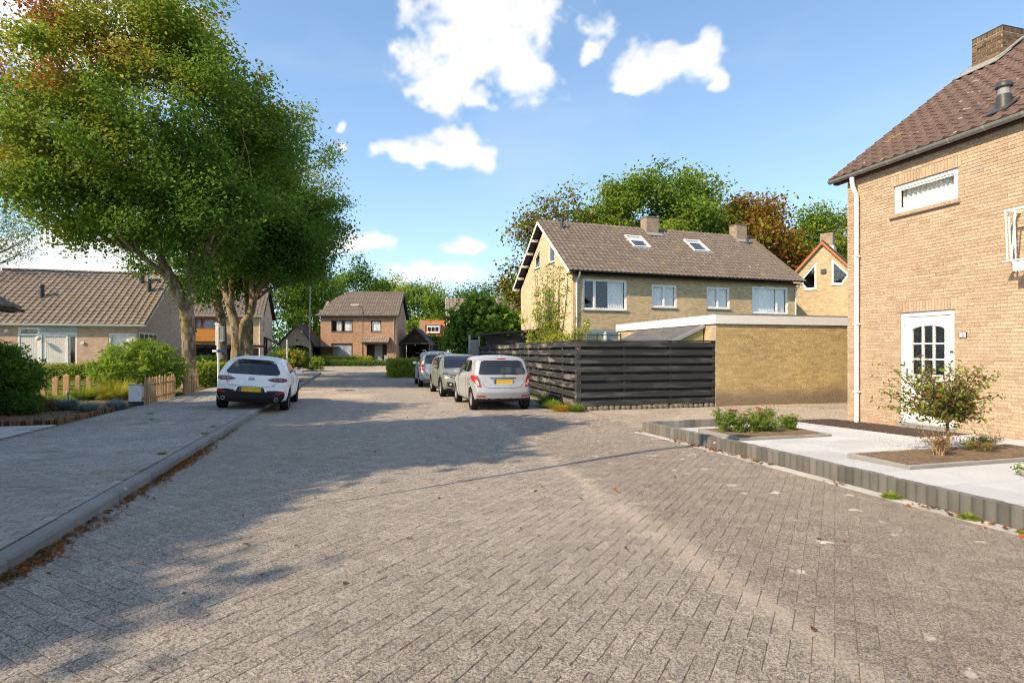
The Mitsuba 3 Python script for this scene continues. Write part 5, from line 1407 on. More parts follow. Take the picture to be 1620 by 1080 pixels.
def surfnet(F, o, h):
    """surface nets: mesh of the zero level of the grid F"""
    S = F < 0
    nx, ny, nz = F.shape
    acc = np.zeros((nx - 1, ny - 1, nz - 1, 3)); cnt = np.zeros((nx - 1, ny - 1, nz - 1))
    sl = lambda a, n: slice(a, n - 1 + a)
    cor = [(i, j, k) for i in (0, 1) for j in (0, 1) for k in (0, 1)]
    for c in cor:
        for ax in range(3):
            if c[ax] == 0:
                e = list(c); e[ax] = 1
                A = F[sl(c[0], nx), sl(c[1], ny), sl(c[2], nz)]; B = F[sl(e[0], nx), sl(e[1], ny), sl(e[2], nz)]
                m = (A < 0) != (B < 0)
                t = np.where(m, A / np.where(m, A - B, 1), 0)
                for q in range(3): acc[..., q] += np.where(m, (t if q == ax else c[q]), 0)
                cnt += m
    act = cnt > 0; idx = np.full(act.shape, -1); idx[act] = np.arange(act.sum())
    ijk = np.argwhere(act)
    v = (ijk + acc[act] / cnt[act][:, None]) * h + o
    fs = []
    for ax in range(3):
        a, b = (ax + 1) % 3, (ax + 2) % 3
        A = np.take(S, range(0, S.shape[ax] - 1), ax); B = np.take(S, range(1, S.shape[ax]), ax)
        e = np.argwhere(A != B); e = e[(e[:, a] > 0) & (e[:, b] > 0) & (e[:, a] < F.shape[a] - 1) & (e[:, b] < F.shape[b] - 1)]
        ins = S[tuple(e.T)]
        def g(da, db):
            q = e.copy(); q[:, a] += da; q[:, b] += db
            return idx[tuple(q.T)]
        q = np.stack([g(-1, -1), g(0, -1), g(0, 0), g(-1, 0)], 1)
        q = np.where(ins[:, None], q, q[:, ::-1])
        fs.append(np.vstack([q[:, [0, 1, 2]], q[:, [0, 2, 3]]]))
    return v, np.vstack(fs)


def mani(m):
    v, f = m
    return m3.Manifold(m3.Mesh(vert_properties=np.ascontiguousarray(v, np.float32), tri_verts=np.ascontiguousarray(f, np.uint32)))


def ext(poly, h):
    p = poly if hasattr(poly, 'geom_type') else Polygon(poly).buffer(0)
    gs = [g for g in getattr(p, 'geoms', [p]) if g.area > 1e-7]
    cs = []
    for g in gs:
        cs.append(np.array(g.exterior.coords)[:-1])
        cs += [np.array(r.coords)[:-1] for r in g.interiors]
    return m3.Manifold.extrude(m3.CrossSection([c.tolist() for c in cs], m3.FillRule.EvenOdd), h)


def place_m(m, R, o):
    A = np.zeros((3, 4)); A[:, :3] = np.asarray(R).T; A[:, 3] = o
    return m.transform(A)


def wheel(key, Fm, x, y, r, w, side, rim, spokes, rimmat, ang=0):
    """side: +1 left, -1 right (outer face)"""
    k = name(key + '__wheel')
    R = np.array([[1, 0, 0], [0, 0, 1], [0, side, 0.]]) if side > 0 else np.array([[1, 0, 0], [0, 0, 1], [0, -1, 0.]])
    def P_(m):
        v, f = tf(m, R, (x, y, r));
        if np.linalg.det(R) < 0: f = f[:, ::-1]
        return Fm((v, f))
    hw = w / 2
    ty = lathe([(rim, -hw * .8), (r * .93, -hw), (r * .985, -hw * .8), (r, -hw * .45), (r, hw * .45), (r * .985, hw * .8), (r * .93, hw), (rim + .02, hw * .92), (rim, hw * .8), (rim, -hw * .8)], 40)
    scene[k] = mikit.ply(P_((ty[0], ty[1])), 'rubber', smooth=45)
    ri = [lathe([(rim * 1.0, hw * .82), (rim * .94, hw * .78), (rim * .88, hw * .45), (rim * .86, -hw * .7), (rim, -hw * .7), (rim, hw * .82)], 40), lathe([(0, hw * .62), (.055, hw * .62), (.075, hw * .5), (.075, hw * .1), (0, hw * .1)], 20)]
    for i in range(spokes):
        a = 2 * math.pi * (i + .3) / spokes
        ss = trimesh.convex.convex_hull(np.array([[s_ * wd, rr, z] for (rr, wd, z1) in ((.03, .030, .60), (rim * .94, .024, .70)) for s_ in (-1, 1) for z in (hw * z1, hw * (z1 - .25))]))
        v, f = arr(ss); c, s = math.cos(a), math.sin(a)
        ri.append((np.stack([v[:, 0] * c - v[:, 1] * s, v[:, 0] * s + v[:, 1] * c, v[:, 2]], 1), f))
    put(k + '__rim', P_(cat(ri)), rimmat, smooth=40)
    put(k + '__hub', P_(lathe([(0, hw * -.3), (rim * .85, hw * -.3), (rim * .85, hw * -.32), (0, hw * -.32)], 24)), 'black_plastic')


def car(key, label, spec, origin, heading, roll=0.0, z0=0.0):
    """origin: ground point below the middle of the rear axle; heading: degrees from +y to the left"""
    key = thing(key, label, 'car')
    L, W, H = spec['L'], spec['W'], spec['H']; xa0 = spec['rear']; xa1 = xa0 + spec['wb']; r = spec['r']; hg = .024
    xs = np.arange(-.1, L + .14, hg); ys = np.arange(-W / 2 - .08, W / 2 + .1, hg); zs = np.arange(.05, H + .12, hg)
    gx = np.arange(-.6, L + .6, .02); gz = np.arange(-.1, H + .3, .02)
    GX, GZ = np.meshgrid(gx, gz, indexing='ij')
    prof = poly_sd(GX, GZ, spec['side'])
    X, Y, Z = np.meshgrid(xs, ys, zs, indexing='ij')
    yy = Y * Y
    xq = X - spec.get('bow_r', .16) * yy * np.clip(1.1 - X, 0, 1) + spec.get('bow_f', .28) * yy * np.clip((X - (L - 1.2)) / 1.0, 0, 1)
    zq = Z + spec.get('crown', .07) * yy * np.clip((Z - .75) * 3, 0, 1)
    d1 = map_coordinates(prof, [(xq + .6) / .02, (zq + .1) / .02], order=1, mode='nearest')
    belt = spec['belt'][0] + (spec['belt'][1] - spec['belt'][0]) * (X - .3) / (L - .6)
    hw = W / 2 * (1 - .10 * np.clip((X - (L - 1.0)) / 1.0, 0, 1) ** 2 - .06 * np.clip((.9 - X) / .9, 0, 1) ** 2)
    low = hw - .022 - .10 * np.clip((.42 - Z) / .4, 0, 1) ** 1.5 - .13 * (Z - .62) ** 2 + .018 * np.exp(-((Z - belt + .14) / .07) ** 2)
    for xa in (xa0, xa1): low = low + .022 * np.clip(1 - (np.hypot(X - xa, Z - r) - r * 1.1) / .12, 0, 1)
    up = hw - .035 - (Z - belt) * spec['tum'] - .06 * np.clip(Z - H + .25, 0, 1) ** 2 * 4
    Wd = .5 * (low + up - np.sqrt((low - up) ** 2 + .03 ** 2))
    d2 = (np.abs(Y) - Wd) * .93
    D = smax(d1, d2, spec.get('round', .075))
    for xa in (xa0, xa1):
        cyl = np.hypot(X - xa, Z - r) - spec.get('arch', r * 1.13)
        D = np.maximum(D, -np.maximum(cyl, (W / 2 - .33) - np.abs(Y)))
    o = np.array([xs[0], ys[0], zs[0]])
    body = surfnet(D, o, hg)
    Fm = Frame(0, (0, 0, 0))
    hd = math.radians(heading); fwd = np.array([-math.sin(hd), math.cos(hd), 0]); lft = np.array([-fwd[1], fwd[0], 0]); upv = np.array([0, 0, 1.])
    cr, sr = math.cos(roll), math.sin(roll)
    l2 = lft * cr + upv * sr; u2 = upv * cr - lft * sr
    Fm.R = np.array([fwd, l2, u2]); Fm.o = np.array([origin[0], origin[1], z0]) - fwd * xa0
    v, f = body; c = v[f].mean(1)
    inarch = np.zeros(len(f), bool)
    for xa in (xa0, xa1): inarch |= (np.hypot(c[:, 0] - xa, c[:, 2] - r) < spec.get('arch', r * 1.13) + .012) & (np.abs(c[:, 1]) < W / 2 - .05)
    n = np.cross(v[f[:, 1]] - v[f[:, 0]], v[f[:, 2]] - v[f[:, 0]]); n /= np.linalg.norm(n, axis=1, keepdims=True) + 1e-12
    under = inarch | ((n[:, 2] < -.5) & (c[:, 2] < .42))
    for sel, nm, mat in ((~under, 'body', spec['paint']), (under, 'underbody', 'black_plastic')):
        m = trimesh.Trimesh(v, f[sel], process=False); m.remove_unreferenced_vertices()
        m = Fm(arr(m))
        put(f'{key}__{nm}', m, mat, smooth=True if nm == 'body' else 40)
    o1 = mani(surfnet(D - .0045, o, hg)); i1 = mani(surfnet(D + .035, o, hg)); o2 = mani(surfnet(D - .010, o, hg))
    skin, skin2 = o1 - i1, o2 - i1
    XZ = np.array([[1, 0, 0], [0, 0, 1], [0, -1, 0.]]); YZ = np.array([[0, 1, 0], [0, 0, 1], [1, 0, 0.]])
    def cut(nm, poly, view, mat, thick=False, depth=1.3, sub=None):
        """view: 'rear'/'front' = polygon in (y, z); 'left'/'right' = polygon in (x, z); 'top' = (x, y)"""
        s = skin2 if thick else skin
        if view in ('rear', 'front'):
            q = place_m(ext(poly, depth), YZ, (-.2, 0, 0) if view == 'rear' else (L + .2 - depth, 0, 0))
        elif view == 'top':
            q = place_m(ext(poly, 1.0), np.eye(3), (0, 0, H - .7))
        else:
            q = place_m(ext(poly, W / 2 - .25), XZ, (0, W / 2 + .2, 0) if view == 'left' else (0, -.45, 0))
        m = s ^ q
        a_ = arr(m)
        if len(a_[1]) == 0: return None
        return put(f'{key}__{nm}' if sub is None else f'{key}__{sub}__{nm}', Fm(a_), mat, smooth=25)
    def mir(p): return [(-a_, b_) for a_, b_ in p]
    spec['trim'](cut, mir, Fm, key)
    for xa in (xa0, xa1):
        for sd in (1, -1):
            wheel(key, Fm, xa, sd * (W / 2 - .125), r, spec.get('tw', .205), sd, r * spec.get('rimr', .66), spec.get('spokes', 5), spec.get('rimmat', 'alloy'))
    return key, Fm


def rbox(x0, x1, z0, z1, r=.03): return sbox(x0, z0, x1, z1).buffer(-r).buffer(r)
def line(pts, w): return shapely.LineString(pts).buffer(w / 2, cap_style=2)


def mirror_(key, Fm, x, y, z, s, mat, cap='black_plastic'):
    k = put(f'{key}__door_mirror', Fm(tf(trimesh.convex.convex_hull(np.array([[a_, b_ * s, c_] for a_ in (-.05, .09) for (b_, c_) in ((0, 0), (.19, .01), (.20, .11), (.03, .13))] + [[.14, .10 * s, .06]])), np.eye(3), (x, y * s, z))), mat, smooth=35)
    put(k + '__glass', Fm(tf(box(-.056, -.052, min(.03 * s, .18 * s), max(.03 * s, .18 * s), .02, .105), np.eye(3), (x, y * s, z))), 'chrome')
    put(k + '__stalk', Fm(tf(trimesh.convex.convex_hull(np.array([[a_, b_ * s, c_] for a_ in (0, .06) for b_ in (-.10, .05) for c_ in (-.02, .02)])), np.eye(3), (x, y * s, z))), cap)


def plate(key, Fm, x, z, w=.52, h_=.11, back=True):
    sx = -1 if back else 1
    k = put(f'{key}__number_plate', Fm(cbox(min(x, x + .012 * sx), max(x, x + .012 * sx), -w / 2, w / 2, z, z + h_, .002)), 'plate_yellow')
    yl = (w / 2 - .05, w / 2 - .004) if back else (-w / 2 + .004, -w / 2 + .05)
    put(k + '__blue_strip', Fm(box(min(x + .0125 * sx, x + .0145 * sx), max(x + .0125 * sx, x + .0145 * sx), min(yl), max(yl), z + .004, z + h_ - .004)), 'plate_blue')
    put(k + '__holder', Fm(cbox(min(x + .02, x - .0), max(x + .02, x), -w / 2 - .012, w / 2 + .012, z - .012, z + h_ + .012, .003)), 'black_plastic')


# ---- white hatchback, rear towards us
def trim_white(cut, mir, Fm, key):
    glass = [(-.60, .96), (.60, .96), (.66, 1.02), (.52, 1.25), (.40, 1.295), (-.40, 1.295), (-.52, 1.25), (-.66, 1.02)]
    cut('rear_window', Polygon(glass).buffer(-.02).buffer(.02), 'rear', 'car_glass')
    cut('spoiler_trim', [(-.54, 1.30), (.54, 1.30), (.47, 1.345), (-.47, 1.345)], 'rear', 'black_plastic', True, .75)
    for s in (1, -1):
        m = (lambda p: p) if s > 0 else mir
        lp = [(.37, .845), (.50, .80), (.74, .79), (.84, .825), (.83, .885), (.70, .905), (.52, .895)]
        k = cut('tail_light', m(lp), 'rear', 'lamp_red_dark', True)
        for cy in (.55, .68):
            th = np.linspace(0, 2 * math.pi, 17)[:-1]
            rg_ = Polygon([(s * cy + .040 * math.cos(a), .846 + .034 * math.sin(a)) for a in th]).difference(Polygon([(s * cy + .026 * math.cos(a), .846 + .022 * math.sin(a)) for a in th]))
            q = place_m(ext(rg_, .30), np.array([[0, 1, 0], [0, 0, 1], [1, 0, 0.]]), (-.03, 0, 0))
            put(k + '__ring', Fm(tf(arr(tf(prism(rg_, .004), np.array([[0, 1, 0], [0, 0, 1], [1, 0, 0.]]), (0, 0, 0))), np.eye(3), (xsurf(key, s * cy, .846) - .006, 0, 0))), 'lamp_clear')
        cut('rear_reflector', m([(.60, .455), (.80, .50), (.80, .545), (.66, .535), (.60, .50)]), 'rear', 'lamp_red', True)
        kx = put(f'{key}__exhaust', Fm(tf(lathe([(.034, -.02), (.048, -.02), (.048, .10), (.034, .10), (.034, -.02)], 24), np.array([[0, 1, 0], [0, 0, 1], [1, 0, 0.]]), (.015, s * .63, .345))), 'chrome', smooth=40)
        put(kx + '__bore', Fm(tf(lathe([(0, .02), (.034, .02), (.034, .03), (0, .03)], 16), np.array([[0, 1, 0], [0, 0, 1], [1, 0, 0.]]), (.015, s * .63, .345))), 'seam')
    cut('bumper_lower', Polygon([(-.95, .18), (.95, .18), (.95, .46), (.82, .46), (.80, .55), (.60, .575), (.42, .565), (.33, .50), (-.33, .50), (-.42, .565), (-.60, .575), (-.80, .55), (-.82, .46), (-.95, .46)]), 'rear', 'black_plastic', False, .42)
    cut('plate_recess', [(-.36, .50), (.36, .50), (.30, .64), (-.30, .64)], 'rear', 'black_plastic', False, .5)
    cut('tailgate_seam', line([(-.60, .80), (-.56, .70), (-.50, .665), (.50, .665), (.56, .70), (.60, .80)], .007), 'rear', 'seam')
    cut('tailgate_seam', line([(.55, .90), (.60, .95)], .006).union(line([(-.55, .90), (-.60, .95)], .006)), 'rear', 'seam')
    plate(key, Fm, -.005, .525)
    xs_ = xsurf(key, 0, .84)
    th = np.linspace(0, 2 * math.pi, 33)[:-1]
    ringp = Polygon([(.072 * math.cos(a), .84 + .058 * math.sin(a)) for a in th]).difference(Polygon([(.060 * math.cos(a), .84 + .047 * math.sin(a)) for a in th]))
    wing = line([(-.058, .868), (-.03, .860), (0, .825), (.03, .860), (.058, .868)], .014).union(line([(-.045, .822), (-.02, .812), (0, .825), (.02, .812), (.045, .822)], .008))
    YZ_ = np.array([[0, 1, 0], [0, 0, 1], [1, 0, 0.]])
    put(key + '__emblem', Fm(tf(prism(ringp.union(wing), .012), YZ_, (xs_ - .012, 0, 0))), 'alloy_dark')
    put(key + '__badge', Fm(cat([tf(prism(rbox(s0, s0 + .012, .748, .766, .001), .006), YZ_, (xsurf(key, .55, .756) - .006, 0, 0)) for s0 in np.arange(.47, .585, .019)])), 'alloy_dark')
    put(key + '__badge', Fm(cat([tf(prism(rbox(s0, s0 + .012, .705, .720, .001), .006), YZ_, (xsurf(key, -.52, .71) - .006, 0, 0)) for s0 in np.arange(-.56, -.46, .018)])), 'alloy_dark')
    for s, view in ((1, 'left'), (-1, 'right')):
        cut('side_window', Polygon([(.95, 1.02), (1.72, .97), (1.72, 1.30), (1.25, 1.27), (1.02, 1.17)]).buffer(-.02).buffer(.02), view, 'car_glass')
        cut('side_window', Polygon([(1.78, .965), (2.95, .915), (2.45, 1.20), (2.15, 1.30), (1.78, 1.305)]).buffer(-.02).buffer(.02), view, 'car_glass')
        cut('door_seam', line([(1.75, .93), (1.74, .50), (1.62, .30), (2.86, .26), (2.96, .88)], .007).union(line([(1.40, .62), (1.18, .95)], .007)), view, 'seam')
        cut('door_handle', rbox(1.30, 1.50, .80, .825, .01), view, spec_w['paint'], True); cut('door_handle', rbox(2.0, 2.2, .775, .80, .01), view, spec_w['paint'], True)
        cut('sill_trim', [(1.15, .16), (3.2, .16), (3.2, .24), (1.15, .24)], view, 'black_plastic')
        mirror_(key, Fm, 2.62, .83, .94, s, spec_w['paint'])
    cut('windscreen', [(-.66, .95), (.66, .95), (.53, 1.33), (-.53, 1.33)], 'front', 'car_glass', False, 2.6)
    for s in (1, -1): cut('headlight', [(s * .42, .66), (s * .80, .70), (s * .82, .77), (s * .45, .72)], 'front', 'lamp_clear', True, .6)
    cut('grille', [(-.42, .35), (.42, .35), (.50, .62), (-.50, .62)], 'front', 'black_plastic', True, .6)
    put(key + '__aerial', Fm(tf(trimesh.convex.convex_hull(np.array([[0, -.015, 0], [0, .015, 0], [.14, 0, 0], [.02, 0, .045]])), np.eye(3), (1.0, 0, 1.405))), 'paint_white')


_SURF = {}


def xsurf(key, y, z):
    """x of the rear surface at (y, z), found from the profile"""
    sp = _SURF['spec']; poly = sp['side']; n = 400
    x = np.linspace(-.1, 1.2, n)
    xq = x - sp.get('bow_r', .16) * y * y * np.clip(1.1 - x, 0, 1); zq = z + sp.get('crown', .07) * y * y * min(max((z - .75) * 3, 0), 1)
    d = poly_sd(xq, np.full(n, zq), poly)
    return float(x[np.argmax(d < 0)])


spec_w = dict(L=4.46, W=1.80, H=1.44, rear=.86, wb=2.725, r=.325, paint='paint_white', belt=(1.0, .90), tum=.50, rimr=.72, spokes=5, rimmat='alloy_dark', tw=.215, bow_r=.25, crown=.10, round=.09,
              side=[(.10, .24), (.03, .36), (.0, .52), (.02, .70), (.10, .86), (.15, .93), (.34, 1.14), (.56, 1.30), (.50, 1.335), (.56, 1.36), (.9, 1.405), (1.5, 1.44), (2.0, 1.435), (2.45, 1.37), (2.9, 1.17), (3.28, .97), (3.7, .90), (4.15, .78), (4.38, .66), (4.46, .50), (4.42, .30), (4.3, .20), (3.5, .17), (1.2, .17), (.5, .20)], trim=trim_white)
_SURF['spec'] = spec_w
car('white_hatchback', 'white hatchback parked half on the left pavement, seen from behind', spec_w, (-7.0, 15.42), 16.0, roll=math.atan2(.118, 1.58), z0=.055)


# ---- silver hatchback, rear towards us
def trim_silver(cut, mir, Fm, key):
    cut('rear_window', Polygon([(-.62, .985), (.62, .985), (.665, 1.02), (.575, 1.33), (.50, 1.365), (-.50, 1.365), (-.575, 1.33), (-.665, 1.02)]).buffer(-.02).buffer(.02), 'rear', 'car_glass')
    for s in (1, -1):
        m = (lambda p: p) if s > 0 else mir
        k = cut('tail_light', m([(.60, .655), (.70, .66), (.80, .80), (.845, .95), (.80, .975), (.69, .955), (.65, .82)]), 'rear', 'lamp_red', True, .75)
        q = place_m(ext(Polygon(m([(.665, .74), (.70, .70), (.755, .78), (.765, .86), (.71, .84)])), .5), np.array([[0, 1, 0], [0, 0, 1], [1, 0, 0.]]), (-.2, 0, 0))
        cut('lens', m([(.655, .72), (.685, .69), (.755, .78), (.77, .87), (.70, .83)]), 'rear', 'lamp_clear', True, .8, sub=k.split('__')[1])
        cut('rear_reflector', m([(.50, .385), (.72, .395), (.75, .425), (.52, .425)]), 'rear', 'lamp_red', True, .6)
    cut('handle_trim', rbox(-.36, .36, .875, .905, .012), 'rear', 'dark_metal', True, .5)
    cut('plate_recess', rbox(-.36, .36, .70, .865, .02), 'rear', 'paint_silver', False, .4)
    cut('brake_light', rbox(-.12, .12, 1.40, 1.425, .006), 'rear', 'lamp_red', True, .8)
    cut('tailgate_seam', line([(-.72, .98), (-.62, .80), (-.50, .66), (-.40, .63), (.40, .63), (.50, .66), (.62, .80), (.72, .98)], .008), 'rear', 'seam')
    cut('bumper_seam', line([(-.86, .70), (-.60, .65)], .007).union(line([(.86, .70), (.60, .65)], .007)), 'rear', 'seam')
    cut('bumper_lower', [(-.75, .17), (.75, .17), (.78, .30), (.60, .28), (-.60, .28), (-.78, .30)], 'rear', 'black_plastic', False, .35)
    plate(key, Fm, xsurf(key, 0, .79) - .008, .735)
    put(key + '__wiper', Fm(tube([(xsurf(key, 0, 1.0) - .02, .05, 1.0), (xsurf(key, -.15, 1.06) - .02, -.20, 1.02), (xsurf(key, -.3, 1.02) - .02, -.40, .995)], .011, 6)), 'black_plastic')
    th = np.linspace(0, 2 * math.pi, 25)[:-1]; YZ_ = np.array([[0, 1, 0], [0, 0, 1], [1, 0, 0.]])
    el = lambda a_, b_, cz: Polygon([(a_ * math.cos(t), cz + b_ * math.sin(t)) for t in th])
    em = el(.055, .036, .945).difference(el(.047, .029, .945)).union(el(.050, .014, .958).difference(el(.043, .008, .958))).union(el(.018, .032, .946).difference(el(.011, .026, .946)))
    put(key + '__emblem', Fm(tf(prism(em, .010), YZ_, (xsurf(key, 0, .945) - .010, 0, 0))), 'chrome')
    put(key + '__badge', Fm(cat([tf(prism(rbox(s0, s0 + .012, .80, .817, .001), .006), YZ_, (xsurf(key, .5, .81) - .006, 0, 0)) for s0 in np.arange(.45, .56, .02)])), 'chrome')
    for s, view in ((1, 'left'), (-1, 'right')):
        cut('side_window', Polygon([(.62, 1.08), (.98, 1.05), (1.30, 1.03), (1.30, 1.37), (.98, 1.36), (.80, 1.28)]).buffer(-.02).buffer(.02), view, 'car_glass')
        cut('side_window', Polygon([(1.36, 1.025), (2.62, .95), (2.40, 1.12), (2.0, 1.35), (1.36, 1.375)]).buffer(-.02).buffer(.02), view, 'car_glass')
        cut('door_seam', line([(1.33, .98), (1.33, .50), (1.20, .27), (2.42, .25), (2.55, .90)], .008).union(line([(1.02, .62), (.84, 1.0)], .008)), view, 'seam')
        cut('door_handle', rbox(1.0, 1.18, .87, .90, .012), view, 'paint_silver', True); cut('door_handle', rbox(1.55, 1.75, .85, .88, .012), view, 'paint_silver', True)
        cut('fuel_flap_seam', rbox(.62, .78, .70, .86, .03).difference(rbox(.627, .773, .707, .853, .026)), view, 'seam')
        mirror_(key, Fm, 2.33, .80, .97, s, 'paint_silver')
    cut('windscreen', [(-.64, .98), (.64, .98), (.55, 1.40), (-.55, 1.40)], 'front', 'car_glass', False, 2.2)
    for s in (1, -1): cut('headlight', [(s * .42, .66), (s * .78, .72), (s * .76, .88), (s * .60, .85)], 'front', 'lamp_clear', True, .8)
    put(key + '__aerial', Fm(tube([(1.0, 0, 1.50), (.80, 0, 1.64)], .006, 6)), 'black_plastic')


spec_s = dict(L=3.885, W=1.70, H=1.515, rear=.59, wb=2.51, r=.305, paint='paint_silver', belt=(1.06, .92), tum=.30, rimr=.60, spokes=7, tw=.185, bow_r=.17,
              side=[(.12, .26), (.04, .34), (.0, .50), (.02, .66), (.08, .80), (.10, .97), (.20, 1.18), (.32, 1.40), (.38, 1.45), (.7, 1.49), (1.3, 1.515), (1.8, 1.49), (2.15, 1.38), (2.75, 1.05), (3.05, .93), (3.45, .84), (3.75, .70), (3.87, .55), (3.86, .32), (3.75, .21), (3.0, .18), (1.0, .18), (.4, .22)], trim=trim_silver)
_SURF['spec'] = spec_s
car('silver_hatchback', 'silver hatchback parked beside the black fence, nearest of the three cars on the right', spec_s, (-.36, 15.90), 15.0)


# ---- grey-green crossover, nose towards us
def trim_green(cut, mir, Fm, key):
    L = spec_g['L']
    cut('windscreen', Polygon([(-.66, .99), (.66, .99), (.70, 1.04), (.57, 1.42), (.50, 1.45), (-.50, 1.45), (-.57, 1.42), (-.70, 1.04)]).buffer(-.02).buffer(.02), 'front', 'car_glass', False, 2.3)
    for s in (1, -1):
        m = (lambda p: p) if s > 0 else mir
        cut('headlight', m([(.36, .70), (.52, .69), (.80, .76), (.86, .84), (.80, .87), (.55, .79), (.36, .765)]), 'front', 'lamp_smoke', True, .75)
        for pl in ([(.55, .735), (.80, .795), (.82, .825), (.56, .765)], [(.37, .71), (.55, .72), (.55, .745), (.37, .745)], [(.62, .70), (.76, .735), (.78, .765), (.70, .755)]):
            cut('light_strip', m(pl), 'front', 'lamp_clear', True, .8)
        cut('fog_light_recess', m([(.52, .36), (.72, .40), (.74, .56), (.54, .54)]), 'front', 'black_plastic', True, .55)
        cut('fog_light', m([(.58, .43), (.66, .44), (.66, .50), (.58, .50)]), 'front', 'lamp_clear', True, .5)
    cut('grille', [(-.36, .66), (.36, .66), (.38, .78), (-.38, .78)], 'front', 'black_plastic', True, .5)
    cut('grille_bar', line([(-.36, .72), (.36, .72)], .02), 'front', 'chrome', True, .5)
    cut('lower_grille', [(-.42, .34), (.42, .34), (.34, .54), (-.34, .54)], 'front', 'black_plastic', True, .5)
    cut('skid_plate', [(-.60, .22), (.60, .22), (.50, .32), (-.50, .32)], 'front', 'alloy', True, .4)
    cut('bonnet_seam', line([(-.74, .95), (-.66, .80), (-.40, .79), (.40, .79), (.66, .80), (.74, .95)], .008), 'front', 'seam', False, 1.0)
    plate(key, Fm, L + .006, .52, back=False)
    for s, view in ((1, 'left'), (-1, 'right')):
        cut('side_window', Polygon([(.75, 1.08), (1.50, 1.03), (1.50, 1.40), (1.05, 1.38), (.85, 1.28)]).buffer(-.02).buffer(.02), view, 'car_glass')
        cut('side_window', Polygon([(1.57, 1.025), (2.75, .99), (2.40, 1.25), (2.15, 1.40), (1.57, 1.41)]).buffer(-.02).buffer(.02), view, 'car_glass')
        cut('door_seam', line([(1.53, .98), (1.52, .5), (1.40, .30), (2.66, .28), (2.76, .95)], .008).union(line([(1.2, .62), (.98, 1.0)], .008)), view, 'seam')
        cut('door_handle', rbox(1.15, 1.35, .88, .91, .012), view, 'paint_green', True); cut('door_handle', rbox(1.72, 1.92, .87, .90, .012), view, 'paint_green', True)
        cut('sill_trim', [(1.1, .17), (2.95, .17), (2.95, .31), (1.1, .31)], view, 'black_plastic')
        for xa in (spec_g['rear'], spec_g['rear'] + spec_g['wb']):
            th = np.linspace(.0, math.pi, 24)
            cut('arch_trim', Polygon([(xa + .425 * math.cos(a), .325 + .425 * math.sin(a)) for a in th] + [(xa + .36 * math.cos(a), .325 + .36 * math.sin(a)) for a in th[::-1]]), view, 'black_plastic', True)
        mirror_(key, Fm, 2.50, .84, .99, s, 'paint_green')
        put(key + '__roof_rail', Fm(tube([(.75, s * .56, 1.47), (.85, s * .57, 1.535), (1.9, s * .57, 1.56), (2.05, s * .56, 1.49)], .018, 8)), 'black_plastic', smooth=50)
    cut('rear_window', [(-.6, 1.02), (.6, 1.02), (.52, 1.36), (-.52, 1.36)], 'rear', 'car_glass')
    for s in (1, -1): cut('tail_light', [(s * .55, .80), (s * .80, .80), (s * .80, .93), (s * .55, .88)], 'rear', 'lamp_red', True, .7)


spec_g = dict(L=4.10, W=1.83, H=1.52, rear=.68, wb=2.604, r=.325, paint='paint_green', belt=(1.05, .96), tum=.34, rimr=.66, spokes=5, bow_f=.30,
              side=[(.10, .27), (.02, .40), (.0, .60), (.05, .90), (.12, 1.05), (.34, 1.36), (.50, 1.45), (1.0, 1.51), (1.6, 1.52), (2.1, 1.46), (2.45, 1.33), (3.02, 1.03), (3.35, .97), (3.75, .90), (3.95, .82), (4.06, .70), (4.10, .50), (4.06, .32), (3.95, .22), (3.2, .19), (1.0, .19), (.4, .24)], trim=trim_green)
_SURF['spec'] = spec_g
ra_ = np.array([-1.72, 20.62]) + D1 * 2.604
car('green_crossover', 'grey-green crossover facing us, between the two silver cars beside the fence', spec_g, tuple(ra_), 15.4 + 180)


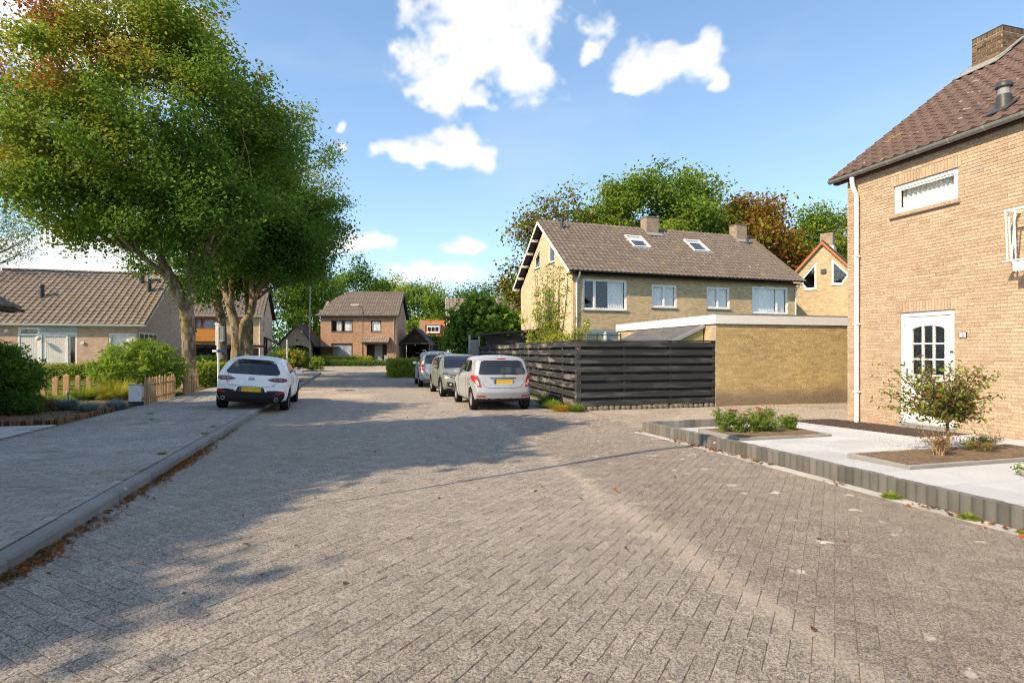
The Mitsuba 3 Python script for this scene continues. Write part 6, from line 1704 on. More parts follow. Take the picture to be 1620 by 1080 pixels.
# ---- silver-grey SUV, rear towards us
def trim_suv(cut, mir, Fm, key):
    cut('rear_window', Polygon([(-.62, 1.06), (.62, 1.06), (.66, 1.12), (.57, 1.44), (.50, 1.47), (-.50, 1.47), (-.57, 1.44), (-.66, 1.12)]).buffer(-.03).buffer(.03), 'rear', 'car_glass')
    for s in (1, -1):
        m = (lambda p: p) if s > 0 else mir
        k = cut('tail_light', m([(.66, .76), (.84, .76), (.86, .95), (.82, 1.08), (.75, 1.12), (.68, 1.02)]), 'rear', 'lamp_red', True, .7)
        cut('lens', m([(.67, .86), (.86, .86), (.86, .94), (.67, .94)]), 'rear', 'lamp_clear', True, .75, sub=k.split('__')[1])
        put(key + '__roof_rail', Fm(tube([(.45, s * .56, 1.60), (.60, s * .57, 1.68), (2.1, s * .57, 1.70), (2.3, s * .56, 1.62)], .022, 8)), 'alloy', smooth=50)
    cut('bumper_lower', [(-1, .20), (1, .20), (1, .56), (.80, .72), (.62, .74), (.55, .60), (-.55, .60), (-.62, .74), (-.80, .72), (-1, .56)], 'rear', 'pvc_grey', True, .45)
    cut('tailgate_seam', line([(-.66, 1.1), (-.64, .62), (.64, .62), (.66, 1.1)], .009), 'rear', 'seam')
    cut('plate_recess', rbox(-.34, .34, .80, .95, .02), 'rear', 'black_plastic', False, .4)
    plate(key, Fm, xsurf(key, 0, .87) - .006, .815)
    for s, view in ((1, 'left'), (-1, 'right')):
        cut('side_window', Polygon([(.45, 1.12), (.98, 1.09), (.98, 1.44), (.62, 1.42)]).buffer(-.02).buffer(.02), view, 'car_glass')
        cut('side_window', Polygon([(1.04, 1.085), (1.72, 1.06), (1.72, 1.46), (1.04, 1.445)]).buffer(-.02).buffer(.02), view, 'car_glass')
        cut('side_window', Polygon([(1.79, 1.055), (2.90, 1.01), (2.45, 1.36), (2.3, 1.45), (1.79, 1.46)]).buffer(-.02).buffer(.02), view, 'car_glass')
        cut('door_seam', line([(1.755, 1.0), (1.75, .5), (1.6, .34), (2.80, .32), (2.90, .98)], .009).union(line([(1.3, .70), (1.01, 1.05)], .009)), view, 'seam')
        cut('side_cladding', [(.0, .18), (4.3, .18), (4.3, .50), (.0, .58)], view, 'pvc_grey')
        mirror_(key, Fm, 2.62, .84, 1.02, s, 'paint_grey')
    cut('windscreen', [(-.66, 1.05), (.66, 1.05), (.56, 1.50), (-.56, 1.50)], 'front', 'car_glass', False, 2.4)
    put(key + '__aerial', Fm(tube([(1.2, 0, 1.63), (1.0, 0, 1.86)], .006, 6)), 'black_plastic')


spec_u = dict(L=4.32, W=1.80, H=1.64, rear=.83, wb=2.63, r=.345, paint='paint_grey', belt=(1.08, 1.0), tum=.27, rimr=.62, spokes=5, round=.09,
              side=[(.12, .32), (.03, .42), (.0, .58), (.03, .72), (.10, .85), (.12, 1.05), (.24, 1.36), (.36, 1.54), (.6, 1.60), (1.4, 1.64), (2.0, 1.62), (2.4, 1.50), (3.05, 1.10), (3.5, 1.02), (4.0, .92), (4.22, .78), (4.32, .58), (4.28, .36), (4.1, .25), (3.4, .23), (1.2, .23), (.5, .27)], trim=trim_suv)
_SURF['spec'] = spec_u
car('silver_suv', 'silver-grey sport utility car with roof rails, furthest of the three cars parked on the right', spec_u, (-3.42, 26.15), 13.0)


# ---- small pale car in the far carport
def trim_far(cut, mir, Fm, key):
    cut('windscreen', [(-.62, .98), (.62, .98), (.54, 1.38), (-.54, 1.38)], 'front', 'car_glass', False, 2.2)
    for s in (1, -1): cut('headlight', [(s * .42, .66), (s * .78, .72), (s * .76, .84), (s * .50, .80)], 'front', 'lamp_clear', True, .8)
    cut('grille', [(-.4, .40), (.4, .40), (.42, .60), (-.42, .60)], 'front', 'black_plastic', True, .6)
    plate(key, Fm, 3.89, .45, back=False)


spec_f = {**spec_s, 'trim': trim_far, 'paint': 'paint_grey'}
cp = EF.pt(11.1, 6.6, 0)
car('parked_car', 'pale car standing inside the timber carport at the end of the street', spec_f, (cp[0], cp[1]), 182.0)
# ================================================================ vegetation
def unit(v): return v / (np.linalg.norm(v, axis=-1, keepdims=True) + 1e-12)


def leaf_mesh(P, nrm, ax, size, hue, bri, aspect=.62, fold=.18):
    """one folded four-cornered leaf per point: normal, long axis, length"""
    nrm = unit(nrm); ax = unit(ax - nrm * (ax * nrm).sum(1, keepdims=True)); b = np.cross(nrm, ax); s = np.asarray(size)[:, None]
    v = np.stack([P - ax * s * .5, P + b * s * aspect * .5 - ax * s * .06 + nrm * s * fold * .5, P + ax * s * .5, P - b * s * aspect * .5 - ax * s * .06 + nrm * s * fold * .5], 1).reshape(-1, 3)
    k = np.arange(len(P)) * 4
    f = np.vstack([np.stack([k, k + 1, k + 2], 1), np.stack([k, k + 2, k + 3], 1)])
    return (v, f), np.repeat(np.stack([np.clip(hue, 0, 1), np.clip(bri, 0, 1)], 1), 4, 0)


def in_ball(g, n, p=2.2):
    d = unit(g.normal(size=(n, 3))); return d * (g.random(n) ** (1 / p))[:, None]


def clusters(g, lobes, spurs=0, sl=1.3):
    """cluster centres: lobes = [(centre, radii, number)], pushed about so that the outline is uneven"""
    C, N = [], []
    for c, r, n in lobes:
        u = in_ball(g, n, 4.2); r = np.asarray(r, float)
        bump = 1 + .42 * (meshkit.fbm(unit(u) * 2.6 + np.asarray(c) * .37, 3, 4) - .5)
        C.append(np.asarray(c) + u * r * bump[:, None]); N.append(u)
    if spurs:                       # leading shoots that stick out of the outline
        c, r, _ = lobes[0]; A, B = np.vstack(C), np.vstack(N)
        o = np.argsort(-np.linalg.norm(B, axis=1) * g.uniform(.9, 1.1, len(B)))[:spurs]
        for i in o:
            d = unit(B[i] * [1, 1, .7] + np.array([0, 0, .75]) + g.normal(0, .25, 3)); L = sl * g.uniform(.5, 1.5)
            for t in np.arange(.15, L, .2): C.append((A[i] + d * t)[None]); N.append(B[i][None])
    return np.vstack(C), np.vstack(N)


def boughs(g, lobes, per, spurs=0, sl=1.2, size=(1.05, .5)):
    """clusters gathered in boughs: flattened sprays that leave gaps between them"""
    C, N = clusters(g, [(c, r, max(3, int(1.45 * n / per))) for c, r, n in lobes])
    k = g.integers(int(per * .6), int(per * 1.4) + 1, len(C)); P = np.repeat(C, k, 0); O = np.repeat(N, k, 0)
    out = unit(O * [1, 1, .4] + g.normal(0, .25, O.shape)); q = in_ball(g, len(P), 2.0)
    s = np.repeat(g.uniform(.7, 1.3, len(C)), k)[:, None]
    P = P + q * np.array([size[0], size[0], size[1]]) * s; P[:, 2] -= .22 * ((q[:, 0] ** 2 + q[:, 1] ** 2)) * s[:, 0] * size[0]
    P = P + out * (g.random((len(P), 1)) ** 2 * .5 * s)
    if spurs:
        Cs, Ns = clusters(g, [lobes[0]] + list(lobes[1:]), spurs, sl); m = len(Cs) - sum(l[2] for l in lobes)
        P = np.vstack([P, Cs[-m:]]); O = np.vstack([O, Ns[-m:]])
    return P, unit(O + [0, 0, .35])


def foliage(g, C, N, per, cr, size, hue, bri=(.5, .16), aspect=.62, droop=.0, spread=.06, flat=.7):
    """leaves around cluster centres C (N: outward direction); hue: number or function of positions"""
    P = np.repeat(C, per, 0); O = np.repeat(N, per, 0); n = len(P)
    P = P + g.normal(size=(n, 3)) * cr * np.array([1, 1, flat])
    nrm = unit(O * .5 + np.array([0, 0, .75]) + g.normal(size=(n, 3)) * .75)
    ax = unit(O * .6 + g.normal(size=(n, 3)) + np.array([0, 0, -droop]))
    hc = np.repeat(g.normal(0, spread, len(C)), per)
    hb = np.repeat(g.normal(0, bri[1] * .5, len(C)), per)
    H_ = (hue(P, g) if callable(hue) else hue) + hc + g.normal(0, .035, n)
    return leaf_mesh(P, nrm, ax, size * g.uniform(.65, 1.25, n), H_, bri[0] + hb + g.normal(0, bri[1], n), aspect)


def bez(a, b, c, n=8):
    t = np.linspace(0, 1, n)[:, None]; return (1 - t) ** 2 * np.asarray(a) + 2 * t * (1 - t) * np.asarray(b) + t * t * np.asarray(c)


def wob(p, g, a): 
    q = np.array(p, float); q[1:-1] += g.normal(0, a, (len(q) - 2, 3)); return q


def limbs(g, stems, C, n, r0=.07, r1=.012, lift=.5):
    """branches from the stems [(points, radii)] to n of the cluster centres"""
    out = []
    S = np.vstack([s[0][len(s[0]) // 3:] for s in stems]); R = np.concatenate([np.asarray(s[1])[len(s[0]) // 3:] for s in stems])
    for c in C[g.permutation(len(C))[:n]]:
        d = np.linalg.norm(S - c, axis=1) + np.maximum(0, S[:, 2] - c[2] + .6) * 3
        i = int(np.argmin(d)); s = S[i]; L = np.linalg.norm(c - s)
        mid = (s + c) / 2 + np.array([0, 0, lift * L * .15]) + g.normal(0, .06 * L, 3)
        rr = min(R[i] * .55, r0 * (.5 + L / 6))
        out.append(tube(wob(bez(s, mid, c, 6), g, .02 * L), np.linspace(rr, r1, 6), 5, False))
    return out


def trunk_mesh(stems, g, n=14, rough=.06):
    ms = []
    for p, r in stems:
        p = np.asarray(p, float); t = np.linspace(0, 1, len(p)); m = max(8, int(np.linalg.norm(np.diff(p, axis=0), axis=1).sum() / .18)); tt = np.linspace(0, 1, m)
        from scipy.interpolate import PchipInterpolator
        q = PchipInterpolator(t, p)(tt); rr = PchipInterpolator(t, r)(tt)
        v, f = tube(q, rr, n)
        k = len(q) * n; c = np.repeat(q, n, 0); d = v[:k] - c
        v[:k] = c + d * (1 + rough * 2 * (meshkit.fbm(np.c_[v[:k] * [2.6, 2.6, 1.5]], 3, 7) - .5) * 2)[:, None]
        ms.append((v, f))
    return ms


def tree(key, label, base, stems, lobes, per, cr, size, hue, cat_='tree', group=None, seed=0, nl=40, bri=(.5, .16), aspect=.62, droop=0., spread=.06, r0=.07, spurs=0, barkmat='bark', flat=.7, bough=0, bsize=(1.05, .5), far=1.0):
    if far != 1:                   # the whole tree moved further down the line of sight, grown to match
        e_ = np.array([0, 0, 1.6]); base = (base[0] * far, base[1] * far); lobes = [((np.array(c) - e_) * far + e_, np.array(r) * far, n) for c, r, n in lobes]
        stems = [([tuple(np.array(q) * [far, far, far] + ([0, 0, -.6 * (far - 1)] if q[2] > 0 else [0, 0, 0])) for q in p_], r_) for p_, r_ in stems]
    k = thing(key, label, cat_, group); g = np.random.default_rng(seed)
    C, N = boughs(g, lobes, bough, spurs, size=bsize) if bough else clusters(g, lobes, spurs)
    st = [(np.asarray(p, float) + [base[0], base[1], 0], np.asarray(r, float)) for p, r in stems]
    ms = trunk_mesh(st, g)
    put(k + '__trunk', cat(ms), barkmat, smooth=70)
    if nl: put(k + '__branches', cat(limbs(g, st, C, nl, r0)), barkmat, smooth=70)
    m, uv = foliage(g, C, N, per, cr, size, hue, bri, aspect, droop, spread, flat)
    put(k + '__crown', m, 'leaf', uv=uv)
    return k


def hue_autumn(b, top, z0, z1, left=None):
    def fn(P, g):
        t = np.clip((P[:, 2] - z0) / (z1 - z0), 0, 1)
        h = b + (top - b) * t ** 1.3
        if left is not None: h = h + np.clip((left - P[:, 0]) / 4.0, -.5, 1.4) * .09
        n = meshkit.fbm(P * .55, 2, 11)
        return h + (n - .5) * .22 + np.where(meshkit.noise(P * .8, 5) + (0 if left is None else np.clip((left - P[:, 0]) / 30, -.1, .14)) > .66, .36 * t ** 1.3 + .03, 0)
    return fn


# ---- the maples along the left pavement
tree('street_tree', 'large maple with red and orange tints at its top, behind the picket fences', (-13.35, 23.5),
     [([(0, 0, 0), (.02, 0, .5), (.0, 0, 1.6), (-.05, 0, 2.8), (-.16, 0, 3.6)], [.36, .28, .26, .27, .26]),
      ([(-.14, 0, 3.3), (-.5, -.1, 4.4), (-1.0, -.2, 5.4), (-1.35, -.2, 7.2), (-1.6, -.2, 9.5), (-2.0, -.2, 12.5)], [.22, .18, .15, .12, .08, .03]),
      ([(-.12, .02, 3.4), (.02, .1, 4.6), (.0, .2, 6.4), (-.3, .2, 9), (-.5, .2, 13.5)], [.20, .16, .14, .10, .03]),
      ([(-.08, 0, 3.3), (.30, -.1, 4.4), (.75, -.2, 5.6), (1.6, -.2, 7.6), (2.6, -.3, 10.5)], [.17, .13, .11, .08, .03]),
      ([(-.5, -.1, 4.4), (-1.7, -.6, 5.6), (-3.0, -.8, 6.9), (-4.6, -.8, 8.6)], [.12, .10, .07, .03]),
      ([(.28, -.1, 4.3), (.9, -.5, 5.0), (1.9, -.9, 6.2), (3.0, -1, 7.8)], [.09, .07, .05, .02])],
     [((-14.6, 23.5, 10.9), (4.3, 4.4, 4.6), 600), ((-18.5, 23.2, 10.3), (2.2, 2.4, 2.2), 150), ((-17.0, 22.7, 7.4), (2.9, 2.3, 1.5), 150), ((-11.9, 23.4, 10.2), (1.8, 2.7, 3.2), 190), ((-12.2, 22.5, 6.7), (2.5, 2.3, 1.4), 130), ((-14.7, 22.8, 14.3), (2.5, 2.6, 1.4), 110)],
     52, .36, .165, hue_autumn(.24, .50, 5.5, 15.0, -14.0), seed=101, nl=150, spread=.05, spurs=110, bough=15)
tree('street_tree', 'many-stemmed maple behind the nearest street tree, its crown reaching furthest right over the road', (-12.95, 27.0),
     [([(-.12, 0, 0), (-.10, 0, 1.2), (-.12, 0, 2.4), (-.30, 0, 3.2), (-.62, 0, 4.3), (-.98, .1, 5.3), (-1.3, .1, 7.5)], [.36, .31, .27, .24, .19, .16, .06]),
      ([(-.35, 0, 3.2), (-.32, -.1, 4.5), (-.42, -.1, 5.6), (-.5, 0, 8.5)], [.16, .14, .12, .05]),
      ([(.02, 0, .6), (.06, 0, 2.0), (.25, 0, 2.9), (.52, 0, 3.25), (.66, 0, 3.9), (.68, 0, 5.2), (1.1, 0, 7), (1.8, 0, 9.5)], [.22, .20, .19, .18, .19, .18, .12, .05])],
     [((-11.7, 27.3, 8.9), (3.1, 3.6, 3.6), 430), ((-10.2, 26.8, 8.0), (1.4, 2.3, 2.5), 170), ((-13.5, 28, 8.5), (3.0, 2.6, 3.5), 220), ((-10.6, 27, 5.9), (1.9, 2.0, 1.0), 110)],
     50, .36, .165, hue_autumn(.17, .42, 7, 14), seed=102, nl=110, spread=.05, spurs=60, bough=14, far=1.13)
tree('street_tree', 'maple with a straight mossy trunk, behind the many-stemmed street tree', (-14.35, 31.0),
     [([(0, 0, 0), (0, 0, 1.5), (.02, 0, 3), (-.02, 0, 5), (0, 0, 9)], [.30, .26, .24, .2, .06])],
     [((-13.6, 31.5, 9.0), (4.4, 3.5, 3.6), 330)], 40, .38, .18, hue_autumn(.16, .36, 7, 13), seed=103, nl=60, bough=12, far=1.13)
tree('street_tree', 'maple with a dark shaded trunk, behind and left of the many-stemmed street tree', (-15.0, 29.4),
     [([(0, 0, 0), (0, 0, 1.5), (-.03, 0, 3), (-.25, 0, 4.2), (-.6, 0, 8)], [.33, .29, .27, .22, .06])],
     [((-15.8, 29.8, 8.6), (4.6, 3.4, 3.8), 330), ((-14.6, 28.8, 5.2), (2.0, 1.2, .9), 60)], 40, .38, .18, hue_autumn(.18, .42, 7, 13), seed=104, nl=60, bough=12, far=1.13)
# trees that stand just outside the left of the frame and shade the pavement and the road
for i, (x, y, z, r, rz) in enumerate(((-12.45, 2.8, 8.1, 1.85, 2.7), (-15.35, -3.3, 7.8, 2.6, 2.8), (-19.2, 5.0, 9.4, 3.2, 3.3), (-14.6, 8.4, 5.0, 1.6, 1.5))):
    if i == 3: continue
    tree('street_tree', ('maple just outside the left of the frame whose shadow lies across the road', 'maple behind the camera on the left that shades the near kerb', 'maple outside the left edge that shades the pavement')[i], (x, y),
         [([(0, 0, 0), (0, 0, 1.5), (.05, 0, 3.2), (.1, .1, 5.5), (.1, 0, z + 1)], [.3, .25, .22, .15, .05])],
         [((x, y, z), (r, r, rz), 800), ((x + r * .6, y + .8, z - .9), (r * .6, r * .6, rz * .55), 190), ((x + .6, y + r * .5, z + rz * .5), (r * .55, r * .5, rz * .5), 150)], 40, .30, .34, .25, seed=120 + i, nl=50, bough=12, bsize=(.9, .6))
# tree with fine grey-green foliage whose branch tips enter at the left edge
tree('willow_tree', 'fine-leaved grey-green tree reaching into the left edge of the picture, behind the bungalow roof', (-36.2, 36.5),
     [([(0, 0, 0), (0, 0, 3), (.3, 0, 6), (.8, 0, 11)], [.4, .33, .25, .06])],
     [((-36.6, 36.5, 9.2), (4.4, 4, 3.6), 170), ((-32.6, 36, 9.4), (3.0, 2, 2.0), 60)], 46, .42, .20, .20, seed=140, nl=70, bri=(.62, .14), aspect=.3, droop=.8)

# ---- big trees behind the houses
BG = [('sparse red-brown tree with thin foliage behind the left end of the semi-detached pair', 4.6, 47, 12.0, [((4.7, 47, 10.6), (3.6, 3.2, 4.0), 260), ((1.9, 46.5, 7.2), (1.7, 1.6, 2.2), 60)], 24, 9, .6),
      ('tall dense green and gold tree behind the middle of the semi-detached roof', 11.8, 46, 14.0, [((11.6, 46, 11.5), (5.4, 4, 4.7), 560), ((8.0, 46, 10.6), (2.7, 3, 4.2), 190), ((14.6, 46, 11.0), (2.4, 3, 4.0), 120)], 42, .37, .55),
      ('orange-brown tree behind the right end of the semi-detached roof', 19.4, 47, 12.0, [((19.3, 47, 10.2), (3.2, 3, 4.0), 420), ((22.0, 47, 8.0), (2.6, 2.4, 2.8), 150)], 36, 8, .55),
      ('green tree between the orange tree and the tan brick house', 28.0, 50, 12.0, [((28.4, 50, 10.2), (4.0, 3, 3.8), 360), ((25.6, 50, 9), (2.0, 2, 2.6), 60)], 36, .36, .55),
      ('dark green tree behind the yellow balcony house', -33.0, 76, 12.0, [((-33, 76, 9.5), (7.0, 4, 5.6), 300)], 30, .20, .8),
      ('dark tree with yellow-green lights between the balcony house and the end house', -28.4, 82, 12.0, [((-28.8, 82, 8.2), (4.2, 3, 5.6), 260)], 30, .36, .8),
      ('dark evergreen tree behind the left end of the roof at the end of the street', -25.5, 92, 12, [((-25.5, 92, 10.2), (4.8, 3, 4.8), 260)], 30, .15, .8),
      ('rounded green tree to the right of the house at the end of the street', -14.9, 94, 9.0, [((-14.9, 94, 7.6), (4.3, 3.5, 5.2), 360)], 34, .36, .7),
      ('small tree top showing behind the ridge of the end house', -23.0, 108, 12, [((-23.0, 108, 12.3), (3.2, 3, 2.6), 150)], 26, .50, .8),
      ('tree top above the plain tiled roof right of the street', -6.2, 100, 10, [((-6.0, 100, 9.6), (7.0, 3, 3.0), 240)], 26, .12, .8),
      ('small bright maple behind the left corner of the semi-detached pair', 1.2, 43.5, 8.0, [((1.1, 43.5, 5.9), (1.4, 1.3, 2.1), 70)], 24, 9, .5)]
for i, (lab, x, y, ht, lobes, per, hue, cr) in enumerate(BG):
    tree('tree', lab, (x, y), [([(0, 0, 0), (0, 0, ht * .3), (.2, 0, ht * .6), (.1, 0, ht * .95)], [.4, .34, .22, .05])], lobes, per, cr, .30 if y < 60 else .42,
         (lambda P, g, h_=hue: h_ + (meshkit.fbm(P * .45, 3, 3) - .5) * .34 if h_ < 2 else g.choice([.40, .46, 1.04, 1.04, .52] if h_ == 9 else [.64, .70, .75, 1.05, .54, .72], len(P))), seed=200 + i, nl=60 if i < 4 else 20, spread=.07, bri=((.5 if y < 60 else .72) if hue < .6 else .38, .2), bough=7 if i < 4 else 6, bsize=(.95, .5) if y < 60 else (1.3, .7), spurs=14 if i < 4 else 8)
# far wood that closes the horizon
g = np.random.default_rng(77); n = 2600
x = g.uniform(-260, 260, n); C = np.c_[x, 150 + g.uniform(0, 14, n), g.uniform(0, 1, n) ** .8 * (8.0 + 4.5 * (meshkit.fbm(np.c_[x * .05, x * 0, x * 0], 3, 2) - .4))]
m, uv = foliage(g, C, np.tile([0, -1, .3], (n, 1)), 16, 1.0, 1.0, .14, (.45, .18))
tag(put('woodland', m, 'leaf', uv=uv), 'dark wood on the horizon behind the houses', 'woodland', kind='stuff')


# ---- shrubs, hedges and garden plants
def shrub(key, label, x, y, z0, rx, ry, hgt, ncl, per, cr, size, hue, seed, cat_='shrub', group=None, bri=(.5, .16), aspect=.55, stems=9, pw=None, droop=0, spread=.05, ctop=.5):
    k = thing(key, label, cat_, group); g = np.random.default_rng(seed)
    C, N = clusters(g, [((x, y, z0 + hgt * ctop), (rx, ry, hgt * (1 - ctop)), ncl)])
    C[:, 2] = np.maximum(C[:, 2], z0 + .06)
    ms = []
    for c in C[g.permutation(len(C))[:stems]]:
        b0 = np.array([x + g.normal(0, rx * .12), y + g.normal(0, ry * .12), z0 - .03]); ms.append(tube(wob(bez(b0, (b0 + c) / 2 + [0, 0, .1 * hgt], c, 6), g, .01), np.linspace(.014, .004, 6) * max(1, hgt), 5, False))
    put(k + '__stems', cat(ms), 'bark', smooth=60)
    m, uv = foliage(g, C, N, per, cr, size, hue, bri, aspect, droop, spread)
    m[0][:, 2] = np.maximum(m[0][:, 2], z0 + .002)
    put(k + '__foliage', m, 'leaf', uv=uv)
    return k, C


shrub('evergreen_shrub', 'big rounded bright green shrub behind the picket fence, in front of the bungalow', -12.45, 19.1, .12, 1.38, 1.25, 1.84, 300, 22, .10, .165, .37, 301, aspect=.42, bri=(.68, .26), stems=14)
shrub('conifer_shrub', 'large dark yew-like evergreen at the left edge behind the soil bed', -12.55, 13.75, .1, 0.92, .9, 1.72, 330, 40, .10, .16, .2, 302, aspect=.22, bri=(.6, .25), droop=-.2, stems=14)
shrub('conifer_shrub', 'low blue-green spreading conifer below the big dark evergreen at the left edge', -11.75, 13.35, .1, .75, .4, .5, 90, 40, .08, .10, .06, 303, aspect=.2, bri=(.75, .2))


def clump(key, label, x, y, z0, r, hgt, n, w, mat, hue, bri, seed, cat_='grass', group=None, lean=.7, curve=.5):
    """a tuft of arching blades"""
    k = thing(key, label, cat_, group); g = np.random.default_rng(seed)
    a = g.uniform(0, 2 * np.pi, n); rr = r * .25 * np.sqrt(g.random(n)); b0 = np.c_[x + rr * np.cos(a), y + rr * np.sin(a), np.full(n, z0 - .01)]
    a2 = a + g.normal(0, .5, n); L = np.hypot(hgt, r * .6) * g.uniform(.55, 1.0, n); th = np.minimum(lean * 1.75, 1.5) * np.sqrt(g.random(n)); L = L * (1 - (1 - hgt / np.hypot(hgt, r * .6)) * np.cos(th))
    d = np.c_[np.cos(a2), np.sin(a2), np.zeros(n)]; side = np.c_[-np.sin(a2), np.cos(a2), np.zeros(n)] * w / 2
    def at_(q, t): return b0 + d * (L * q * np.sin(t))[:, None] + np.c_[np.zeros((n, 2)), L * q * np.cos(t)]
    p1, p2 = at_(.6, th * .8), at_(1.0, th * (1 + .12 * curve)); p2[:, 2] = np.maximum(p2[:, 2], z0 + .004)
    v = np.stack([b0 - side, b0 + side, p1 - side * .8, p1 + side * .8, p2], 1).reshape(-1, 3); q = np.arange(n) * 5
    f = np.vstack([np.stack([q, q + 1, q + 3], 1), np.stack([q, q + 3, q + 2], 1), np.stack([q + 2, q + 3, q + 4], 1)])
    uv = np.repeat(np.stack([np.clip(hue + g.normal(0, .09, n), 0, 1), np.clip(bri + g.normal(0, .25, n), 0, 1)], 1), 5, 0)
    put(k + '__blades', (v, f), mat, uv=uv)
    return k


clump('fescue', 'blue-green fescue tuft in the soil bed, darker and left of the paler one', -11.35, 14.55, .12, .55, .42, 620, .015, 'blue_blade', .35, .5, 310)
clump('fescue', 'pale silvery fescue tuft in the soil bed, next to the log edging', -10.55, 14.15, .12, .42, .34, 560, .014, 'blue_blade', .9, .5, 311)
clump('fescue', 'silvery fescue tuft furthest right in the soil bed', -10.25, 14.75, .12, .45, .36, 520, .014, 'blue_blade', .85, .5, 312)
clump('tall_grass', 'tall beige-green ornamental grass in front of the rounded green shrub', -12.1, 17.4, .12, .95, .85, 1100, .016, 'leaf', .56, .75, 313, curve=.8)
clump('tall_grass', 'low green ornamental grass left of the tall beige one', -13.2, 17.6, .12, .8, .55, 800, .016, 'leaf', .44, .6, 314)
shrub('heather', 'purple-brown heather cushion in the soil bed beside the dark evergreen', -12.15, 14.6, .12, .5, .4, .34, 110, 34, .05, .05, .93, 315, cat_='plant', bri=(.35, .2), aspect=.3)
# grass on the lawn
g = np.random.default_rng(316); n = 14000
q = np.c_[g.uniform(12, 23.5, n), g.uniform(-13, -3.6, n)]; P0 = K0 + q[:, :1] * D1 + q[:, 1:] * D2
b0 = np.c_[P0, np.full(n, .105)]; a = g.uniform(0, 6.28, n); sd = np.c_[np.cos(a), np.sin(a), a * 0] * .006; tp = b0 + np.c_[g.normal(0, .02, (n, 2)), g.uniform(.04, .10, n)]
v = np.stack([b0 - sd, b0 + sd, tp], 1).reshape(-1, 3)
tag(put('lawn_grass', (v, np.arange(3 * n).reshape(-1, 3)), 'leaf', uv=np.repeat(np.c_[g.normal(.42, .06, n), g.normal(.6, .15, n)].clip(0, 1), 3, 0)), 'short grass of the lawn between the picket fences', 'grass', kind='stuff')


def hedge(key, label, x0, x1, y0, y1, z0, z1, ang, org, size, hue, n, seed, bri=(.55, .18), group=None, top=.06, core=True):
    k = thing(key, label, 'hedge', group); g = np.random.default_rng(seed); F_ = Frame(ang, org)
    lx, ly, lz = x1 - x0, y1 - y0, z1 - z0
    A = np.array([lx * ly, lx * lz, lx * lz, ly * lz, ly * lz]); side = g.choice(5, n, p=A / A.sum())
    u, v_ = g.random(n), g.random(n); P = np.empty((n, 3)); O = np.zeros((n, 3))
    for s in range(5):
        m = side == s
        P[m] = {0: np.c_[x0 + u[m] * lx, y0 + v_[m] * ly, np.full(m.sum(), z1)], 1: np.c_[x0 + u[m] * lx, np.full(m.sum(), y0), z0 + v_[m] * lz], 2: np.c_[x0 + u[m] * lx, np.full(m.sum(), y1), z0 + v_[m] * lz],
                3: np.c_[np.full(m.sum(), x0), y0 + u[m] * ly, z0 + v_[m] * lz], 4: np.c_[np.full(m.sum(), x1), y0 + u[m] * ly, z0 + v_[m] * lz]}[s]
        O[m] = [(0, 0, 1), (0, -1, 0), (0, 1, 0), (-1, 0, 0), (1, 0, 0)][s]
    P = P + g.normal(0, size * .6, (n, 3)) + O * (size * 1.0 * (meshkit.fbm(P * 1.7, 2, 3) - .5) * 2)[:, None]
    P[:, 2] = np.maximum(P[:, 2], z0 + .01)
    hu = hue + top * (P[:, 2] > z1 - size * 1.5) + (meshkit.fbm(P * 1.1, 2, 8) - .5) * .14
    P = P @ F_.R + F_.o; O = O @ F_.R
    m, uv = leaf_mesh(P, unit(O + g.normal(0, .7, (n, 3)) + [0, 0, .3]), g.normal(size=(n, 3)), size * g.uniform(.7, 1.3, n), hu, bri[0] + g.normal(0, bri[1], n))
    put(k + '__foliage', m, 'leaf', uv=uv)
    c_ = size * .6
    tw = [tube(F_((np.array([[x0 + c_ + (lx - 2 * c_) * g.random(), y0 + ly * g.uniform(.25, .75), z0], [x0 + c_ + (lx - 2 * c_) * g.random(), y0 + ly * g.uniform(.2, .8), z1 - c_]]), None))[0], [.012, .005], 5, False) for _ in range(int(lx * 14))]
    put(k + '__stems', cat(tw), 'bark')
    if core:
        bm, buv = leaf_mesh(*[np.repeat(a_, 1, 0) for a_ in (F_((np.c_[g.uniform(x0 + c_, x1 - c_, n // 2), g.uniform(y0 + c_, y1 - c_, n // 2), g.uniform(z0, z1 - c_, n // 2)], None))[0], g.normal(size=(n // 2, 3)), g.normal(size=(n // 2, 3)))], np.full(n // 2, size * 1.3), np.full(n // 2, hue - .1), np.full(n // 2, .4))
        put(k + '__inner_foliage', bm, 'leaf', uv=buv)


hedge('hedge', 'low clipped yellow-green hedge in front of the bungalow', -.5, 9.5, 0, .7, .05, .86, 9, (-27.5, 29.4, .05), .10, .40, 7500, 401, top=.10)
hedge('hedge', 'yellow-green clipped hedge at the corner beside the silver-grey sport utility car', 0, 1.75, 0, 2.6, 0, 1.08, 15.4, (-7.5, 34.9, 0), .10, .47, 5200, 402, top=.04)
hedge('hedge', 'tall green hedge wall at the end of the street, below the orange roof', 0, 4.4, 0, 1.0, 0, 3.75, 0, (-12.4, 76, 0), .22, .28, 4200, 403)
hedge('hedge', 'low grey-green border hedge in front of the house at the end of the street', 0, 9.3, 0, .8, 0, .55, 1, (-22.6, 60.0, .1), .13, .16, 3600, 404, bri=(.65, .2))
hedge('hedge', 'mixed flowering border under the windows of the house at the end of the street', 0, 6.4, 0, 1.3, 0, .9, 1, (-22.6, 64.8, .1), .16, .50, 3000, 405, bri=(.7, .3))
hedge('hedge', 'bright green low hedge behind the taller picket fence, left of the white hatchback', 0, 3.8, 0, 1.0, 0, .95, 15.4, (-14.2, 23.9, .1), .12, .46, 3400, 406, bri=(.75, .25))
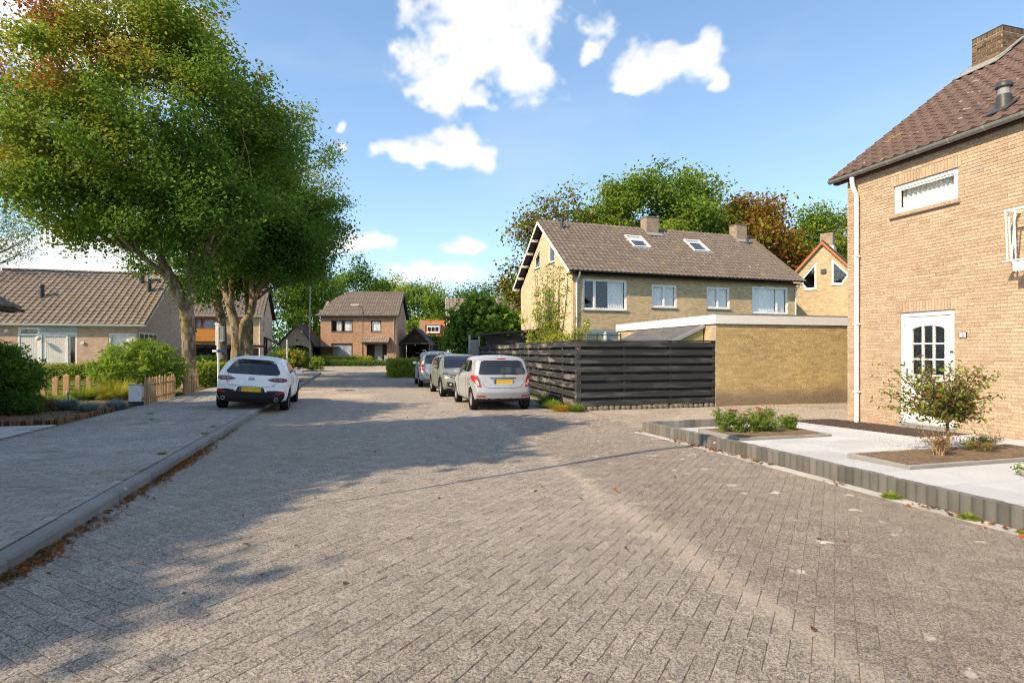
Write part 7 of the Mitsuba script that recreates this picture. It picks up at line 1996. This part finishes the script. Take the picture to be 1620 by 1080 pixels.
shrub('garden_shrub', 'dark green shrub at the foot of the many-stemmed tree', -14.0, 26.2, .1, .9, .7, 1.25, 120, 30, .12, .15, .14, 410)
shrub('garden_shrub', 'dark shrub with cream flower heads on the far corner left of the street lamp', -18.3, 46.5, .1, 1.5, 1.1, 1.75, 130, 30, .2, .2, .12, 411)
k_, C_ = shrub('hydrangea', 'cream flowering bush beside the dark shrub on the far corner', -17.9, 46.0, .5, 1.2, .9, 1.35, 70, 24, .14, .17, .58, 412, bri=(.95, .1))
shrub('garden_shrub', 'green shrub right of the cream flowering bush on the far corner', -16.4, 46.8, .1, .9, .8, 1.0, 80, 26, .14, .16, .44, 413, bri=(.7, .2))
shrub('garden_shrub', 'low green shrub at the foot of the white post', -16.2, 40.0, .1, .7, .6, .95, 70, 28, .12, .14, .35, 414)
shrub('garden_shrub', 'leafy shrub showing behind the rounded green shrub at the foot of the first street tree', -13.9, 24.6, .1, .8, .7, .9, 80, 28, .12, .13, .30, 415)

# dense dark tree over the black fence
tree('fig_tree', 'dense round dark green tree with large leaves over the far end of the black fence', (-1.75, 38.0), [([(0, 0, 0), (0, 0, 1), (.1, 0, 2.2), (.1, 0, 3.6)], [.16, .13, .1, .04])],
     [((-2.05, 38.0, 3.35), (2.35, 2.0, 1.85), 260), ((-3.1, 37.8, 2.4), (1.3, 1.3, 1.1), 70), ((-.6, 38, 3.0), (1.3, 1.3, 1.4), 70)], 15, .22, .36, .23, seed=420, nl=40, bri=(.85, .3), aspect=.75, droop=.5, spread=.04)
# sparse apple tree
g = np.random.default_rng(430)
at = thing('apple_tree', 'sparse upright apple tree with yellow fruit behind the corner of the black fence', 'tree'); ax_, ay_ = 1.55, 21.6
stems = [(np.array([(ax_, ay_, 0), (ax_ + .02, ay_, .9), (ax_, ay_, 1.5)]), np.array([.07, .055, .045]))]
tips = []
for i in range(36):
    a = g.uniform(0, 6.28); sp = g.uniform(.15, 1.55) if i > 8 else g.uniform(.1, .7); top = g.uniform(2.0, 3.2) if sp > .8 else g.uniform(3.2, 4.95)
    e = np.array([ax_ + sp * math.cos(a) * 1.05 + (.25 if sp > .8 else 0), ay_ + sp * math.sin(a) * .7, top])
    s = np.array([ax_, ay_, g.uniform(.9, 1.5)]); stems.append((bez(s, np.array([ax_ + .8 * (e[0] - ax_), ay_ + .8 * (e[1] - ay_), s[2] + .25 * (top - s[2])]), e, 7), np.linspace(.026, .006, 7))); tips.append(stems[-1][0])
put(at + '__trunk', cat([tube(p, r, 6) for p, r in stems]), 'bark', smooth=60)
S = np.vstack([t[2:] for t in tips]); C = []
for t in tips:
    for _ in range(26):
        q = g.uniform(.25, 1) * (len(t) - 1); i = int(min(q, len(t) - 2)); C.append(t[i] + (t[i + 1] - t[i]) * (q - i))
C = np.array(C); C = C + g.normal(0, .05, C.shape)
N = unit(C - [ax_, ay_, 2.2])
m, uv = foliage(g, C, N, 8, .08, .10, lambda P, g: .50 - .05 * (P[:, 2] - 2) + g.normal(0, .05, len(P)), (.8, .2), .5, .3)
put(at + '__crown', m, 'leaf', uv=uv)
low = C[(C[:, 2] < 3.1) & (C[:, 2] > 2.0)]
for c in low[g.permutation(len(low))[:20]]: put(at + '__apple', arr(trimesh.creation.icosphere(2, .045).apply_translation(c - [0, 0, .07])), 'yellow_fruit', smooth=True)
shrub('garden_shrub', 'yellow-green shrub leaning over the top of the black fence below the apple tree', 1.72, 20.9, .1, .72, .6, 2.45, 120, 22, .13, .09, .52, 431, bri=(.8, .2), ctop=.62)

# ---- planting on the patio
def rose(i, label, p, hgt, r, nfl, seed):
    hgt *= 1.08; r *= 1.35
    k = thing('rose_bush', label, 'rose bush', ''); g = np.random.default_rng(seed)
    x, y = p; z0 = patio_z(p) + .05; ms, C = [], []
    for j in range(13):
        a = g.uniform(0, 6.28); q = r * g.uniform(.3, 1); e = np.array([x + q * math.cos(a), y + q * math.sin(a), z0 + hgt * g.uniform(.55, 1.0)])
        b = bez((x + g.normal(0, .03), y + g.normal(0, .03), z0 - .04), (x + q * .4 * math.cos(a), y + q * .4 * math.sin(a), z0 + hgt * .5), e, 7); ms.append(tube(b, np.linspace(.008, .003, 7), 5, False))
        for t in g.uniform(.25, 1, 14): C.append(b[int(t * 6)] + g.normal(0, .03, 3))
    C = np.array(C); put(k + '__stems', cat(ms), 'bark')
    m, uv = foliage(g, C, unit(C - [x, y, z0]), 7, .035, .042, .33, (.65, .2), .6, spread=.06)
    put(k + '__foliage', m, 'leaf', uv=uv)
    tip = C[np.argsort(-C[:, 2])[:nfl * 3]]
    for c in tip[g.permutation(len(tip))[:nfl]]:
        pm = []
        for w in range(3):
            for s_ in range(6):
                a = s_ * math.pi / 3 + w * .5; rr = .016 + .015 * w; d = np.array([math.cos(a), math.sin(a), 0]); t_ = np.array([-math.sin(a), math.cos(a), 0])
                v = np.array([c + d * .004, c + d * rr + t_ * .013 + [0, 0, .018 - .004 * w], c + d * (rr + .008 + .005 * w) + [0, 0, .026 - .008 * w], c + d * rr - t_ * .013 + [0, 0, .018 - .004 * w]]); pm.append((v, np.array([[0, 1, 2], [0, 2, 3]])))
        put(k + '__flower', cat(pm), 'pink_petal' if g.random() < .65 else 'pale_petal')
def bpt(b, x, y): o, R = b; q = np.array([x, y, 0]) @ R + np.array(o); return q[:2]
rose(0, 'pink rose bush, leftmost and tallest in the rose bed', bpt(BED1, .22, .75), .50, .22, 7, 501)
rose(1, 'pink rose bush in the middle of the rose bed, with bright flowers', bpt(BED1, .72, .55), .44, .30, 7, 502)
rose(2, 'small leggy rose bush with few flowers, right of the middle in the rose bed', bpt(BED1, 1.12, .8), .42, .22, 2, 503)
rose(5, 'pink rose bush between the leftmost tall one and the bright-flowered one', bpt(BED1, .46, .62), .36, .24, 5, 506)
rose(4, 'low leafy rose shoots between the bright-flowered bush and the leggy one', bpt(BED1, .98, .6), .26, .26, 1, 505)
rose(3, 'small pink rose bush, rightmost in the rose bed', bpt(BED1, 1.55, .62), .30, .17, 4, 504)
tb = bpt(BED2, 1.42, .62); tz = patio_z(tb) + .05
tg = np.random.default_rng(510)
st = thing('standard_tree', 'small standard tree with a thin trunk and reddish-green crown before the white door', 'tree')
hh = .46
stems = [(np.array([(tb[0], tb[1], tz - .05), (tb[0] + .01, tb[1], tz + .25), (tb[0], tb[1], tz + hh)]), np.array([.026, .022, .022]))]; tips = []
for i in range(62):
    a = tg.uniform(0, 6.28); q = tg.uniform(.22, .80) if i < 46 else tg.uniform(.1, .4); e = np.array([tb[0] + q * math.cos(a), tb[1] + q * math.sin(a) * .8, tz + hh + tg.uniform(.0, .9) * (1 - .4 * q) + (.12 if q > .6 else 0)])
    b = bez((tb[0], tb[1], tz + hh - .03 * tg.random()), (tb[0] + .45 * q * math.cos(a), tb[1] + .36 * q * math.sin(a), tz + hh + .35 * (e[2] - tz - hh) + .12), e, 8); tips.append(b); stems.append((b, np.linspace(.011, .003, 8)))
put(st + '__trunk', cat([tube(p, r, 7) for p, r in stems]), 'bark', smooth=60)
C = np.vstack([b[2:] for b in tips]); C = np.vstack([C, C + tg.normal(0, .06, C.shape), C + tg.normal(0, .09, C.shape)])
def hue_st(P, g): return .34 + .25 * (meshkit.noise(P * 6, 3) - .3) + np.where(g.random(len(P)) < .5, np.clip(1.0 - .34, 0, 1) + 0 * P[:, 0], 0)
m, uv = foliage(tg, C, unit(C - [tb[0], tb[1], tz + .4]), 4, .035, .062, hue_st, (.6, .2), .5, .3)
put(st + '__crown', m, 'leaf', uv=uv)


def dry(label, p, hgt, r, seed, green=.25):
    k = thing('dry_shrub', label, 'shrub'); g = np.random.default_rng(seed); z0 = patio_z(p) + .05; ms = []; C = []
    for j in range(46):
        a = g.uniform(0, 6.28); q = r * math.sqrt(g.random()); e = np.array([p[0] + q * math.cos(a), p[1] + q * math.sin(a), z0 + hgt * g.uniform(.5, 1.0) * (1 - .3 * q / r)])
        b = bez((p[0] + g.normal(0, .03), p[1] + g.normal(0, .03), z0 - .03), (p[0] + q * .3 * math.cos(a), p[1] + q * .3 * math.sin(a), z0 + hgt * .5), e, 6); ms.append(tube(b, np.linspace(.005, .002, 6), 4, False)); C += [b[4], b[5], b[3]]
    put(k + '__twigs', cat(ms), 'straw'); C = np.array(C)
    m, uv = foliage(g, C, unit(C - [p[0], p[1], z0]), 4, .03, .035, lambda P, g: np.where(g.random(len(P)) < green, .35, np.where(P[:, 2] < z0 + hgt * .35, .45, .97)), (.7, .25), .4)
    put(k + '__foliage', m, 'leaf', uv=uv)
dry('dry twiggy shrub at the foot of the small standard tree', bpt(BED2, 1.02, .42), .42, .26, 521)
dry('low dry shrub with some green, middle of the bed right of the standard tree', bpt(BED2, 1.80, .5), .24, .20, 522, .5)
dry('low dry purple-brown shrub near the right end of the patio bed', bpt(BED2, 2.15, .62), .27, .22, 523, .2)
shrub('small_plant', 'small green plant on the patio at the right edge of the picture', 5.92, 6.45, patio_z((5.92, 6.45)), .16, .15, .17, 26, 16, .03, .05, .36, 524, cat_='plant', bri=(.75, .2), stems=5)
k = thing('plant_pot', 'grey pot under the small green plant at the right edge', 'pot')
put(k + '__pot', tf(lathe([(0, 0), (.10, 0), (.13, .09), (.12, .09), (.11, .07), (0, .07)], 20), np.eye(3), (5.92, 6.45, patio_z((5.92, 6.45)) - .01)), 'concrete', smooth=40)

# ---- weeds, grass tufts, fallen leaves
g = np.random.default_rng(600)
WD = [(3.62, 8.25, 'a low weed at the foot of the palisade wall, below the rose bed'), (4.20, 6.20, 'bright green weed at the foot of the palisade wall, the largest of them'), (4.42, 5.42, 'spreading green weed at the foot of the palisade wall, nearest the camera'), (4.55, 5.0, 'tiny weed at the foot of the palisade wall by the right edge')]
for i, (x, y, lab) in enumerate(WD):
    s = (.5, 1.0, .9, .45)[i]
    clump('weed', lab, x - .07, y, 0.01, .13 * s, .10 * s, int(240 * s), .012, 'leaf', .40, .85, 610 + i, cat_='weed', lean=1.2)
clump('grass_tuft', 'dry straw-coloured grass tuft at the foot of the fence corner', 1.35, 15.35, 0, .55, .26, 1400, .007, 'leaf', .66, .75, 620, cat_='grass tuft', lean=1.2)
clump('grass_tuft', 'green grass tuft at the fence corner, right of the dry grass', 1.72, 15.18, 0, .35, .30, 700, .010, 'leaf', .36, .6, 621, cat_='grass tuft')
clump('grass_tuft', 'bright broad-leaved weed tuft along the fence beside the silver hatchback', 1.12, 15.95, 0, .40, .36, 500, .022, 'leaf', .42, .85, 622, cat_='grass tuft')
clump('grass_tuft', 'dark tuft along the fence behind the silver hatchback', 1.0, 16.6, 0, .45, .42, 700, .016, 'leaf', .2, .5, 623, cat_='grass tuft')
for i, (t, s) in enumerate(((4.5, -.3), (6.6, -.22), (7.6, -.3), (9.3, -1.9), (10.6, -2.3))):
    c = kerb(t, s); clump('pavement_weed', ('small grass tuft between the pavement tiles nearest the camera', 'grass tuft beside the kerb, second from the camera', 'green tuft beside the kerb ahead of the leaf litter', 'flat weed in the middle of the left pavement', 'flat weed on the left pavement near the utility cabinet')[i], c[0], c[1], .118, .12, .05, 160, .008, 'leaf', .38, .6, 630 + i, cat_='weed', lean=1.3)


def litter(key, label, P, size, seed, z=.012):
    g = np.random.default_rng(seed); n = len(P)
    pos = np.c_[P, np.full(n, z) + g.uniform(0, .018, n)]
    m, uv = leaf_mesh(pos, unit(g.normal(0, .35, (n, 3)) + [0, 0, 1]), g.normal(size=(n, 3)), size * g.uniform(.5, 1.3, n), np.where(g.random(n) < .35, g.uniform(.76, .84, n), g.uniform(.95, 1, n)), g.normal(.5, .2, n), .7, .35)
    tag(put(key, m, 'leaf', uv=uv), label, 'leaves', kind='stuff')


t = g.beta(1.2, 1.6, 520) * 9.0 - .6; t = np.concatenate([t, g.normal(.3, .25, 200), g.normal(4.2, .8, 420)])
s = np.abs(g.normal(0, .085, len(t))) + .01
litter('fallen_leaves', 'brown fallen leaves in the gutter along the left kerb', K0 + t[:, None] * D1 + s[:, None] * D2, .05, 640)
P = []
for p, q in zip(KB[:5], KB[1:6]):
    n = int(np.linalg.norm(q - p) * 60); u = g.random(n)[:, None]; P.append(p + (q - p) * u - D2 * (.06 + np.abs(g.normal(0, .10, (n, 1)))))
P = np.vstack(P); P = P[(meshkit.noise(np.c_[P * 1.6, P[:, :1] * 0], 3) > .52)]
litter('fallen_leaves', 'brown fallen leaves along the foot of the palisade wall', P, .05, 641, .016)
n = 60; P = np.c_[g.uniform(-3, 4, n), g.uniform(3.2, 14, n)]
litter('fallen_leaves', 'a few dry leaves scattered over the road', P[(P[:, 0] < 3.2)], .05, 642, .012)
n = 900; q = np.c_[g.uniform(9.1, 11.8, n), g.uniform(-8.6, -3.6, n)]
litter('bark_mulch', 'brown leaf litter and mulch on the soil bed', K0 + q[:, :1] * D1 + q[:, 1:] * D2, .06, 643, .128)
